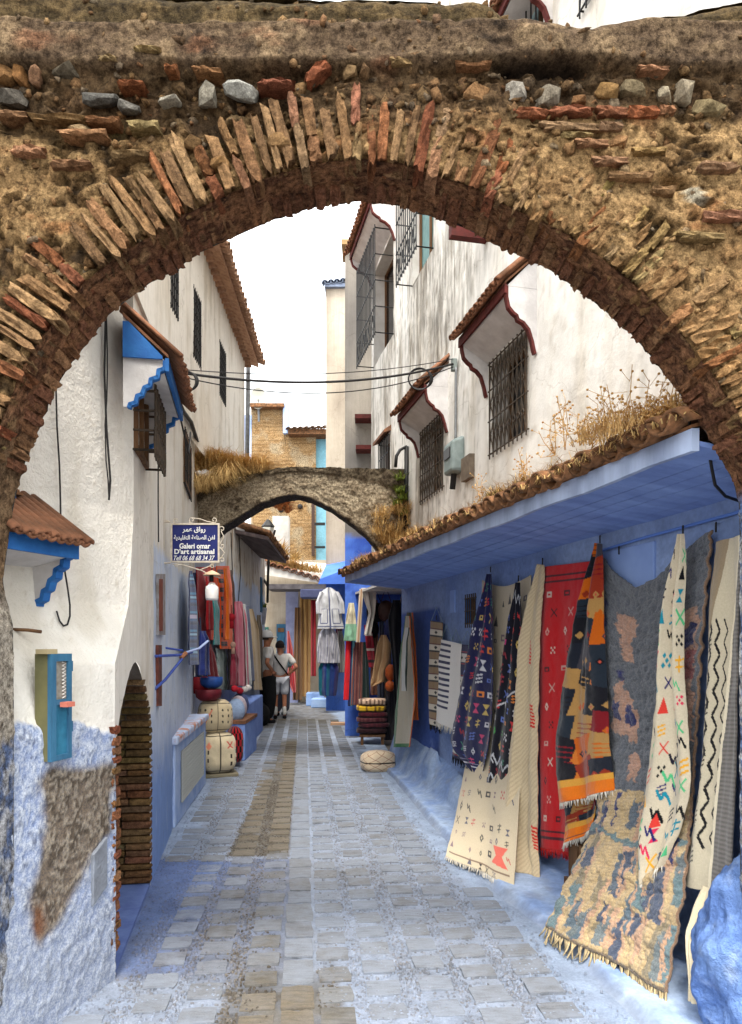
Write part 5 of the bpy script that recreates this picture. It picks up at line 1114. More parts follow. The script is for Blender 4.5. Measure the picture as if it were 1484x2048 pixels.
# --- large grey and tan shaggy rug
cv = Cv(118, 245, .62, c(102, 106, 114)); r = random.Random(12); im = cv.im
pk = c(196, 152, 128); nv = c(48, 52, 104); tl = c(110, 134, 138); tn = c(206, 178, 132)
cv.poly([(28, 26), (44, 22), (52, 30), (42, 44), (46, 62), (34, 64), (30, 44), (24, 36)], pk)
cv.poly([(22, 84), (30, 76), (40, 96), (48, 102), (46, 122), (14, 116), (16, 100)], pk); cv.rect(17, 96, 10, 11, nv); cv.rect(34, 100, 9, 12, nv); cv.rect(4, 26, 11, 18, nv); cv.rect(26, 72, 8, 9, nv)
cv.poly([(98, 40), (112, 40), (114, 120), (94, 120)], pk); cv.rect(96, 50, 14, 14, nv); cv.rect(100, 66, 12, 18, c(160, 84, 84)); cv.poly([(70, 120), (82, 110), (88, 140), (74, 146)], tn); cv.rect(40, 128, 10, 16, pk)
low = 150
cv.rect(0, low, 118, 95, tn)
for q in range(46):
    x = r.uniform(-4, 112); y = low + r.choice((2, 20, 34, 52, 70)) + r.uniform(-5, 5); hgt_ = r.uniform(12, 26); w1, w2 = r.uniform(1, 11), r.uniform(1, 13); sk_ = r.uniform(-7, 3); col = r.choice([tl, tl, c(98, 116, 128), c(120, 130, 132), c(150, 136, 108), c(78, 88, 110), c(206, 164, 132), c(92, 104, 116)])
    cv.poly([(x, y), (x + w1, y), (x + w2 + sk_, y + hgt_), (x + sk_, y + hgt_)], col); cv.poly([(x + w1, y), (x + w1 + 2.5, y), (x + w2 + sk_ + 2.5, y + hgt_), (x + w2 + sk_, y + hgt_)], c(206, 164, 132))
for y in (low + 30, ): cv.line([(0, y - 10), (60, y + 2), (118, y - 3)], 4.0, tl)
for x, y in ((28, 152), (12, 160), (96, 160), (60, 156), (100, 176)): cv.poly([(x, y), (x + 7, y), (x + 3, y + 18)], nv)
nzz = fbm(np.stack([np.mgrid[0:cv.h, 0:cv.w][1] / 12., np.mgrid[0:cv.h, 0:cv.w][0] / 5., np.zeros((cv.h, cv.w))], -1), 1, 4, 330); im *= (1 + .30 * nzz)[..., None]
_gy, _gx = np.mgrid[0:cv.h, 0:cv.w]; _q = np.stack([_gx / 9., _gy / 9., 0 * _gx], -1); _dx = fbm(_q, 1, 4, 340) * 6 + fbm(_q * 4, 1, 2, 342) * 3; _dy = fbm(_q + 9, 1, 4, 341) * 7
im[:] = im[np.clip(_gy + _dy, 0, cv.h - 1).astype(int), np.clip(_gx + _dx, 0, cv.w - 1).astype(int)]; im *= (1 - .22 * (np.sin(_gy * 1.9 + 2 * fbm(_q, 2, 2, 343)) > .55))[..., None]
cv.rect(0, 243, 118, 3, c(120, 104, 86)); im[:, -2:] = c(150, 118, 92)
cloth('shaggy_rug', 'large shaggy rug, grey above and tan blue below, trailing tassels onto the blue kerb', 'rug', [(1196, 1092, 1428, 1060, .04, .04), (1204, 1250, 1421, 1232, .05, .05), (1218, 1480, 1404, 1490, .08, .08), (1196, 1640, 1394, 1640, .22, .15), (1150, 1740, 1383, 1770, .42, .26), (1096, 1852, 1347, 1985, .62, .43)], cv, RW, m_rug, fold=.014, k=1.2, seed=8, group=GR, thick=.014, rough_=.014, sag=[(0, 0), (.15, .15), (.4, .27), (.6, .21), (.74, .12), (1, 0)], fringe=(m_fr_tan, .085, 62, .0065))
# --- cream blanket with coloured signs
cv = Cv(52, 165, .55, c(200, 187, 162)); r = random.Random(21); CP = [c(30, 28, 44), c(208, 44, 84), c(30, 130, 150), c(222, 160, 40), c(40, 36, 96), c(80, 176, 120), c(206, 60, 50), c(20, 20, 24)]
for j in range(15):
    for i in range(4):
        cv.rnd([3, 0, 5, 2, 4, 7, 3, 8][(i * 3 + j * 5 + r.randrange(2)) % 8], 7 + i * 13 + r.uniform(-2, 2), 10 + j * 10.4 + r.uniform(-2, 2), r.uniform(2.6, 4.2), CP[(i + j * 3 + r.randrange(3)) % 8])
for k_ in range(6): cv.rnd(3, 14 + k_ * 3, 150 - k_ * 8, 4.4, CP[(k_ * 3 + 1) % 8])
cloth('bright_sign_blanket', 'cream blanket with bright zigzag signs hanging from one hook before the shaggy rug', 'blanket', [(1361, 1068, 1371, 1068, .14, .13), (1349, 1130, 1374, 1130, .16, .14), (1321, 1350, 1378, 1350, .20, .15), (1291, 1600, 1394, 1572, .26, .20), (1284, 1690, 1374, 1648, .29, .22), (1292, 1776, 1338, 1730, .30, .26)], cv, RW, fold=.024, k=1.6, seed=9, group=GR, fringe=(m_fr_white, .05, 26, .0035))
# --- white blanket with black zigzags, turned back edge
cv = Cv(60, 190, .55, c(198, 186, 160)); im = cv.im; gy, gx = np.mgrid[0:cv.h, 0:cv.w]; v_ = gy / cv.h; u_ = gx / cv.w
for k_ in range(3):
    x0_ = 10 + k_ * 9; cv.line([(x0_ + (5 if i % 2 else 0) - i * .1, 44 + i * 6.5) for i in range(20)], 2.4 - .5 * k_, BLK)
for y in (30, 58, 92, 120, 150, 172):
    for q in range(3): cv.line([(6, y + q * 2.6), (15, y - 3 + q * 2.6)], 1.0, BLK)
cv.dia(12, 140, 5, 6, BLK); cv.dia(12, 140, 2.4, 3, c(198, 186, 160))
bd = np.interp(v_, [0, .1, .2, .3, .6, 1], [.95, .9, .72, .64, .5, .5]); back = u_ > bd; sp_ = .5 + .5 * np.sin(gy * 1.5)
im[back] = (np.array(c(128, 122, 116)) * (.55 + .45 * sp_[..., None]))[back]; rim = np.abs(u_ - bd) < .03; im[rim] = c(226, 214, 186)
tanp = (u_ < .5 - v_ * 1.2); im[tanp] = np.array(c(150, 132, 106)); 
cloth('zigzag_blanket', 'white blanket with black zigzags, its ribbed grey back turned out beside the arch foot', 'blanket', [(1438, 1084, 1488, 1070, .06, .10), (1428, 1280, 1490, 1280, .08, .14), (1411, 1500, 1490, 1500, .12, .18), (1376, 1768, 1478, 1800, .20, .24)], cv, RW, fold=.02, k=1.2, seed=10, group=GR, thick=.01, sag=-.0)
cv = Cv(12, 70, .8, c(206, 192, 162)); cloth('trailing_blanket_edge', 'pale edge of a blanket trailing down behind the blue boulder', 'blanket', [(1408, 1770, 1440, 1790, .26, .26), (1378, 1860, 1400, 1900, .36, .36), (1384, 2000, 1400, 2010, .43, .43)], cv, RW, fold=.01, seed=11, group=GR)
# --- three narrow striped runners
cv = Cv(24, 112, .6, c(206, 196, 176))
for j in range(7):
    y = j * 16; cv.rect(0, y, 24, 8, c(140, 112, 78)); cv.rect(0, y, 24, 1, BLK); cv.rect(0, y + 8, 24, 1, c(90, 40, 40)); cv.rect(0, y + 15, 24, 1, BLK); cv.dia(12, y + 12, 5, 4, BLK)
cloth('brown_striped_runner', 'narrow brown and white striped runner hung by a cord loop', 'runner', [(862, 1241, 886, 1245, .05, .05), (861, 1350, 886, 1352, .06, .06), (861, 1448, 884, 1456, .08, .08)], cv, RW, fold=.008, k=1, seed=12, group=GR, fringe=(plain('black fringe', BLK, None), .06, 24, .004))
cv = Cv(32, 108, .6, c(222, 218, 212))
for j in range(12): cv.rect(0, 4 + j * 7.2, 17, 3.5, NAVY)
cloth('white_navy_runner', 'white runner with rows of short navy bars and pom tassel', 'runner', [(884, 1279, 923, 1288, .08, .08), (880, 1380, 920, 1390, .09, .09), (874, 1442, 912, 1462, .11, .11)], cv, RW, fold=.01, k=1, seed=13, group=GR, fringe=(m_fr_white, .06, 22, .005))
cv = Cv(30, 130, .6, NAVY)
for j in range(5): y = 10 + j * 26; cv.rect(0, y, 30, 10, c(206, 200, 190)); cv.rect(0, y - 2, 30, 1.2, c(150, 60, 70)); cv.rect(0, y + 11, 30, 1.2, c(150, 60, 70)); cv.dia(15, y + 5, 5, 4, BLK); cv.dia(8, y + 5, 4, 4, BLK)
cloth('navy_banded_runner', 'navy runner with white bands and black tassels half behind the navy blanket', 'runner', [(919, 1288, 956, 1292, .06, .06), (912, 1400, 948, 1408, .07, .07), (906, 1512, 930, 1524, .10, .10)], cv, RW, fold=.008, k=1, seed=14, group=GR, fringe=(plain('black tassel', BLK, None), .06, 20, .005))
# hooks and cords of the blue wall
def hook(x, y, off=.08):
    q = PL(x, y, RW, off); w0 = PL(x, y, RW, -.01); g_ = MB(); g_.tube([w0 + V((0, 0, .02)), q + V((0, 0, .025)), q + V((0, 0, .0)), q + V((0, 0, -.02))], .005, 5); g_.build('hook', m_iron_black, bw)
for x, y in ((981, 1140), (1037, 1158), (1085, 1124), (1200, 1080), (1366, 1062), (1432, 1056), (1238, 1102), (873, 1236)): hook(x, y)
g_ = MB(); 
for pts in ([(873, 1214), (863, 1241)], [(873, 1214), (885, 1245)], [(893, 1250), (884, 1279)], [(893, 1250), (905, 1282)], [(912, 1258), (905, 1282)], [(912, 1258), (922, 1288)], [(935, 1262), (922, 1288)], [(935, 1262), (948, 1290)]): g_.tube([PL(x, y, RW, .06) for x, y in pts], .003, 4)
o = g_.build('hanging_cords', plain('twine', c(120, 140, 150), None), bw); o['kind'] = 'stuff'
# wooden door boards seen under the red rug
wd = empty('wooden_crate', PL(1108, 1790, RW, .1), 'low brown wooden crate standing under the red rug', 'crate')
b0 = PL(1096, 1700, RW, .02); 
for k_ in range(3):
    q = PR.p(4.62 - k_ * .13, .05, 0); MB().box((-.055, -.012, .05), (.055, .012, .34), frame(q + PR.n * .1, PR.u)).build('board', m_wood, wd)
MB().box((-.2, -.10, .30), (.2, .0, .33), frame(PR.p(4.5, .05, 0) + PR.n * .09, PR.u)).build('top_board', m_wood, wd)
MB().box((-.2, -.012, .05), (.2, .012, .10), frame(PR.p(4.5, .17, 0), PR.u)).build('rail', m_wood, wd)
# ================================================================== goods hung on planes, also on planes that face down the lane
_PL0, _Pl0 = PL, Pl
def PL(x, y, pl, off=0.0): return P(x, y, pl[1] - off) if pl[0] == 'Y' else _PL0(x, y, pl, off)
class _PY: u = V((1, 0, 0)); n = V((0, -1, 0))
def Pl(pl): return _PY if pl[0] == 'Y' else _Pl0(pl)
def band(wcm, hcm, bg, bands=(), vert=True, px=1.2, mott=.12, sd=0):
    cv = Cv(wcm, hcm, px, bg)
    for a, b, col in bands:
        if vert: cv.rect(a * wcm, 0, b * wcm, hcm, col)
        else: cv.rect(0, a * hcm, wcm, b * hcm, col)
    return cv
def rows2(rows, off): return [(xl, y, xr, y, off if not isinstance(off, tuple) else lerp(off[0], off[1], i / (len(rows) - 1)), off if not isinstance(off, tuple) else lerp(off[0], off[1], i / (len(rows) - 1))) for i, (y, xl, xr) in enumerate(rows)]
def hang(name, label, cat, rows, plane, cv, off=.1, fold=.02, k=2.5, sd=0, group=None, fringe=None, bulge=.0, thick=.008):
    return cloth(name, label, cat, rows2(rows, off), cv, plane, m_cloth, fold, k, sd * 1.3, 0, bulge, thick, group, None, 0, 1, sd, fringe)
GL = 'textiles hung outside the left shop'; GRS = 'goods hung in the right shop mouth'; GE = 'carpets at the lane end'
# ---- left shop
import colorsys
cvb = Cv(30, 130, 1.0, c(40, 70, 120))
for j in range(26): cvb.rect(0, j * 5, 30, 3.4, [c(30, 60, 120), c(60, 140, 190), c(140, 190, 220), c(30, 90, 150), c(24, 44, 90)][j % 5])
cvb.rect(0, 60, 30, 5, c(200, 190, 220)); cvb.rect(0, 0, 5, 130, c(24, 40, 84)); cvb.rect(26, 0, 4, 130, c(24, 40, 84))
hang('blue_striped_scarf', 'blue striped scarf hung at the edge of the left shop', 'scarf', [(1142, 378, 383), (1165, 374, 388), (1250, 372, 391), (1330, 373, 393)], LW, cvb, .08, .012, 1, 31, GL)
hang('navy_cloth', 'plain navy cloth folded beside the blue striped scarf', 'cloth', [(1145, 386, 392), (1200, 388, 400), (1355, 390, 407)], LS, band(30, 150, c(30, 44, 96), [(.4, .1, c(24, 30, 66))]), .06, .02, 1.5, 32, GL)
cvr = band(60, 110, c(190, 22, 18), [(0, .16, c(130, 12, 18)), (.5, .3, c(222, 70, 14)), (.85, .1, c(120, 16, 20))]); hang('red_shawl', 'red shawl shading to orange under the shop sign', 'shawl', [(1134, 392, 432), (1200, 394, 436), (1262, 400, 436), (1280, 408, 430)], LS, cvr, .10, .03, 2, 33, GL)
cvo = Cv(50, 130, 1.0, c(232, 88, 8))
for j in range(9): cvo.rect(2, 6 + j * 14, 26, 7, c(34, 22, 24)); cvo.rect(4, 8 + j * 14, 22, 1.5, c(150, 40, 24))
hang('orange_black_shawl', 'orange shawl with black bars beside the red one', 'shawl', [(1132, 430, 456), (1200, 432, 460), (1298, 434, 462)], LS, cvo, .14, .025, 1.5, 34, GL)
hang('teal_scarf', 'thin teal scarf hanging below the white lamp', 'scarf', [(1196, 424, 432), (1290, 422, 435)], LS, band(12, 80, c(24, 112, 112)), .30, .015, 1, 35, GL)
hang('brown_shawl', 'dark brown shawl between the orange and the pink cloths', 'shawl', [(1140, 457, 463), (1300, 458, 470)], LS, band(20, 130, c(84, 56, 44), [(.3, .2, c(140, 110, 80)), (.7, .1, c(50, 36, 30))]), .08, .02, 1, 36, GL)
hang('dark_red_cloth', 'dark red cloth hanging over the blue basket', 'cloth', [(1288, 412, 420), (1368, 416, 432)], LS, band(16, 70, c(128, 22, 30), [(.5, .2, c(90, 60, 40))]), .12, .02, 1.5, 37, GL)
hang('grey_green_curtain', 'grey green striped curtain low behind the basket', 'curtain', [(1296, 430, 448), (1380, 430, 450)], LS, band(30, 80, c(150, 164, 158), [(.2, .08, c(110, 126, 124)), (.5, .08, c(110, 126, 124)), (.8, .08, c(110, 126, 124))]), .10, .02, 2.5, 38, GL)
hang('pink_shawl', 'long pink shawl hung in front of the shop', 'shawl', [(1203, 468, 482), (1230, 467, 488), (1372, 470, 492)], LS, band(34, 150, c(196, 84, 104), [(.3, .05, c(170, 66, 88)), (.7, .05, c(210, 104, 120))]), .22, .02, 2.2, 39, GL)
hang('white_scarf', 'long white scarf next to the pink shawl', 'scarf', [(1208, 485, 490), (1370, 490, 502)], LS, band(16, 150, c(204, 204, 196)), .24, .012, 1.2, 40, GL)
hang('slate_scarf', 'slate blue scarf next to the white scarf', 'scarf', [(1212, 490, 497), (1362, 500, 508)], LS, band(14, 140, c(64, 72, 108)), .22, .01, 1, 41, GL)
hang('sand_shawl', 'sand coloured shawl with brown spots behind the capped man', 'shawl', [(1218, 498, 504), (1260, 500, 514), (1380, 506, 520)], LS, band(26, 130, c(196, 166, 122), [(.5, .2, c(150, 116, 84))]), .2, .02, 1.5, 42, GL)
def tassel(x, y, pl, off, col, r=.045, nm='pompom', lab=''):
    m_ = MB(); q = PL(x, y, pl, off); m_.blob(q, (r, r, r * 1.2), 9, 6, .12); m_.tube([q + V((0, 0, r)), q + V((0, 0, r + .12))], .005, 4); m_.tube([q + V((0, 0, -r * .5)), q + V((0, 0, -r * 3))], r * .55, 7, r * .75)
    tag(m_.build(nm, plain(nm, col, None, rough=1), smooth=True), lab, 'pompom', 'wool pompoms at the left shop')
tassel(463, 1235, LS, .3, c(160, 30, 40), .05, 'red_pompom', 'dark red wool pompom with tassel beside the pink shawl'); tassel(466, 1290, LS, .3, c(186, 150, 130), .04, 'beige_pompom', 'beige wool pompom with tassel below the brown shawl')
m_slip_r = plain('red slipper', c(176, 30, 46), None); m_slip_w = plain('white slipper', c(214, 206, 198), None)
for i, (x, y, mm, lab) in enumerate(((470, 1378, m_slip_r, 'red felt slipper set next to the pompom on the shop ledge'), (480, 1382, m_slip_r, 'red felt slipper between another red one and a white one'), (489, 1380, m_slip_w, 'white felt slipper touching the red slippers on the ledge'), (497, 1376, m_slip_w, 'white felt slipper at the far end of the slipper row'))):
    q = PL(x, y, LS, .32); m_ = MB(); m_.blob(q, (.055, .11, .04), 10, 6); m_.blob(q + V((.0, -.04, .02)), (.045, .06, .035), 10, 6); tag(m_.build('slipper', mm, smooth=True), lab, 'slipper', 'red slippers on the ledge' if i < 2 else 'white slippers on the ledge')
lg = MB(); lg.hexa([PL(455, 1400, LS, .0), PL(455, 1400, LS, .42), PL(505, 1388, LS, .42), PL(505, 1388, LS, .0), *[q + V((0, 0, .03)) for q in (PL(455, 1400, LS, .0), PL(455, 1400, LS, .42), PL(505, 1388, LS, .42), PL(505, 1388, LS, .0))]])
L0, L1 = PLS.p(10.9, 0, 0), PLS.p(13.1, 0, 0); lg = MB(); lg.hexa([L0, L0 + PLS.n * .36, L1 + PLS.n * .34, L1, *[q + V((0, 0, .66)) for q in (L0, L0 + PLS.n * .36, L1 + PLS.n * .34, L1)]]); tag(lg.build('shop_ledge', plain('blue ledge', c(120, 144, 200), c(96, 120, 184), 5, .9), bevel=.02), 'low blue masonry ledge along the left shop front', 'ledge')
# basket-like leather bowls
def bowl(name, label, x, y, Y, rx, rz, col, col2):
    q = P(x, y, Y); m_ = MB(); pr = [(0.01, -rz), (rx * .6, -rz * .95), (rx * .92, -rz * .4), (rx, rz * .2), (rx * .98, rz), (rx * .93, rz), (rx * .9, -rz * .3), (rx * .5, -rz * .8), (0.01, -rz * .85)]
    m_.lathe(pr, q, 20); o = m_.build(name, plain(name, col, col2, 8, .6), smooth=True); tag(o, label, 'basket', 'dyed leather baskets stacked by the left shop'); return o
bowl('red_basket', 'dark red leather basket on top of the patterned poufs', 417, 1390, 8.62, .155, .07, c(110, 24, 36), c(80, 20, 30)); bowl('blue_basket', 'blue leather basket nested in the dark red one', 423, 1365, 8.62, .135, .065, c(36, 74, 140), c(28, 56, 112))
q = P(400, 1370, 8.7); m_ = MB(); m_.lathe([(.01, -.1), (.09, -.1), (.10, .0), (.09, .1), (.08, .1), (.085, 0), (.01, -.08)], q, 14); tag(m_.build('small_red_basket', plain('crimson leather', c(140, 30, 40), None, rough=.6), smooth=True), 'small crimson basket squeezed against the wall by the blue one', 'basket')
# poufs
def pouf(name, label, x0, x1, y0, y1, Y, depth, col, motif, base=None, sd=0, rz=.35):
    a, b = P(x0, y1, Y), P(x1, y0, Y); cx = (a + b) / 2; w2, h2 = (b.x - a.x) / 2, (b.z - a.z) / 2
    nu, nv = 170, 100; U, Vv = np.meshgrid(np.linspace(0, 2 * np.pi, nu), np.linspace(-1, 1, nv), indexing='ij')
    e = 3.4; cu, su = np.cos(U), np.sin(U); rr_ = (np.abs(cu) ** e + np.abs(su) ** e) ** (-1 / e); vz = np.clip(np.abs(Vv) * 1.0, 0, 1); pr = (1 - vz ** 3.6) ** .42
    X = cu * rr_ * w2 * pr; Yy = su * rr_ * depth / 2 * pr; Z = np.sign(Vv) * h2 * (1 - (1 - vz) ** 1.6) if False else Vv * h2
    nn = fbm(np.stack([X, Yy, Z], -1) + sd, 7, 3, 400 + sd) * .018; X = X * (1 + nn * 4) ; Yy = Yy * (1 + nn * 4); Z = Z + nn
    C = np.ones(X.shape + (3,)) * np.array(col); motif(C, U, Vv); C *= (1 + .12 * fbm(np.stack([X, Yy, Z], -1), 18, 3, 410))[..., None]
    cr, sr = math.cos(rz), math.sin(rz)
    A = np.stack([X * cr - Yy * sr + cx.x, X * sr + Yy * cr + cx.y + depth * .25, Z + cx.z], -1)
    o = grid(name, A, m_cloth, None, C, flip=True); tag(o, label, 'pouf', 'stuffed poufs piled by the left shop'); return o
def mot1(C, U, Vv):
    uu = (U / (2 * np.pi) * 4) % 1; dark = np.array(c(50, 42, 38))
    C[(np.abs(uu - .02) < .02)] = dark; C[(np.abs(Vv) > .80) & (np.abs(Vv) < .85)] = dark
    zig = (np.abs(uu - .5 - .12 * np.sign(np.sin(Vv * 16)) * 1) < .03) & (Vv > -.6) & (Vv < .2); C[zig] = dark
    x_ = (np.abs(np.abs(uu - .35) - np.abs(Vv - .42) * .6) < .03) & (np.abs(Vv - .42) < .16); C[x_] = c(196, 90, 80); d_ = (np.abs(uu - .62) + np.abs(Vv - .4) * .5 < .10); C[d_] = c(226, 140, 110)
def mot2(C, U, Vv):
    uu = (U / (2 * np.pi) * 4) % 1; dark = np.array(c(52, 46, 42)); C[(np.abs(Vv) > .74) & (np.abs(Vv) < .79)] = dark; C[np.abs(uu - .03) < .018] = dark
    for a in (.2, .4, .6, .8):
        for b in (-.3, .05, .4): C[((uu - a) ** 2 + ((Vv - b) * .35) ** 2) < .0009] = dark
    C[(np.abs(uu - .7 - Vv * .3) < .03) & (np.abs(Vv) < .4)] = c(206, 120, 96)
def mot3(C, U, Vv):
    ch = (np.sin(U * 12) * np.sin(Vv * 9)) > 0; C[ch] = c(22, 20, 22)
pouf('lower_cream_pouf', 'square cream pouf with black zigzag, lowest of the pile by the vent', 396, 468, 1464, 1549, 8.62, .40, c(206, 190, 158), mot1, sd=1)
pouf('upper_cream_pouf', 'cream pouf with black dots, on top of the zigzag one', 392, 461, 1399, 1466, 8.64, .38, c(196, 178, 144), mot2, sd=2)
pouf('red_checked_pouf', 'red and black checked pouf tucked behind the cream ones', 452, 482, 1454, 1528, 9.3, .4, c(150, 26, 34), mot3, sd=3)
m_ = MB(); a_ = PG(394, 1558); m_.box((-.22, -.19, 0), (.22, .19, .045), Matrix.Translation((P(431, 1556, 8.62).x, 8.75, 0)) @ Matrix.Rotation(.35, 4, 'Z')); tag(m_.build('pouf_board', plain('olive board', c(120, 112, 92), None), bevel=.01), 'thin olive board under the pile of poufs', 'board')
# trough with folded blankets
tr = empty('blanket_crate', (P(472, 1470, 9.9).x, 10.1, 0), 'blue trough edged with red brick holding folded blankets', 'crate')
cx_ = P(472, 1430, 9.9).x
MB().box((cx_ - .16, 9.8, 0), (cx_ + .14, 10.8, .50)).build('trough', plain('blue trough', c(126, 152, 206), c(104, 128, 190), 5, .9), tr, bevel=.015); MB().box((cx_ - .17, 9.79, .50), (cx_ + .15, 10.81, .545)).build('rim', m_tile, tr)
for i, (col, lab) in enumerate(((c(150, 170, 200), 'pale blue blanket folded in the trough'), (c(196, 180, 186), 'pinkish white blanket folded in the trough'), (c(84, 92, 130), 'slate blanket folded in the trough'))):
    m_ = MB(); m_.blob((cx_ - .02 - i * .02, 10.0 + i * .27, .66 + .02 * i), (.13, .12, .17), 12, 8, .04); tag(m_.build('folded_blanket', plain('blanket %d' % i, col, tuple(q * .8 for q in col), 30, .95, .4, 90), smooth=True), lab, 'blanket')
for i, (x, y, Y, r0) in enumerate(((512, 1424, 13.9, .24), (504, 1416, 13.55, .2), (524, 1430, 14.0, .14))):
    q = P(x, y, Y); m_ = MB(); m_.blob((q.x, Y, r0 * .95), (r0 * 1.1, r0, r0 * 1.05), 14, 9, .06); tag(m_.build('black_sack', m_black, smooth=True), ('bulging black sack leaning on the blue ledge', 'black sack half hidden behind the bulging one', 'small black sack by the capped man')[i], 'sack')
# vent box
vb = empty('vent_box', (PLW.p(7.8, .1, 0).x, 7.8, 0), 'blue masonry vent box with grey grille and brick topped lid', 'vent box')
f = PLW.p; y0_, y1_, o0, o1 = 6.25, 8.2, .02, .17
def vq(t0, t1, z0, z1, d0, d1): 
    ya, yb = lerp(y0_, y1_, t0), lerp(y0_, y1_, t1); oa, ob2 = lerp(o0, o1, t0), lerp(o0, o1, t1)
    return MB().hexa([f(ya, d0 if d0 < 0 else oa + d0, z0), f(yb, d0 if d0 < 0 else ob2 + d0, z0), f(yb, ob2 + d1, z0), f(ya, oa + d1, z0), f(ya, d0 if d0 < 0 else oa + d0, z1), f(yb, d0 if d0 < 0 else ob2 + d0, z1), f(yb, ob2 + d1, z1), f(ya, oa + d1, z1)])
vq(0, 1, 0, .72, -.03, 0).build('box', plain('vent blue', c(170, 188, 220), c(140, 164, 210), 5, .9, .4, 40), vb, bevel=.012)
vq(-.03, 1.02, .72, .79, -.03, .03).build('lid', plain('lid plaster', c(182, 194, 218), c(190, 130, 100), 8, .9, lo=.5, hi=.6), vb, bevel=.015)
vq(.14, .86, .16, .62, .001, .006).build('grille_back', plain('grille shadow', c(84, 88, 92), None), vb)
gb = MB()
for i in range(26): t_ = lerp(.14, .86, i / 25); y_ = lerp(y0_, y1_, t_); gb.tube([f(y_, lerp(o0, o1, t_) + .010, .16), f(y_, lerp(o0, o1, t_) + .010, .62)], .007, 4)
for i in range(14): z_ = lerp(.16, .62, i / 13); gb.tube([f(lerp(y0_, y1_, .14), lerp(o0, o1, .14) + .012, z_), f(lerp(y0_, y1_, .86), lerp(o0, o1, .86) + .012, z_)], .005, 4)
gb.build('grille', plain('grey grille', c(160, 162, 158), None, rough=.6), vb)
# ---- right shop mouth (facing plane about 12 m off) and the stall in front of the tan tower
Yp = ('Y', 12.3); Yq = ('Y', 16.8)
def jk(bg, tr_, w=60, h=80):
    cv = Cv(w, h, 1.0, bg); cv.rect(w * .47, 0, w * .06, h, tr_)
    for x in (.12, .62): cv.line([(w * x, h * .52), (w * (x + .28), h * .52), (w * (x + .28), h * .86), (w * x, h * .86), (w * x, h * .52)], 1.6, tr_)
    cv.rect(0, h * .92, w, 2, tr_); return cv
jt = hang('white_jacket', 'white cotton jacket with navy piping hung at the stall', 'jacket', [(1176, 652, 664), (1184, 642, 674), (1200, 640, 678), (1248, 636, 686), (1258, 635, 688)], Yq, jk(c(204, 204, 206), c(90, 96, 130)), .5, .03, 2, 51, GRS, bulge=.10)
for nm, rws in (('sleeve', [(1184, 640, 648), (1205, 632, 643), (1228, 633, 644)]), ('sleeve', [(1184, 670, 677), (1205, 677, 688), (1228, 678, 690)])):
    cloth(nm, None, None, rows2(rws, .52), band(20, 40, c(200, 200, 204)), Yq, m_cloth, .02, 1, 0, 0, .08, .01, None, jt, 0, 1, 52)
cvs = Cv(60, 70, 1.0, c(206, 204, 206))
for j in range(15): cvs.rect(j * 4, 0, 1.6, 70, c(96, 98, 124))
hang('striped_dress', 'grey and white striped dress hung under the white jacket', 'dress', [(1256, 646, 666), (1268, 638, 674), (1300, 634, 679), (1326, 636, 680)], Yq, cvs, .45, .035, 3, 53, GRS, bulge=.08)
hang('grey_striped_robe', 'second grey striped robe behind the striped dress', 'robe', [(1262, 676, 684), (1290, 676, 690), (1345, 675, 691)], Yq, band(30, 80, c(150, 146, 140), [(.2, .1, c(96, 92, 92)), (.5, .1, c(96, 92, 92)), (.8, .1, c(96, 92, 92))]), .3, .02, 2, 54, GRS)
jn = hang('navy_jacket', 'navy and teal jacket hung lowest at the stall', 'jacket', [(1324, 642, 672), (1336, 637, 678), (1380, 638, 674), (1391, 640, 672)], Yq, band(50, 70, c(30, 50, 104), [(0, .2, c(24, 92, 108)), (.42, .14, c(28, 90, 120)), (.8, .2, c(44, 40, 96))]), .42, .03, 2.2, 55, GRS, bulge=.08)
hang('red_scarf', 'bright red scarf hung at the corner of the right shop', 'scarf', [(1280, 692, 702), (1400, 687, 697)], Yp, band(12, 110, c(196, 28, 40)), .35, .015, 1.2, 56, GRS)
hang('navy_scarf', 'thin navy and light blue scarf next to the red one', 'scarf', [(1282, 700, 710), (1412, 696, 706)], Yp, band(10, 110, c(34, 38, 78), [(.5, .4, c(110, 170, 186))]), .33, .012, 1.2, 57, GRS)
hang('brown_striped_shawl', 'brown and maroon striped shawl in the right shop mouth', 'shawl', [(1284, 706, 726), (1410, 700, 724)], Yp, band(28, 120, c(130, 78, 70), [(.15, .1, c(80, 40, 46)), (.45, .12, c(90, 46, 50)), (.75, .08, c(70, 40, 44))]), .31, .02, 2.5, 58, GRS)
hang('dark_green_shawl', 'dark green shawl hanging beside the brown striped one', 'shawl', [(1284, 724, 736), (1430, 722, 740)], Yp, band(22, 130, c(20, 40, 40)), .28, .02, 1.5, 59, GRS)
hang('mint_cream_shawl', 'cream and mint green shawl draped above the scarves', 'shawl', [(1206, 698, 708), (1240, 692, 712), (1282, 688, 716)], Yp, band(30, 70, c(206, 196, 168), [], True), .42, .03, 1.6, 60, GRS).data
o = bpy.data.objects['mint_cream_shawl']; me = o.data; nvt = len(me.vertices); col = np.empty(nvt * 4, np.float32); me.attributes['Col'].data.foreach_get('color', col); col = col.reshape(-1, 4); zz = np.array([v.co.z for v in me.vertices]); mk = zz < np.quantile(zz, .45); col[mk, :3] = c(132, 176, 146); me.attributes['Col'].data.foreach_set('color', col.reshape(-1))
hang('white_hanging_cloth', 'folded white cloth hung from the awning end', 'cloth', [(1176, 722, 752), (1205, 730, 752), (1225, 738, 750), (1270, 728, 742)], Yp, band(26, 80, c(208, 202, 192), [(.4, .1, c(150, 140, 130))]), .5, .03, 1.6, 61, GRS)
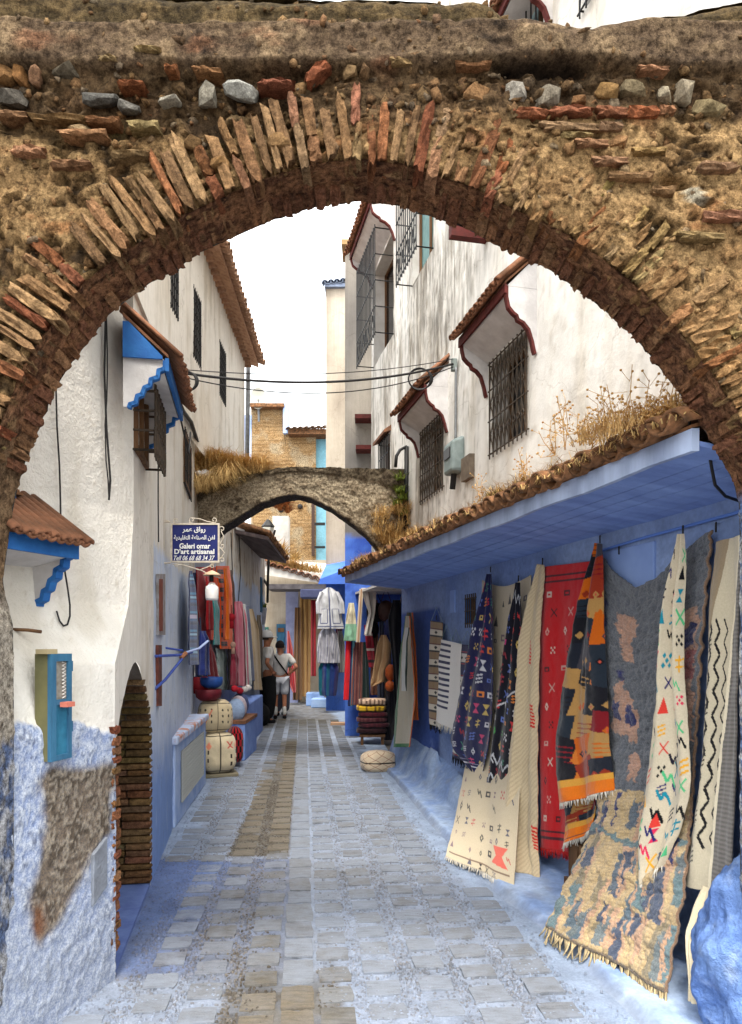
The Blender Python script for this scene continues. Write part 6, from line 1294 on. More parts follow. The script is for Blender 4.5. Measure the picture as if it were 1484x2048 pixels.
hang('pale_pole_cloth', 'narrow cream cloth hanging straight beside the white one', 'cloth', [(1178, 719, 727), (1285, 712, 720)], Yp, band(10, 100, c(206, 190, 168), [(.4, .2, c(170, 130, 100))]), .52, .01, 1, 62, GRS)
hang('patterned_red_cloth', 'red and white patterned cloth beneath the black bags', 'cloth', [(1250, 728, 742), (1290, 732, 748), (1335, 738, 750)], Yp, band(20, 70, c(140, 36, 50), [(.2, .05, c(206, 190, 180)), (.55, .05, c(206, 190, 180)), (.8, .08, c(40, 30, 36))], False), .34, .02, 1.2, 63, GRS)
def bag(name, label, x, y, w_, h_, Y, mat, strap=True, grp='leather bags in the right shop'):
    q = P(x, y, Y); s = Y / F; m_ = MB(); m_.blob(q, (w_ * s / 2, .09, h_ * s / 2), 12, 8, .05)
    if strap: m_.tube([q + V((-w_ * s * .3, 0, h_ * s * .4)), q + V((0, 0, h_ * s * 1.1)), q + V((w_ * s * .3, 0, h_ * s * .4))], .008, 5)
    tag(m_.build(name, mat, smooth=True), label, 'bag', grp)
bag('black_bag', 'black leather bag hung under the awning end', 752, 1225, 40, 40, 11.9, m_black); bag('brown_bag', 'dark brown leather bag beside the black one', 772, 1222, 34, 44, 11.8, plain('brown leather', c(66, 40, 32), c(48, 28, 24), 12, .5)); bag('navy_bag', 'navy pouch hanging below the brown bag', 776, 1262, 18, 48, 11.7, plain('navy leather', c(30, 40, 84), None, rough=.6), False)
bag('black_satchel', 'black satchel at the back of the shop mouth', 745, 1258, 26, 38, 12.0, m_black)
hang('tan_hide', 'tan goat hide with ragged legs hung in the shop', 'hide', [(1270, 762, 772), (1290, 754, 782), (1318, 750, 778), (1345, 746, 768), (1362, 742, 770), (1372, 741, 746)], Yp, band(30, 80, c(172, 138, 100), [(.45, .12, c(196, 168, 130))]), .7, .03, 1.2, 64, GRS)
hang('grey_hide', 'long grey goat hide twisting down beside the bags', 'hide', [(1190, 803, 810), (1225, 795, 812), (1255, 788, 798), (1290, 784, 806), (1322, 786, 803)], Yp, band(30, 90, c(150, 136, 124), [(.3, .2, c(116, 98, 86))]), .9, .03, 1.4, 65, GRS)
m_or = plain('orange leather', c(190, 92, 40), c(160, 74, 34), 14, .6)
bag('orange_purse', 'small orange leather purse hanging over dark trousers', 781, 1345, 22, 34, 11.3, m_or, False); bag('orange_pouch', 'orange leather pouch below the purse', 780, 1372, 20, 22, 11.25, m_or, False)
hang('dark_trousers', 'dark charcoal trousers hanging below the orange purse', 'trousers', [(1380, 772, 792), (1430, 769, 792), (1480, 768, 786)], Yp, band(24, 70, c(48, 46, 52), [(.45, .06, c(24, 24, 28))]), .85, .02, 1.5, 66, GRS)
cg = Cv(36, 190, 1.0, c(176, 168, 148)); cg.rect(0, 0, 9, 190, c(24, 96, 46)); cg.rect(0, 184, 36, 6, c(30, 104, 52)); cg.rect(30, 0, 6, 190, c(196, 100, 44))
hang('green_bordered_rug', 'long pale rug with green border hanging at the wall end', 'rug', [(1232, 812, 822), (1300, 806, 832), (1400, 797, 835), (1494, 790, 828)], RW, cg, .16, .02, 1.3, 67, GRS)
hang('orange_edged_cloth', 'dark olive cloth edged in orange behind the green bordered rug', 'cloth', [(1225, 816, 828), (1300, 812, 837), (1440, 818, 841)], RW, band(24, 150, c(64, 66, 52), [(.7, .3, c(196, 92, 36))]), .07, .02, 1.4, 68, GRS)
hang('silver_scarf', 'silver grey scarf hanging over the green bordered rug', 'scarf', [(1255, 812, 820), (1340, 808, 818), (1382, 808, 817)], RW, band(10, 110, c(186, 188, 186), [(.7, .3, c(30, 50, 44))]), .26, .012, 1, 69, GRS)
hang('black_coat', 'black coat hanging deep in the right shop mouth', 'coat', [(1200, 786, 800), (1240, 776, 812), (1330, 786, 812), (1420, 790, 806)], ('Y', 10.2), band(30, 120, c(24, 24, 28)), .1, .03, 1.6, 70, GRS)
for i, (x0, x1, y0, y1, Y, col, c2_, lab) in enumerate(((742, 756, 1200, 1390, 12.15, c(120, 70, 50), c(80, 44, 34), 'rust brown cloth hanging behind the tan hide'), (756, 768, 1230, 1420, 12.05, c(60, 66, 90), c(40, 44, 64), 'slate cloth hanging behind the orange purse'), (768, 782, 1215, 1400, 12.1, c(150, 134, 110), c(110, 96, 78), 'oatmeal cloth at the back of the shop mouth'), (796, 806, 1240, 1470, 11.0, c(110, 30, 34), c(70, 20, 26), 'wine red cloth beside the black coat'), (804, 814, 1230, 1450, 10.7, c(170, 160, 140), c(120, 110, 96), 'pale wool cloth beside the green bordered rug'), (672, 684, 1190, 1300, 16.9, c(90, 40, 60), c(60, 30, 44), 'plum robe hanging behind the white jacket'), (740, 750, 1400, 1470, 11.9, c(46, 60, 60), c(30, 40, 42), 'dark folded cloth leaning behind the blanket stack'))):
    hang('hanging_cloth', lab, 'cloth', [(y0, x0 + 2, x1 - 1), ((y0 + y1) / 2, x0, x1), (y1, x0 - 1, x1 + 2)], ('Y', Y), band(20, 120, col, [(.3, .14, c2_), (.7, .12, c2_)]), .1, .03, 1.8, 90 + i, GRS)
for i, (x0, x1, y0, y1, off, col, c2_, lab) in enumerate(((398, 410, 1262, 1350, .2, c(34, 50, 120), c(24, 34, 84), 'deep blue cloth below the red shawl'), (408, 420, 1150, 1260, .18, c(150, 24, 30), c(110, 16, 22), 'crimson scarf on top of the red shawl'), (444, 452, 1136, 1280, .24, c(226, 110, 20), c(190, 80, 14), 'plain bright orange scarf over the barred one'), (452, 466, 1290, 1380, .16, c(52, 38, 44), c(36, 26, 30), 'dark plum cloth below the brown shawl'), (460, 470, 1300, 1370, .26, c(150, 40, 60), c(110, 30, 46), 'raspberry scarf left of the pink shawl'), (512, 520, 1230, 1370, .14, c(120, 104, 80), c(90, 76, 60), 'olive brown scarf at the end of the row'))):
    hang('hanging_cloth', lab, 'cloth', [(y0, x0 + 2, x1 - 1), ((y0 + y1) / 2, x0, x1), (y1, x0 - 1, x1 + 1)], LS, band(20, 100, col, [(.3, .14, c2_), (.7, .12, c2_)]), off, .025, 1.6, 110 + i, GL)
# blanket stack
bs_lab = [(c(206, 176, 150), c(60, 30, 30), 'cream striped blanket topping the folded stack'), (c(200, 160, 40), c(90, 60, 30), 'mustard yellow blanket in the folded stack'), (c(84, 30, 40), c(60, 22, 32), 'maroon blanket upper in the folded stack'), (c(72, 28, 38), c(96, 60, 60), 'maroon grey patterned blanket mid stack'), (c(60, 26, 36), c(84, 40, 46), 'dark wine blanket lower in the folded stack'), (c(52, 30, 34), c(40, 24, 28), 'dark brown blanket at the stack foot')]
zt = .95 + .12
for i, (ca_, cb_, lab) in enumerate(bs_lab):
    h_ = .10 if i < 2 else .085; zt -= h_; wd_ = .235 - .02 * (i == 0)
    nu, nv = 60, 14; U, Vv = np.meshgrid(np.linspace(0, 2 * np.pi, nu), np.linspace(-1, 1, nv), indexing='ij'); e = 5; rr_ = (np.abs(np.cos(U)) ** e + np.abs(np.sin(U)) ** e) ** (-1 / e); pr = (1 - np.abs(Vv) ** 6) ** .35
    X = np.cos(U) * rr_ * wd_ * pr; Yy = np.sin(U) * rr_ * .2 * pr; Z = Vv * h_ / 2; nn = .012 * fbm(np.stack([X, Yy, Z], -1) + i, 9, 3, 420)
    A = np.stack([X + .02 + nn * 2 + [.01, -.02, .015, -.012, .02, -.01][i], Yy + 11.45, Z + zt + h_ / 2 + nn - .35], -1); C = np.ones(A.shape) * np.array(ca_); C[(np.sin(X * 95 + i) > .4)] = cb_
    o = grid('folded_blanket', A, m_cloth, None, C, flip=True); tag(o, lab, 'blanket', None)
st_ = empty('low_stool', (.02, 11.45, 0), 'low striped wooden stool carrying the blanket stack', 'stool')
MB().box((-.18, 11.27, .13), (.22, 11.63, .165)).build('seat', m_wood, st_)
for x_ in (-.16, .16):
    for y_ in (11.29, 11.58): MB().box((x_, y_, 0), (x_ + .04, y_ + .04, .13)).build('leg', m_wood, st_)
# cushion bag and plank on the paving
pouf('cream_floor_cushion', 'flat cream diamond patterned cushion lying on the lane by the wall foot', 722, 790, 1502, 1548, 9.0, .34, c(206, 186, 158), lambda C, U, Vv: (C.__setitem__((np.abs(np.sin(U * 4 + Vv * 5)) < .12) | (np.abs(np.sin(U * 4 - Vv * 5)) < .12), c(150, 110, 90)), C.__setitem__(np.abs(Vv) < .07, c(60, 50, 44))), sd=5, rz=.3)
a_ = PG(662, 1449); tag(MB().box((-.0, -.16, .0), (.46, .06, .05), Matrix.Translation((a_.x, a_.y, 0)) @ Matrix.Rotation(-.02, 4, 'Z')).build('loose_plank', plain('pale plank', c(178, 146, 118), c(140, 104, 80), 14, .85, .4, 60, stretch=(.2, 1, 1)), bevel=.006), 'pale wooden plank lying on the lane by the blankets', 'plank')
# ---- lane end
for nm, lab, rws, cv, Y in (
    ('brown_carpet', 'long golden brown carpet standing rolled at the lane end', [(1192, 600, 622), (1300, 600, 622), (1393, 601, 621)], band(40, 250, c(172, 134, 84), [(.2, .12, c(130, 94, 58)), (.6, .1, c(140, 104, 64))]), 18.7),
    ('dark_brown_carpet', 'darker brown carpet leaning beside the golden one', [(1215, 590, 602), (1400, 586, 604)], band(26, 250, c(112, 82, 56), [(.5, .2, c(80, 58, 42))]), 18.6),
    ('red_patterned_carpet', 'red patterned carpet with pointed corner on the lavender pier', [(1262, 575, 578), (1300, 574, 586), (1360, 574, 592), (1385, 586, 592)], band(26, 150, c(150, 30, 40), [(.2, .06, c(200, 120, 110)), (.5, .06, c(90, 20, 30)), (.8, .06, c(200, 120, 110))]), 18.4),
    ('red_runner', 'dark red runner hanging between carpet and stall', [(1200, 622, 632), (1352, 622, 632)], band(16, 190, c(140, 24, 36), [(.3, .2, c(90, 16, 26))]), 18.0)):
    hang(nm, lab, 'carpet', rws, ('Y', Y), cv, 0, .03, 2, 71 + len(nm), GE)
se = empty('blue_steps', P(630, 1412, 18), 'pale blue masonry steps at the lane end', 'steps')
for i, (x0, x1, y0, y1) in enumerate(((612, 648, 1386, 1412), (622, 660, 1398, 1416))): q0, q1 = PG(x0, y1), P(x1, y0, PG(x0, y1).y); MB().box((q0.x, q0.y, 0), (q1.x, q0.y + .5, q1.z)).build('step', plain('step blue', c(150, 176, 214), c(120, 150, 200), 5, .9), se, bevel=.02)
m_ = fl(MB(), 600, 652, 1178, 1196, 17.6, .5); tag(m_.build('rolled_shop_awning', plain('slate canvas', c(74, 80, 112), c(56, 60, 88), 5), bevel=.03), 'rolled slate canvas awning above the lane end carpets', 'awning')
# ================================================================== shop sign
SY = 5.6
sg = empty('shop_sign', P(338, 1085, SY), 'hanging blue shop sign with white lettering in a scrolled iron frame', 'sign')
fl(MB(), 344, 436, 1049, 1122, SY, .012).build('panel', plain('sign blue', c(28, 34, 92), c(36, 44, 104), 8, .6), sg)
fm = plain('cream iron', c(206, 196, 180), c(176, 164, 146), 30, .6); m_ = MB()
for x0, x1, y0, y1 in ((341, 439, 1046, 1049.5), (341, 439, 1121.5, 1125), (341, 344.5, 1049.5, 1121.5), (435.5, 439, 1049.5, 1121.5)): fl(m_, x0, x1, y0, y1, SY - .006, .024)
m_.build('frame', fm, sg)
def scroll(m_, pts, r=.004): m_.tube([P(x, y, SY) for x, y in pts], r, 5)
def curl(cx, cy, r0, a0, turns, n=12): return [(cx + r0 * (1 - .75 * i / n) * math.cos(a0 + turns * 6.283 * i / n), cy + r0 * (1 - .75 * i / n) * math.sin(a0 + turns * 6.283 * i / n)) for i in range(n + 1)]
m_ = MB()
for cx, cy, r0, a0, tn in ((352, 1041, 6, 1.5, 1), (384, 1040, 7, 1.5, 1), (428, 1040, 6, 1.5, -1), (444, 1058, 6, 3.1, 1), (444, 1092, 6, 3.1, -1), (444, 1120, 6, 3.1, 1), (352, 1130, 5, -1.5, 1), (425, 1132, 5, -1.5, -1)): scroll(m_, curl(cx, cy, r0, a0, tn))
for pts in ([(384, 1036), (400, 1038), (414, 1043), (430, 1046)], [(442, 1062), (448, 1074), (440, 1088)], [(442, 1096), (449, 1106), (441, 1118)], [(345, 1128), (370, 1131), (390, 1137), (405, 1142), (420, 1150), (440, 1156)], [(400, 1140), (420, 1132), (430, 1126)], [(330, 1040), (341, 1044)], [(330, 1128), (341, 1125)]): scroll(m_, pts)
w0 = PLW.p(SY, 0, 0); 
for y in (1044, 1126): q = P(341, y, SY); m_.tube([V((w0.x - .02, SY, q.z)), q], .006, 5)
o_ = m_.build('scrollwork', fm, sg); o_['kind'] = 'stuff'
def text(s, x, y, hpx, wpx, font=None, shear=0, bold=0):
    cu = bpy.data.curves.new('lettering', 'FONT'); cu.body = s; cu.align_x = 'CENTER'; cu.size = 1; cu.offset = bold; cu.extrude = .0; cu.shear = shear; cu.resolution_u = 3
    ob = bpy.data.objects.new('lettering', cu); COL.link(ob); bpy.context.view_layer.update()
    me = bpy.data.meshes.new_from_object(ob.evaluated_get(bpy.context.evaluated_depsgraph_get())); bpy.data.objects.remove(ob)
    if len(me.vertices) == 0: return
    co = np.array([v.co[:] for v in me.vertices]); lo, hi = co.min(0), co.max(0); s_ = SY / F
    cc_ = (lo + hi) / 2; q = P(x, y, SY)
    out = np.c_[(co[:, 0] - cc_[0]) / (hi[0] - lo[0]) * wpx * s_ + q.x, np.full(len(co), SY - .0045), (co[:, 1] - cc_[1]) / (hi[1] - lo[1]) * hpx * s_ + q.z]
    for v, p_ in zip(me.vertices, out): v.co = p_
    link('lettering', me, m_letter, sg)
m_letter = plain('white lettering', c(226, 226, 222), None, rough=.7)
A1 = '\uFEAD\uFEED\uFE8D\uFED5 \uFECB\uFEE4\uFEAE'[::-1]; A2 = '\uFEDF\uFED4\uFEE6 \uFE8D\uFEDF\uFEBC\uFEE8\uFE8E\uFECB\uFE94 \uFE8D\uFEDF\uFE98\uFED8\uFEE0\uFEF4\uFEAA\uFEF3\uFE94'[::-1]
text(A1, 388, 1060, 13, 46, bold=.02); text(A2, 389, 1076, 12, 82, bold=.02); text('Galeri omar', 390, 1092, 11, 62, bold=.03); text("D'art artisanal", 389, 1103, 10.5, 80, bold=.03); text('Tell 06 68 68 34 37', 389, 1116, 9.5, 82, shear=.35, bold=.01)
# white lamp under the sign
lp = empty('hanging_lamp', P(423, 1150, SY), 'white jar shaped lamp hanging under a small tin hat below the sign', 'lamp')
MB().lathe([(.002, .01), (.05, -.012), (.07, -.03), (.068, -.032), (.002, .0)], P(424, 1143, SY), 16).build('tin_hat', plain('tin', c(206, 180, 150), c(180, 150, 120), 12, .5), lp, smooth=True)
MB().lathe([(.002, .03), (.016, .03), (.018, -.02), (.002, -.02)], P(423, 1158, SY), 10).build('socket', m_iron_black, lp, smooth=True)
MB().lathe([(.002, .07), (.02, .068), (.032, .05), (.048, .036), (.052, .01), (.05, -.05), (.046, -.066), (.002, -.068)], P(424, 1183, SY), 18).build('bulb', plain('opal glass', c(226, 222, 218), None, rough=.25, spec=.5), lp, smooth=True)
m_ = MB(); m_.tube([P(424, 1133, SY), P(424, 1156, SY)], .004, 5); m_.build('stem', m_iron_black, lp)
# blue bracket arm
ba = empty('blue_bracket', PLW.p(5.05, 0, 1.5), 'blue painted wooden bracket arm sticking out from the wall below the sign', 'bracket')
mb = plain('bracket blue', c(52, 68, 140), c(70, 90, 160), 12, .7)
MB().tube([PLW.p(5.0, -.02, 1.505), P(360, 1310, 5.3), P(384, 1304, 5.5)], .011, 6).build('arm', mb, ba); MB().tube([PLW.p(4.98, -.02, 1.26), P(330, 1360, 5.1), P(364, 1318, 5.3)], .010, 6).build('brace', mb, ba); MB().tube([P(362, 1316, 5.3), P(372, 1306, 5.35)], .016, 6).build('joint', plain('bare joint', c(150, 100, 70), None), ba); MB().tube([P(372, 1305, 5.35), P(398, 1297, 5.5), P(416, 1282, 5.6)], .009, 6).build('tip', plain('pale blue tip', c(150, 164, 200), None), ba); MB().tube([PLW.p(5.7, -.02, 1.56), P(366, 1301, 5.65)], .009, 6).build('upper_arm', mb, ba)
# framed strip and rust board on the doorway wall
wb = empty('wall_board', PLW.p(5.1, .02, 1.5), 'tall narrow rusty wooden board fixed to the pale blue wall', 'board')
def strip(x0, x1, y0, y1, off, th=.02):
    a, b, c_, d = [_PL0(x, y, LW, off) for x, y in ((x0, y1), (x1, y1), (x1, y0), (x0, y0))]; n = PLW.n * th
    return MB().hexa([a, b, b - n, a - n, d, c_, c_ - n, d - n])
strip(318, 331, 1148, 1270, .022).build('frame', plain('weathered frame', c(150, 148, 150), c(120, 110, 104), 14, .9), wb); strip(320, 326, 1158, 1262, .028, .02).build('panel', plain('rust wood', c(128, 70, 52), c(104, 54, 42), 18, .9), wb); strip(317, 324, 1290, 1412, .02).build('lower_panel', plain('rust wood dark', c(112, 62, 50), c(84, 50, 44), 18, .9), wb)
# ================================================================== teal shuttered box window on the stucco wall
bx = empty('shutter_window', P(100, 1500, 3.05), 'small teal shuttered window box with a red tag on the stucco wall', 'window')
class Pb: u = V((.26, .965, 0)).normalized(); n = V((.965, -.26, 0)).normalized()
ob_ = P(98, 1415, 3.02); zb0, zb1 = P(98, 1524, 3.02).z, P(98, 1308, 3.02).z
def bxp(u, n, z): q = V((ob_.x, ob_.y, 0)) + Pb.u * u + Pb.n * n; q.z = z; return q
def bxx(u0, u1, n0, n1, z0, z1): return MB().hexa([bxp(u0, n0, z0), bxp(u1, n0, z0), bxp(u1, n1, z0), bxp(u0, n1, z0), bxp(u0, n0, z1), bxp(u1, n0, z1), bxp(u1, n1, z1), bxp(u0, n1, z1)])
bxx(0.0, .125, -.07, -.005, zb0, zb1).build('box', plain('olive reveal', c(112, 108, 72), c(96, 94, 66), 7, .9), bx)
H_ = zb1 - zb0
for u0, u1, z0, z1 in ((-.004, .028, 0, 1), (.105, .127, 0, 1), (.028, .105, .93, 1), (.028, .105, .52, .57), (.028, .105, 0, .05)): bxx(u0, u1, -.004, .014, zb0 + H_ * z0, zb0 + H_ * z1).build('frame', m_teal, bx)
bxx(.028, .105, -.004, .004, zb0 + H_ * .05, zb0 + H_ * .52).build('lower_panel', plain('teal panel', c(48, 112, 140), c(36, 92, 120), 14, .7), bx); bxx(.028, .105, -.004, .002, zb0 + H_ * .57, zb0 + H_ * .93).build('pane', plain('dusty glass', c(112, 104, 92), c(150, 146, 138), 20, .4), bx)
g_ = MB()
for i in range(10): g_.tube([bxp(.075, .006, zb0 + H_ * (.58 + .034 * i)), bxp(.098, .006, zb0 + H_ * (.60 + .034 * i)), bxp(.075, .006, zb0 + H_ * (.614 + .034 * i))], .003, 4)
g_.build('wire_mesh', m_white, bx)
for z in (.25, .83): bxx(.127, .137, -.002, .012, zb0 + H_ * z, zb0 + H_ * (z + .1)).build('hinge', m_teal, bx)
bxx(.05, .10, .014, .05, zb0 + H_ * .50, zb0 + H_ * .545).build('tag', plain('pink tag', c(190, 110, 92), None), bx); bxx(-.02, .04, -.05, .01, zb1, zb1 + .02).build('sill_top', plain('ochre stone', c(160, 146, 112), None), bx)
q = P(36, 1260, 3.12); tag(MB().tube([q + V((-.1, 0.02, .005)), q + V((.04, 0, 0)), q + V((.10, -.0, -.008))], .0085, 6).build('wooden_peg', m_wood), 'short dark wooden peg sticking out of the white wall', 'peg')
# grey plate on the stucco
mp = MB(); a_, b_, c_, d_ = P(176, 1812, 3.285), P(205, 1770, 3.39), P(205, 1672, 3.39), P(178, 1708, 3.285); n_ = V((.93, -.36, 0)) * .03
mp.hexa([a_ + n_, b_ + n_, b_ - n_, a_ - n_, d_ + n_, c_ + n_, c_ - n_, d_ - n_]); tag(mp.build('stone_plate', plain('grey plate', c(128, 134, 144), c(108, 112, 120), 14, .8, .5, 60), bevel=.004), 'grey stone plate let into the stucco beside the doorway', 'plate')
# ================================================================== cables
def cable(name, lab, pts, r=.006, mat=m_cable, sagm=0, n=24, coils=()):
    P_ = [V(q) for q in pts]; out = []
    for a, b in zip(P_[:-1], P_[1:]):
        for i in range(n): t = i / n; q = a.lerp(b, t); q.z -= sagm * 4 * t * (1 - t); out.append(q)
    out.append(P_[-1]); m_ = MB().tube(out, r, 5)
    return tag(m_.build(name, mat, smooth=True), lab, 'cable')
la, ra = _PL0(338, 742, LW, .05), _PL0(906, 728, RW, .06)
cable('overhead_cable', 'thick black cable strung across the lane between the houses', [la, ra], .011, sagm=.13); cable('thin_overhead_cable', 'thinner wire sagging just under the thick overhead cable', [la + V((0, 0, -.02)), ra + V((0, 0, -.03))], .005, sagm=.20); cable('upper_thin_wire', 'thin straight wire just above the thick overhead cable', [la + V((0, 0, .02)), ra + V((0, 0, .05))], .004, sagm=.09)
def ring(name, lab, x, y, Y, rp, k=3):
    m_ = MB(); s = Y / F
    for j in range(k): m_.tube([P(x + (rp + j * 1.2) * math.cos(a) + j, y + (rp - j) * math.sin(a), Y + .01 * j) for a in np.linspace(0, 6.283, 28)], .007, 5, cap=False)
    tag(m_.build(name, m_cable, smooth=True), lab, 'cable coil')
ring('cable_coil', 'coil of black cable hanging by the blue window hood', 371, 763, 5.3, 21); ring('cable_coil', 'coil of black cable hung above the red trimmed hood', 839, 758, 7.1, 22)
cable('wall_cable', 'dark cable running down the white wall beside the near arch', [P(112, 770, 3.47), P(114, 850, 3.47), P(119, 930, 3.48), P(121, 1000, 3.48), P(122, 1070, 3.46), P(128, 1130, 3.43), P(136, 1180, 3.41), P(140, 1210, 3.40), P(140, 1232, 3.38), P(135, 1249, 3.37), P(127, 1252, 3.36), P(119, 1242, 3.36), P(113, 1222, 3.36)], .0045)
pl1 = [(212, 600), (210, 700), (209, 745), (211, 800), (213, 850), (218, 920), (221, 960), (218, 1000)]
for i, (dx, lab) in enumerate(((0, 'bundle of dark wires on the white wall above the doorway'), (6, 'loose wire looping off the wire bundle above the doorway'))): cable('wall_wire', lab, [PLW.p(4.0 - 0 * i, .03, 0) * 0 + P(x + dx * math.sin(k * .9), y, 3.79) + V((.0, 0, 0)) for k, (x, y) in enumerate(pl1)], .006 - .002 * i)
cable('roofline_cable', 'thick twisted cable following the top of the low white wall', [PLW.p(4.3, .02, 3.42), PLW.p(5.0, .04, 3.62), PLW.p(5.6, .05, 3.60), PLW.p(6.6, .05, 3.72), PLW.p(7.6, .05, 3.92), PLW.p(8.8, .05, 4.0)], .022); cable('loose_wire', 'thin wire dangling below the twisted roofline cable', [PLW.p(5.2, .05, 3.62), PLW.p(5.6, .07, 3.35), PLW.p(6.2, .06, 3.55), PLW.p(6.9, .08, 3.4), PLW.p(7.4, .06, 3.75)], .008); cable('corner_wire', 'wire running straight down the pale wall to the shop sign', [PLW.p(5.05, .02, 3.5), PLW.p(5.03, .02, 2.6), PLW.p(5.05, .02, 2.3)], .005)
cable('arch_cable', 'stiff dark cable bending from the arch to the blue wall', [P(1380, 815, 2.9), P(1378, 850, 2.92), P(1392, 882, 2.95), P(1418, 905, 3.0), P(1424, 940, 3.02), P(1430, 970, 3.05), P(1450, 992, 3.15), P(1482, 1003, 3.3)], .007); cable('conduit_pipe', 'grey conduit from the cable clamp down to the meter box', [_PL0(912, 735, RW, .03), _PL0(911, 880, RW, .03)], .014, m_metal)
# wires over the second hood and streaky wires on the left shop wall
for x, lab in ((478, 'dark wire running down the streaked shop wall'), (462, 'dark wire near the wooden eave of the shop wall')): cable('facade_wire', lab, [_PL0(x, 1065, LS, .03), _PL0(x + 3, 1150, LS, .03), _PL0(x - 2, 1210, LS, .03)], .008)
# ================================================================== meter box, black pipe, lamps, dish
mt = empty('meter_box', _PL0(916, 950, RW, .05), 'grey green electric meter box on the white wall below the conduit', 'meter box')
y0_, y1_ = 7.02, 7.28; f = PR.p
MB().hexa([f(y0_, -.01, 3.26), f(y1_, -.01, 3.26), f(y1_, .13, 3.26), f(y0_, .13, 3.26), f(y0_, -.01, 3.62), f(y1_, -.01, 3.62), f(y1_, .13, 3.56), f(y0_, .13, 3.56)]).build('case', plain('meter case', c(140, 152, 150), c(118, 130, 128), 10, .6), mt, bevel=.03); MB().hexa([f(y0_ + .04, .13, 3.40), f(y1_ - .04, .13, 3.40), f(y1_ - .04, .14, 3.40), f(y0_ + .04, .14, 3.40), f(y0_ + .04, .13, 3.50), f(y1_ - .04, .13, 3.50), f(y1_ - .04, .14, 3.50), f(y0_ + .04, .14, 3.50)]).build('dial', m_dark, mt); MB().tube([f(7.15, .06, 3.27), f(7.2, .06, 3.12)], .03, 7).build('cable_gland', m_cable, mt)
MB().hexa([f(6.75, -.01, 3.14), f(6.98, -.01, 3.14), f(6.98, .05, 3.14), f(6.75, .05, 3.14), f(6.75, -.01, 3.36), f(6.98, -.01, 3.36), f(6.98, .05, 3.36), f(6.75, .05, 3.36)]).build('junction_box', plain('wood grey box', c(128, 114, 98), c(104, 92, 80), 14, .8), mt)
cl_ = MB().box((-.03, -.03, -.05), (.03, .03, .07), Matrix.Translation(_PL0(908, 732, RW, .04))); tag(cl_.build('cable_clamp', plain('clamp', c(120, 128, 124), None), bevel=.008), 'grey clamp holding the overhead cable to the white wall', 'clamp')
pp_ = MB(); q0 = P(812, 1080, 9.0); q1 = P(813, 893, 9.0); pp_.tube([q0, q1], .028, 7); pp_.tube([q1, P(800, 900, 8.95), P(793, 912, 8.9), P(791, 934, 8.9)], .02, 6); pp_.tube([P(815, 948, 9.0), P(822, 948, 9.0)], .018, 5); tag(pp_.build('black_pipe', m_iron_black, smooth=True), 'black iron pipe with bent end at the shoulder of the far arch', 'pipe')
pl_ = MB().tube([P(494, 930, 12.7), P(497, 684, 12.7)], .04, 8); tag(pl_.build('metal_pole', m_metal, smooth=True), 'grey galvanised pole beside the corner of the tall house', 'pole')
sd = empty('satellite_dish', P(515, 815, 24), 'pale satellite dish on the far brick roof', 'satellite dish')
dm = MB(); n_ = 18; ce = P(516, 797, 23.8); rim_ = []
vs = [ce + V((0, .1, 0))]; 
for rr_ in (.5, 1):
    for j in range(n_): a = 6.283 * j / n_; vs.append(ce + V((.27 * rr_ * math.cos(a), .1 - .12 * rr_ ** 2, .36 * rr_ * math.sin(a))))
fs = [(0, 1 + j, 1 + (j + 1) % n_) for j in range(n_)] + [(1 + j, 1 + n_ + j, 1 + n_ + (j + 1) % n_, 1 + (j + 1) % n_) for j in range(n_)]
dm._a(vs, fs); dm.build('dish', plain('dish grey', c(190, 188, 176), None, rough=.6), sd, smooth=True); MB().tube([ce + V((0, .1, 0)), ce + V((0, .2, -.7))], .04, 6).build('mast', m_metal, sd)
st_l = empty('street_lamp', P(537, 1200, 16.2), 'black iron wall lantern on a curved post at the house corner', 'street lamp')
m_ = MB(); m_.tube([P(535, 1205, 16.2), P(536, 1150, 16.0), P(539, 1090, 15.9), P(544, 1080, 15.9), P(550, 1060, 15.9)], .03, 6); m_.tube([P(518, 1145, 16.3), P(528, 1160, 16.2), P(536, 1172, 16.1)], .03, 6); m_.build('post', m_iron_black, st_l)
lq = P(536, 1062, 15.9); MB().lathe([(.03, -.22), (.06, -.2), (.13, .08), (.15, .1), (.04, .24), (.01, .26)], lq, 6).build('lantern_frame', m_iron_black, st_l); MB().lathe([(.05, -.19), (.135, .07)], lq, 6).build('lantern_glass', plain('lantern glass', c(206, 206, 196), None, rough=.2), st_l)
m_ = MB(); m_.tube([P(544, 1088, 15.9), P(536, 1092, 15.9), P(528, 1080, 15.9), P(527, 1066, 15.9)], .018, 5); m_.build('lantern_cradle', m_iron_black, st_l)
fp = empty('flower_pots', P(520, 1245, 16.0), 'hanging grey pots with green plant on the shop corner', 'plant pot')
MB().lathe([(.03, -.3), (.16, -.24), (.2, .1), (.18, .12), (.17, .05), (.02, .05)], P(516, 1226, 16.0), 12).build('pot', plain('grey pot', c(170, 172, 182), c(140, 142, 156), 9), fp, smooth=True)
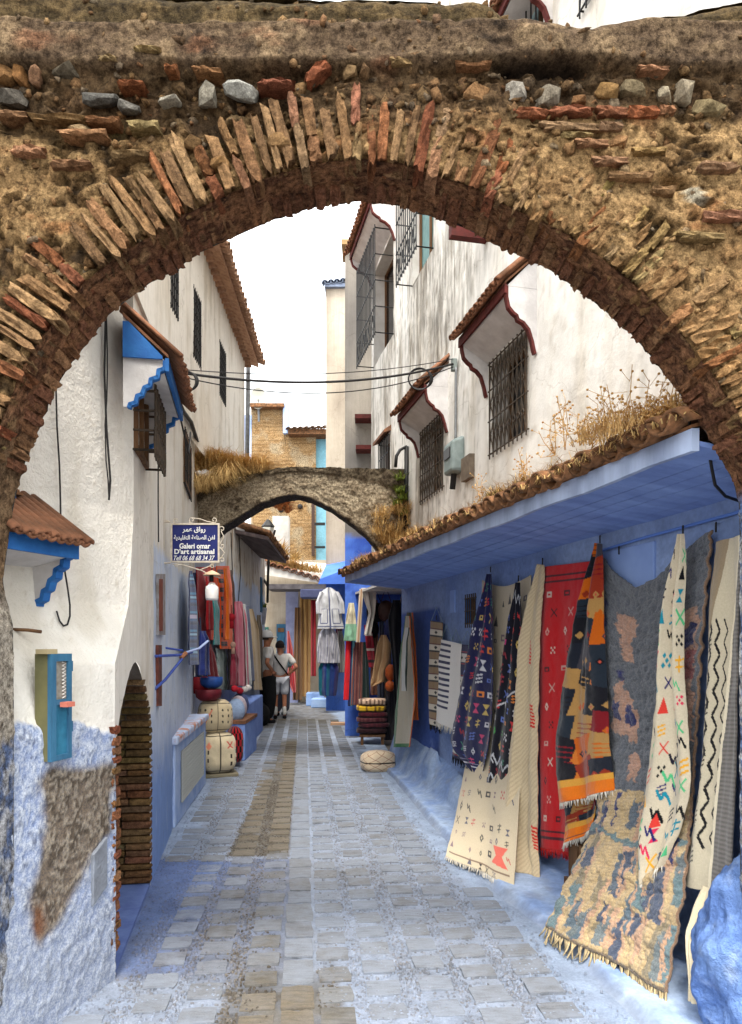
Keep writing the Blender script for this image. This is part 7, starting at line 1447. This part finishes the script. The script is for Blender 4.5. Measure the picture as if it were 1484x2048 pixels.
# ================================================================== vegetation
m_grass_dark = plain('old brown grass', c(140, 108, 70), c(104, 84, 52), 30, .95); m_grass_green = plain('half green grass', c(138, 136, 70), c(110, 112, 56), 30, .95)
def blades(name, base_pts, hgt, n, mat, lab=None, cat=None, parent=None, spread=.5, wd=.004, droop=.5, kind='stuff', seed=1, bend=(0, 0, 0)):
    r = random.Random(seed); m_ = MB(); bend = V(bend)
    for i in range(n):
        b = V(r.choice(base_pts)); b = b + V((r.uniform(-.05, .05), r.uniform(-.12, .12), 0)); h = hgt * r.uniform(.35, 1.1); a = r.uniform(0, 6.283); s = spread * r.random(); d = V((math.cos(a) * s, math.sin(a) * s, 1)).normalized() + bend
        p1 = b + d * h * .5; p2 = b + d * h + V((math.cos(a), math.sin(a), -droop)) * h * .35; sd_ = V((-math.sin(a), math.cos(a), 0)) * wd
        m_._a([b - sd_, b + sd_, p1 + sd_ * .8, p1 - sd_ * .8, p2], [(0, 1, 2, 3), (3, 2, 4)])
    o = m_.build(name, mat, parent); tag(o, lab, cat, kind=kind); return o
roofp = [eav(t, .02 + .25 * random.random(), .16 + .05 * random.random()) for t in np.linspace(0, 1, 160)]
m_grass2 = plain('straw', c(206, 170, 112), c(160, 116, 66), 25, .95)
roofp = [q for q in roofp for _ in range(1 + int(6 * max(0, math.sin(q.y * 3.1) + .5 * math.sin(q.y * 7.7) + .2)))]
blades('awning_weeds', roofp, .15, 5200, m_grass, 'dry golden grass and weeds matted over the awning tiles', 'dry grass', spread=1.6, wd=.0022, droop=.8, seed=2)
blades('hanging_weeds', [eav(t, -.04, .12) for t in np.linspace(0, .95, 130) if math.sin(t * 40) + math.sin(t * 17) > -.2], .08, 800, m_grass, 'short dry weeds hanging over the awning eave', 'dry grass', spread=1.5, wd=.003, droop=2.2, seed=3)
def stalk(x, y0, y1, Y, lab, seed):
    r = random.Random(seed); m_ = MB(); a, b = P(x, y0, Y), P(x + r.uniform(-14, 14), y1, Y); h = (b - a).length
    for k in range(4):
        e = b + V((r.uniform(-.06, .06), r.uniform(-.04, .04), -r.uniform(0, .08) * k)); pts = [a, a.lerp(e, .5) + V((r.uniform(-.02, .02), 0, 0)), e]; m_.tube(pts, .003, 4, .0015)
        for q in range(5): s_ = a.lerp(e, r.uniform(.3, 1)); e2 = s_ + V((r.uniform(-.06, .06), r.uniform(-.05, .05), r.uniform(.0, .05))); m_.tube([s_, e2], .0014, 3); m_.blob(e2, (.007, .007, .006), 5, 3)
    for q in range(30):
        s_ = a.lerp(b, r.random() * .6) + V((r.uniform(-.03, .03), r.uniform(-.03, .03), 0)); w_ = V((r.uniform(-.02, .02), r.uniform(-.02, .02), r.uniform(-.02, .02))); m_._a([s_, s_ + w_, s_ + w_ + V((.008, 0, .012))], [(0, 1, 2)])
    tag(m_.build('dry_weed', m_grass2), lab, 'weed', 'tall dry weeds on the awning')
for i, (x, y0, y1, Y, lab) in enumerate(((1240, 868, 735, 3.35, 'tallest dry seed stalk rising from the awning near the arch'), (1215, 880, 780, 3.4, 'forked dry stalk beside the tallest one'), (1130, 900, 795, 3.9, 'reddish dry weed leaning on the awning middle'), (1110, 910, 840, 4.0, 'small dry weed left of the leaning one'), (1180, 890, 815, 3.6, 'thin dry weed between the stalks'), (1300, 850, 765, 3.1, 'bushy dry weed by the arch foot'), (1345, 835, 762, 2.98, 'dry bush touching the near arch'), (1270, 862, 800, 3.2, 'low dry weed below the tallest stalk'), (1320, 842, 790, 3.05, 'feathery dry weed near the arch'), (1050, 960, 900, 4.6, 'small curled weed on the far tiles'), (960, 1000, 955, 5.6, 'tiny dry weed below the first window'), (1160, 892, 830, 3.7, 'dry weed with round seed heads'))): stalk(x, y0, y1, Y, lab, 40 + i)
bush = [P(x, 870 - (x - 1200) * .22 + random.uniform(-8, 14), random.uniform(3.0, 3.4)) for x in range(1180, 1375, 6)]
blades('awning_bush', bush, .12, 1100, m_grass2, 'tangled straw coloured bushes on the near end of the awning', 'dry bush', spread=1.4, wd=.0022, droop=.3, seed=5)
ap = [P(x, y + random.uniform(-6, 10), A2F + random.uniform(-.05, .3)) for x, y in zip(np.linspace(382, 530, 110), np.interp(np.linspace(382, 530, 110), [382, 430, 480, 530], [930, 930, 942, 944]))]
blades('arch_grass', ap, .36, 5200, m_grass, 'thick tuft of dry golden grass on the shoulder of the far arch', 'dry grass', spread=1.9, wd=.0035, droop=1.1, seed=6)
ap2 = [P(x, y, A2F - .06) for x, y in zip(np.linspace(382, 470, 60), np.interp(np.linspace(382, 470, 60), [382, 400, 470], [960, 985, 950]))] ; blades('drooping_grass', ap2, .36, 2600, m_grass, 'dry grass drooping over the face of the far arch', 'dry grass', spread=2.2, wd=.0035, droop=2.6, seed=7)
ap3 = [P(x, 1060 + random.uniform(-40, 30), A2F - .1) for x in np.linspace(752, 815, 40)]; blades('arch_straw', ap3, .26, 1100, m_grass, 'straw growing where the far arch meets the awning', 'dry grass', spread=1.8, wd=.0035, droop=1.2, seed=8); blades('green_weed', [P(x, y, A2F - .08) for x, y in ((800, 985), (806, 1000), (795, 1010), (808, 1030), (800, 960))], .16, 300, m_green, 'green weed sprouting on the far arch beside the black pipe', 'weed', spread=1.5, wd=.008, droop=.6, seed=9, kind='stuff')
ap4 = [P(x, 1128 + (x - 540) * .3 + random.uniform(-6, 2), 18.2) for x in np.linspace(540, 640, 60)]; blades('far_awning_grass', ap4, .5, 600, m_grass, 'dry weeds on the far tiled awning', 'dry grass', spread=1.0, wd=.012, droop=.8, seed=10); blades('brick_wall_bush', [P(x, y, 21.8) for x, y in ((560, 1020), (570, 1012), (552, 1015), (575, 1025))], .5, 350, plain('rusty leaves', c(160, 96, 48), c(120, 70, 36), 12), 'rusty dry bush growing from the far brick house', 'dry bush', spread=1.6, wd=.02, droop=1.0, seed=11); blades('pot_plant_leaves', [P(x, y, 15.95) for x, y in ((520, 1208), (526, 1215), (514, 1206))], .28, 60, m_green, None, None, fp, spread=1.4, wd=.02, droop=1.2, seed=12)
blades('tile_roof_weed', [P(x, y, 20) for x, y in ((556, 1105), (562, 1110), (570, 1118), (590, 1128))], .6, 200, m_grass, 'dry weeds at the foot of the far white wall', 'dry grass', spread=1.0, wd=.02, droop=.6, seed=13)
# ================================================================== people
def skinned(name, parent, mat, verts, edges, rad, sub=2):
    me = bpy.data.meshes.new(name); me.from_pydata(verts, edges, []); me.update(); o = link(name, me, mat, None)
    md = o.modifiers.new('skin', 'SKIN'); md.use_smooth_shade = True
    for v, r_ in zip(me.skin_vertices[0].data, rad): v.radius = r_ if isinstance(r_, tuple) else (r_, r_)
    me.skin_vertices[0].data[0].use_root = True
    s = o.modifiers.new('sub', 'SUBSURF'); s.levels = sub; s.render_levels = sub
    o.parent = parent; return o
def rot(q, a): return V((q[0] * math.cos(a) - q[1] * math.sin(a), q[0] * math.sin(a) + q[1] * math.cos(a), q[2]))
def person(loc, rz, h, label, shirt, legs, leg_kind, hair, cap=None, arms='down', strap=False):
    s = h / 1.75; root = empty('person', loc, label, 'person', rz=rz); root.scale = (s, s, s)
    # local frame: facing +y
    el = {'hipR': [(.20, 0, 1.40), (.37, -.13, 1.17), (.19, .06, 1.00)], 'hipL': [(-.20, 0, 1.40), (-.36, -.14, 1.17), (-.19, .05, 1.0)], 'downR': [(.20, 0, 1.40), (.25, -.02, 1.12), (.24, .10, .88)], 'downL': [(-.20, 0, 1.40), (-.25, -.02, 1.12), (-.24, .10, .88)]}
    aR = el['hipR'] if 'R' in arms else el['downR']; aL = el['hipL'] if 'L' in arms else el['downL']
    vs = [(0, 0, .95), (0, .0, 1.15), (0, -.01, 1.36), (0, 0, 1.47), (0, .02, 1.56), (0, .03, 1.66), aR[0], aR[1], aR[2], aL[0], aL[1], aL[2], (.09, 0, .90), (.10, .01, .50), (.10, -.02, .10), (.11, .10, .04), (-.09, 0, .90), (-.10, .02, .50), (-.10, -.02, .10), (-.11, .10, .04)]
    es = [(0, 1), (1, 2), (2, 3), (3, 4), (4, 5), (2, 6), (6, 7), (7, 8), (2, 9), (9, 10), (10, 11), (0, 12), (12, 13), (13, 14), (14, 15), (0, 16), (16, 17), (17, 18), (18, 19)]
    rd = [(.14, .10), (.13, .095), (.14, .09), (.055, .055), (.075, .085), (.085, .10), .05, .042, .032, .05, .042, .032, .085, .058, .04, .035, .085, .058, .04, .035]
    body = skinned('body', root, m_skin, vs, es, rd)
    for sgn, a in ((1, aR), (-1, aL)):          # a hand with five fingers, half closed
        hnd = V(a[2]); d = (V(a[2]) - V(a[1])).normalized(); sx = V((1, 0, 0)) * sgn
        hv = [hnd, hnd + d * .07]; he = [(0, 1)]; hr = [.03, (.038, .018)]
        for k_ in range(4): b0 = hnd + d * .08 + V((0, .025 - .017 * k_, 0)); hv += [b0, b0 + d * .035 - sx * .008, b0 + d * (.058 - .006 * abs(k_ - 1)) - sx * .025]; i0 = len(hv) - 3; he += [(1, i0), (i0, i0 + 1), (i0 + 1, i0 + 2)]; hr += [.009, .008, .007]
        hv += [hnd + d * .03 + V((0, .035, 0)), hnd + d * .06 + V((0, .055, 0))]; i0 = len(hv) - 2; he += [(0, i0), (i0, i0 + 1)]; hr += [.011, .009]
        skinned('hand', root, m_skin, hv, he, hr, 1)
    sm = plain('shirt of person', shirt, tuple(q * .88 for q in shirt), 14, .95, .3, 40)
    tv = [(0, 0, .93), (0, 0, 1.15), (0, -.01, 1.38), (0, 0, 1.45), (aR[0][0], aR[0][1], 1.41), tuple(V(aR[0]).lerp(V(aR[1]), .75)), (aL[0][0], aL[0][1], 1.41), tuple(V(aL[0]).lerp(V(aL[1]), .75))]
    skinned('shirt', root, sm, tv, [(0, 1), (1, 2), (2, 3), (2, 4), (4, 5), (2, 6), (6, 7)], [(.175, .135), (.165, .125), (.165, .115), (.09, .08), .085, .075, .085, .075])
    lm = plain('legwear of person', legs, tuple(q * .85 for q in legs), 14, .95, .3, 40)
    if leg_kind == 'shorts':
        skinned('shorts', root, lm, [(0, 0, .97), (.10, .01, .88), (.105, .02, .52), (-.10, .01, .88), (-.105, .02, .52)], [(0, 1), (1, 2), (0, 3), (3, 4)], [(.16, .125), .115, .105, .115, .105])
        for sx in (-.10, .10): skinned('sock', root, plain('white sock', c(206, 204, 200), None), [(sx, -.02, .30), (sx, -.02, .08)], [(0, 1)], [.05, .047], 1)
    else:
        skinned('trousers', root, lm, [(0, 0, .98), (.11, .01, .86), (.12, .03, .48), (.115, -.01, .08), (-.11, .01, .86), (-.12, .04, .48), (-.115, -.01, .08)], [(0, 1), (1, 2), (2, 3), (0, 4), (4, 5), (5, 6)], [(.18, .14), .14, .135, .10, .14, .135, .10])
    for sx in (-.105, .105): skinned('shoe', root, m_black, [(sx, -.05, .04), (sx, .06, .042), (sx, .15, .03)], [(0, 1), (1, 2)], [.048, .05, .035], 1)
    # head details: face, ears, nose, hair
    hd = MB(); hd.blob((0, .118, 1.63), (.014, .022, .024), 8, 5); hd.blob((.088, .02, 1.63), (.012, .022, .032), 8, 5); hd.blob((-.088, .02, 1.63), (.012, .022, .032), 8, 5); hd.build('nose_and_ears', m_skin, None, smooth=True); o = bpy.data.objects[[q.name for q in bpy.data.objects if q.name.startswith('nose_and_ears')][-1]]; o.parent = root; o['kind'] = 'stuff'
    fc = MB(); fc.blob((.034, .115, 1.655), (.012, .008, .007), 7, 4); fc.blob((-.034, .115, 1.655), (.012, .008, .007), 7, 4); fc.blob((0, .115, 1.585), (.026, .008, .006), 7, 4); o = fc.build('eyes_and_mouth', plain('dark features', c(70, 40, 36), None), None, smooth=True); o.parent = root; o['kind'] = 'stuff'
    hm = MB(); n0 = 14
    for i in range(7):
        a = math.pi * .5 * i / 6 * 1.25
        for j in range(n0):
            b = 2 * math.pi * j / n0; rr_ = 1 + .04 * math.sin(5 * b + i); front = max(0, math.sin(b)); aa = a * (1 - .42 * front)
            hm.v.append((.104 * math.sin(aa) * math.cos(b) * rr_, .012 + .118 * math.sin(aa) * math.sin(b) * rr_, 1.655 + .125 * math.cos(aa))); hm.c.append((1, 1, 1))
    hm.f += [(i * n0 + j, i * n0 + (j + 1) % n0, (i + 1) * n0 + (j + 1) % n0, (i + 1) * n0 + j) for i in range(6) for j in range(n0)]
    o = hm.build('hair', plain('hair', hair, tuple(q * .7 for q in hair), 40, .9), None, smooth=True); o.parent = root
    if cap:
        cm = MB(); cm.lathe([(.005, .15), (.06, .14), (.1, .10), (.118, .04), (.12, 0), (.112, 0)], (0, .01, 1.655), 18); o = cm.build('cap', plain('cap cloth', cap, None, rough=.9), None, smooth=True); o.parent = root
        bmk = MB(); ang_ = np.linspace(.35, math.pi - .35, 9); bmk._a([V((.112 * math.cos(a), .01 + .112 * math.sin(a), 1.672)) for a in ang_] + [V((.12 * math.cos(a), .07 + .15 * math.sin(a), 1.655)) for a in ang_] , [(i, i + 1, 10 + i, 9 + i) for i in range(8)]); o = bmk.build('cap_brim', plain('brim cloth', cap, None, rough=.9), None, smooth=True); o.parent = root; sld = o.modifiers.new('t', 'SOLIDIFY'); sld.thickness = .008
    if strap:
        t_ = MB(); t_.tube([(-.14, -.06, 1.44), (-.05, -.145, 1.30), (.08, -.155, 1.12), (.17, -.06, 1.0)], .018, 6); o = t_.build('strap', m_black, None, smooth=True); o.parent = root
    return root
person((P(533, 1300, 14.4).x, 14.4, 0), R(-62), 1.80, 'man in white cap and white shirt with loose black trousers, hand on hip', c(212, 208, 204), c(18, 18, 20), 'trousers', c(60, 50, 44), cap=c(222, 220, 218), arms='R')
person((P(560, 1300, 15.2).x, 15.2, 0), R(12), 1.62, 'dark haired person in grey white tee, pale shorts and black shoulder strap, seen from behind', c(196, 192, 188), c(198, 200, 208), 'shorts', c(36, 28, 26), arms='R', strap=True)
person((P(563, 1300, 15.9).x, 15.9, 0), R(40), 1.55, 'grey haired person mostly hidden behind the one with the shoulder strap', c(120, 150, 160), c(70, 72, 84), 'trousers', c(140, 134, 128))

blades('awning_green_weeds', [q for q in roofp if math.sin(q.y * 5.3) > .2], .09, 700, m_grass_green, 'sparse half green weeds rooted between the awning tiles', 'weed', spread=1.8, wd=.0026, droop=.8, seed=22)
blades('awning_brown_weeds', [q for q in roofp if math.cos(q.y * 4.1) > -.2], .12, 1400, m_grass_dark, 'old brown weeds mixed through the dry awning grass', 'weed', spread=1.9, wd=.0024, droop=.9, seed=23)
blades('arch_brown_grass', ap, .3, 1200, m_grass_dark, 'old brown grass mixed into the tuft on the far arch', 'dry grass', spread=2.2, wd=.0035, droop=1.2, seed=24)
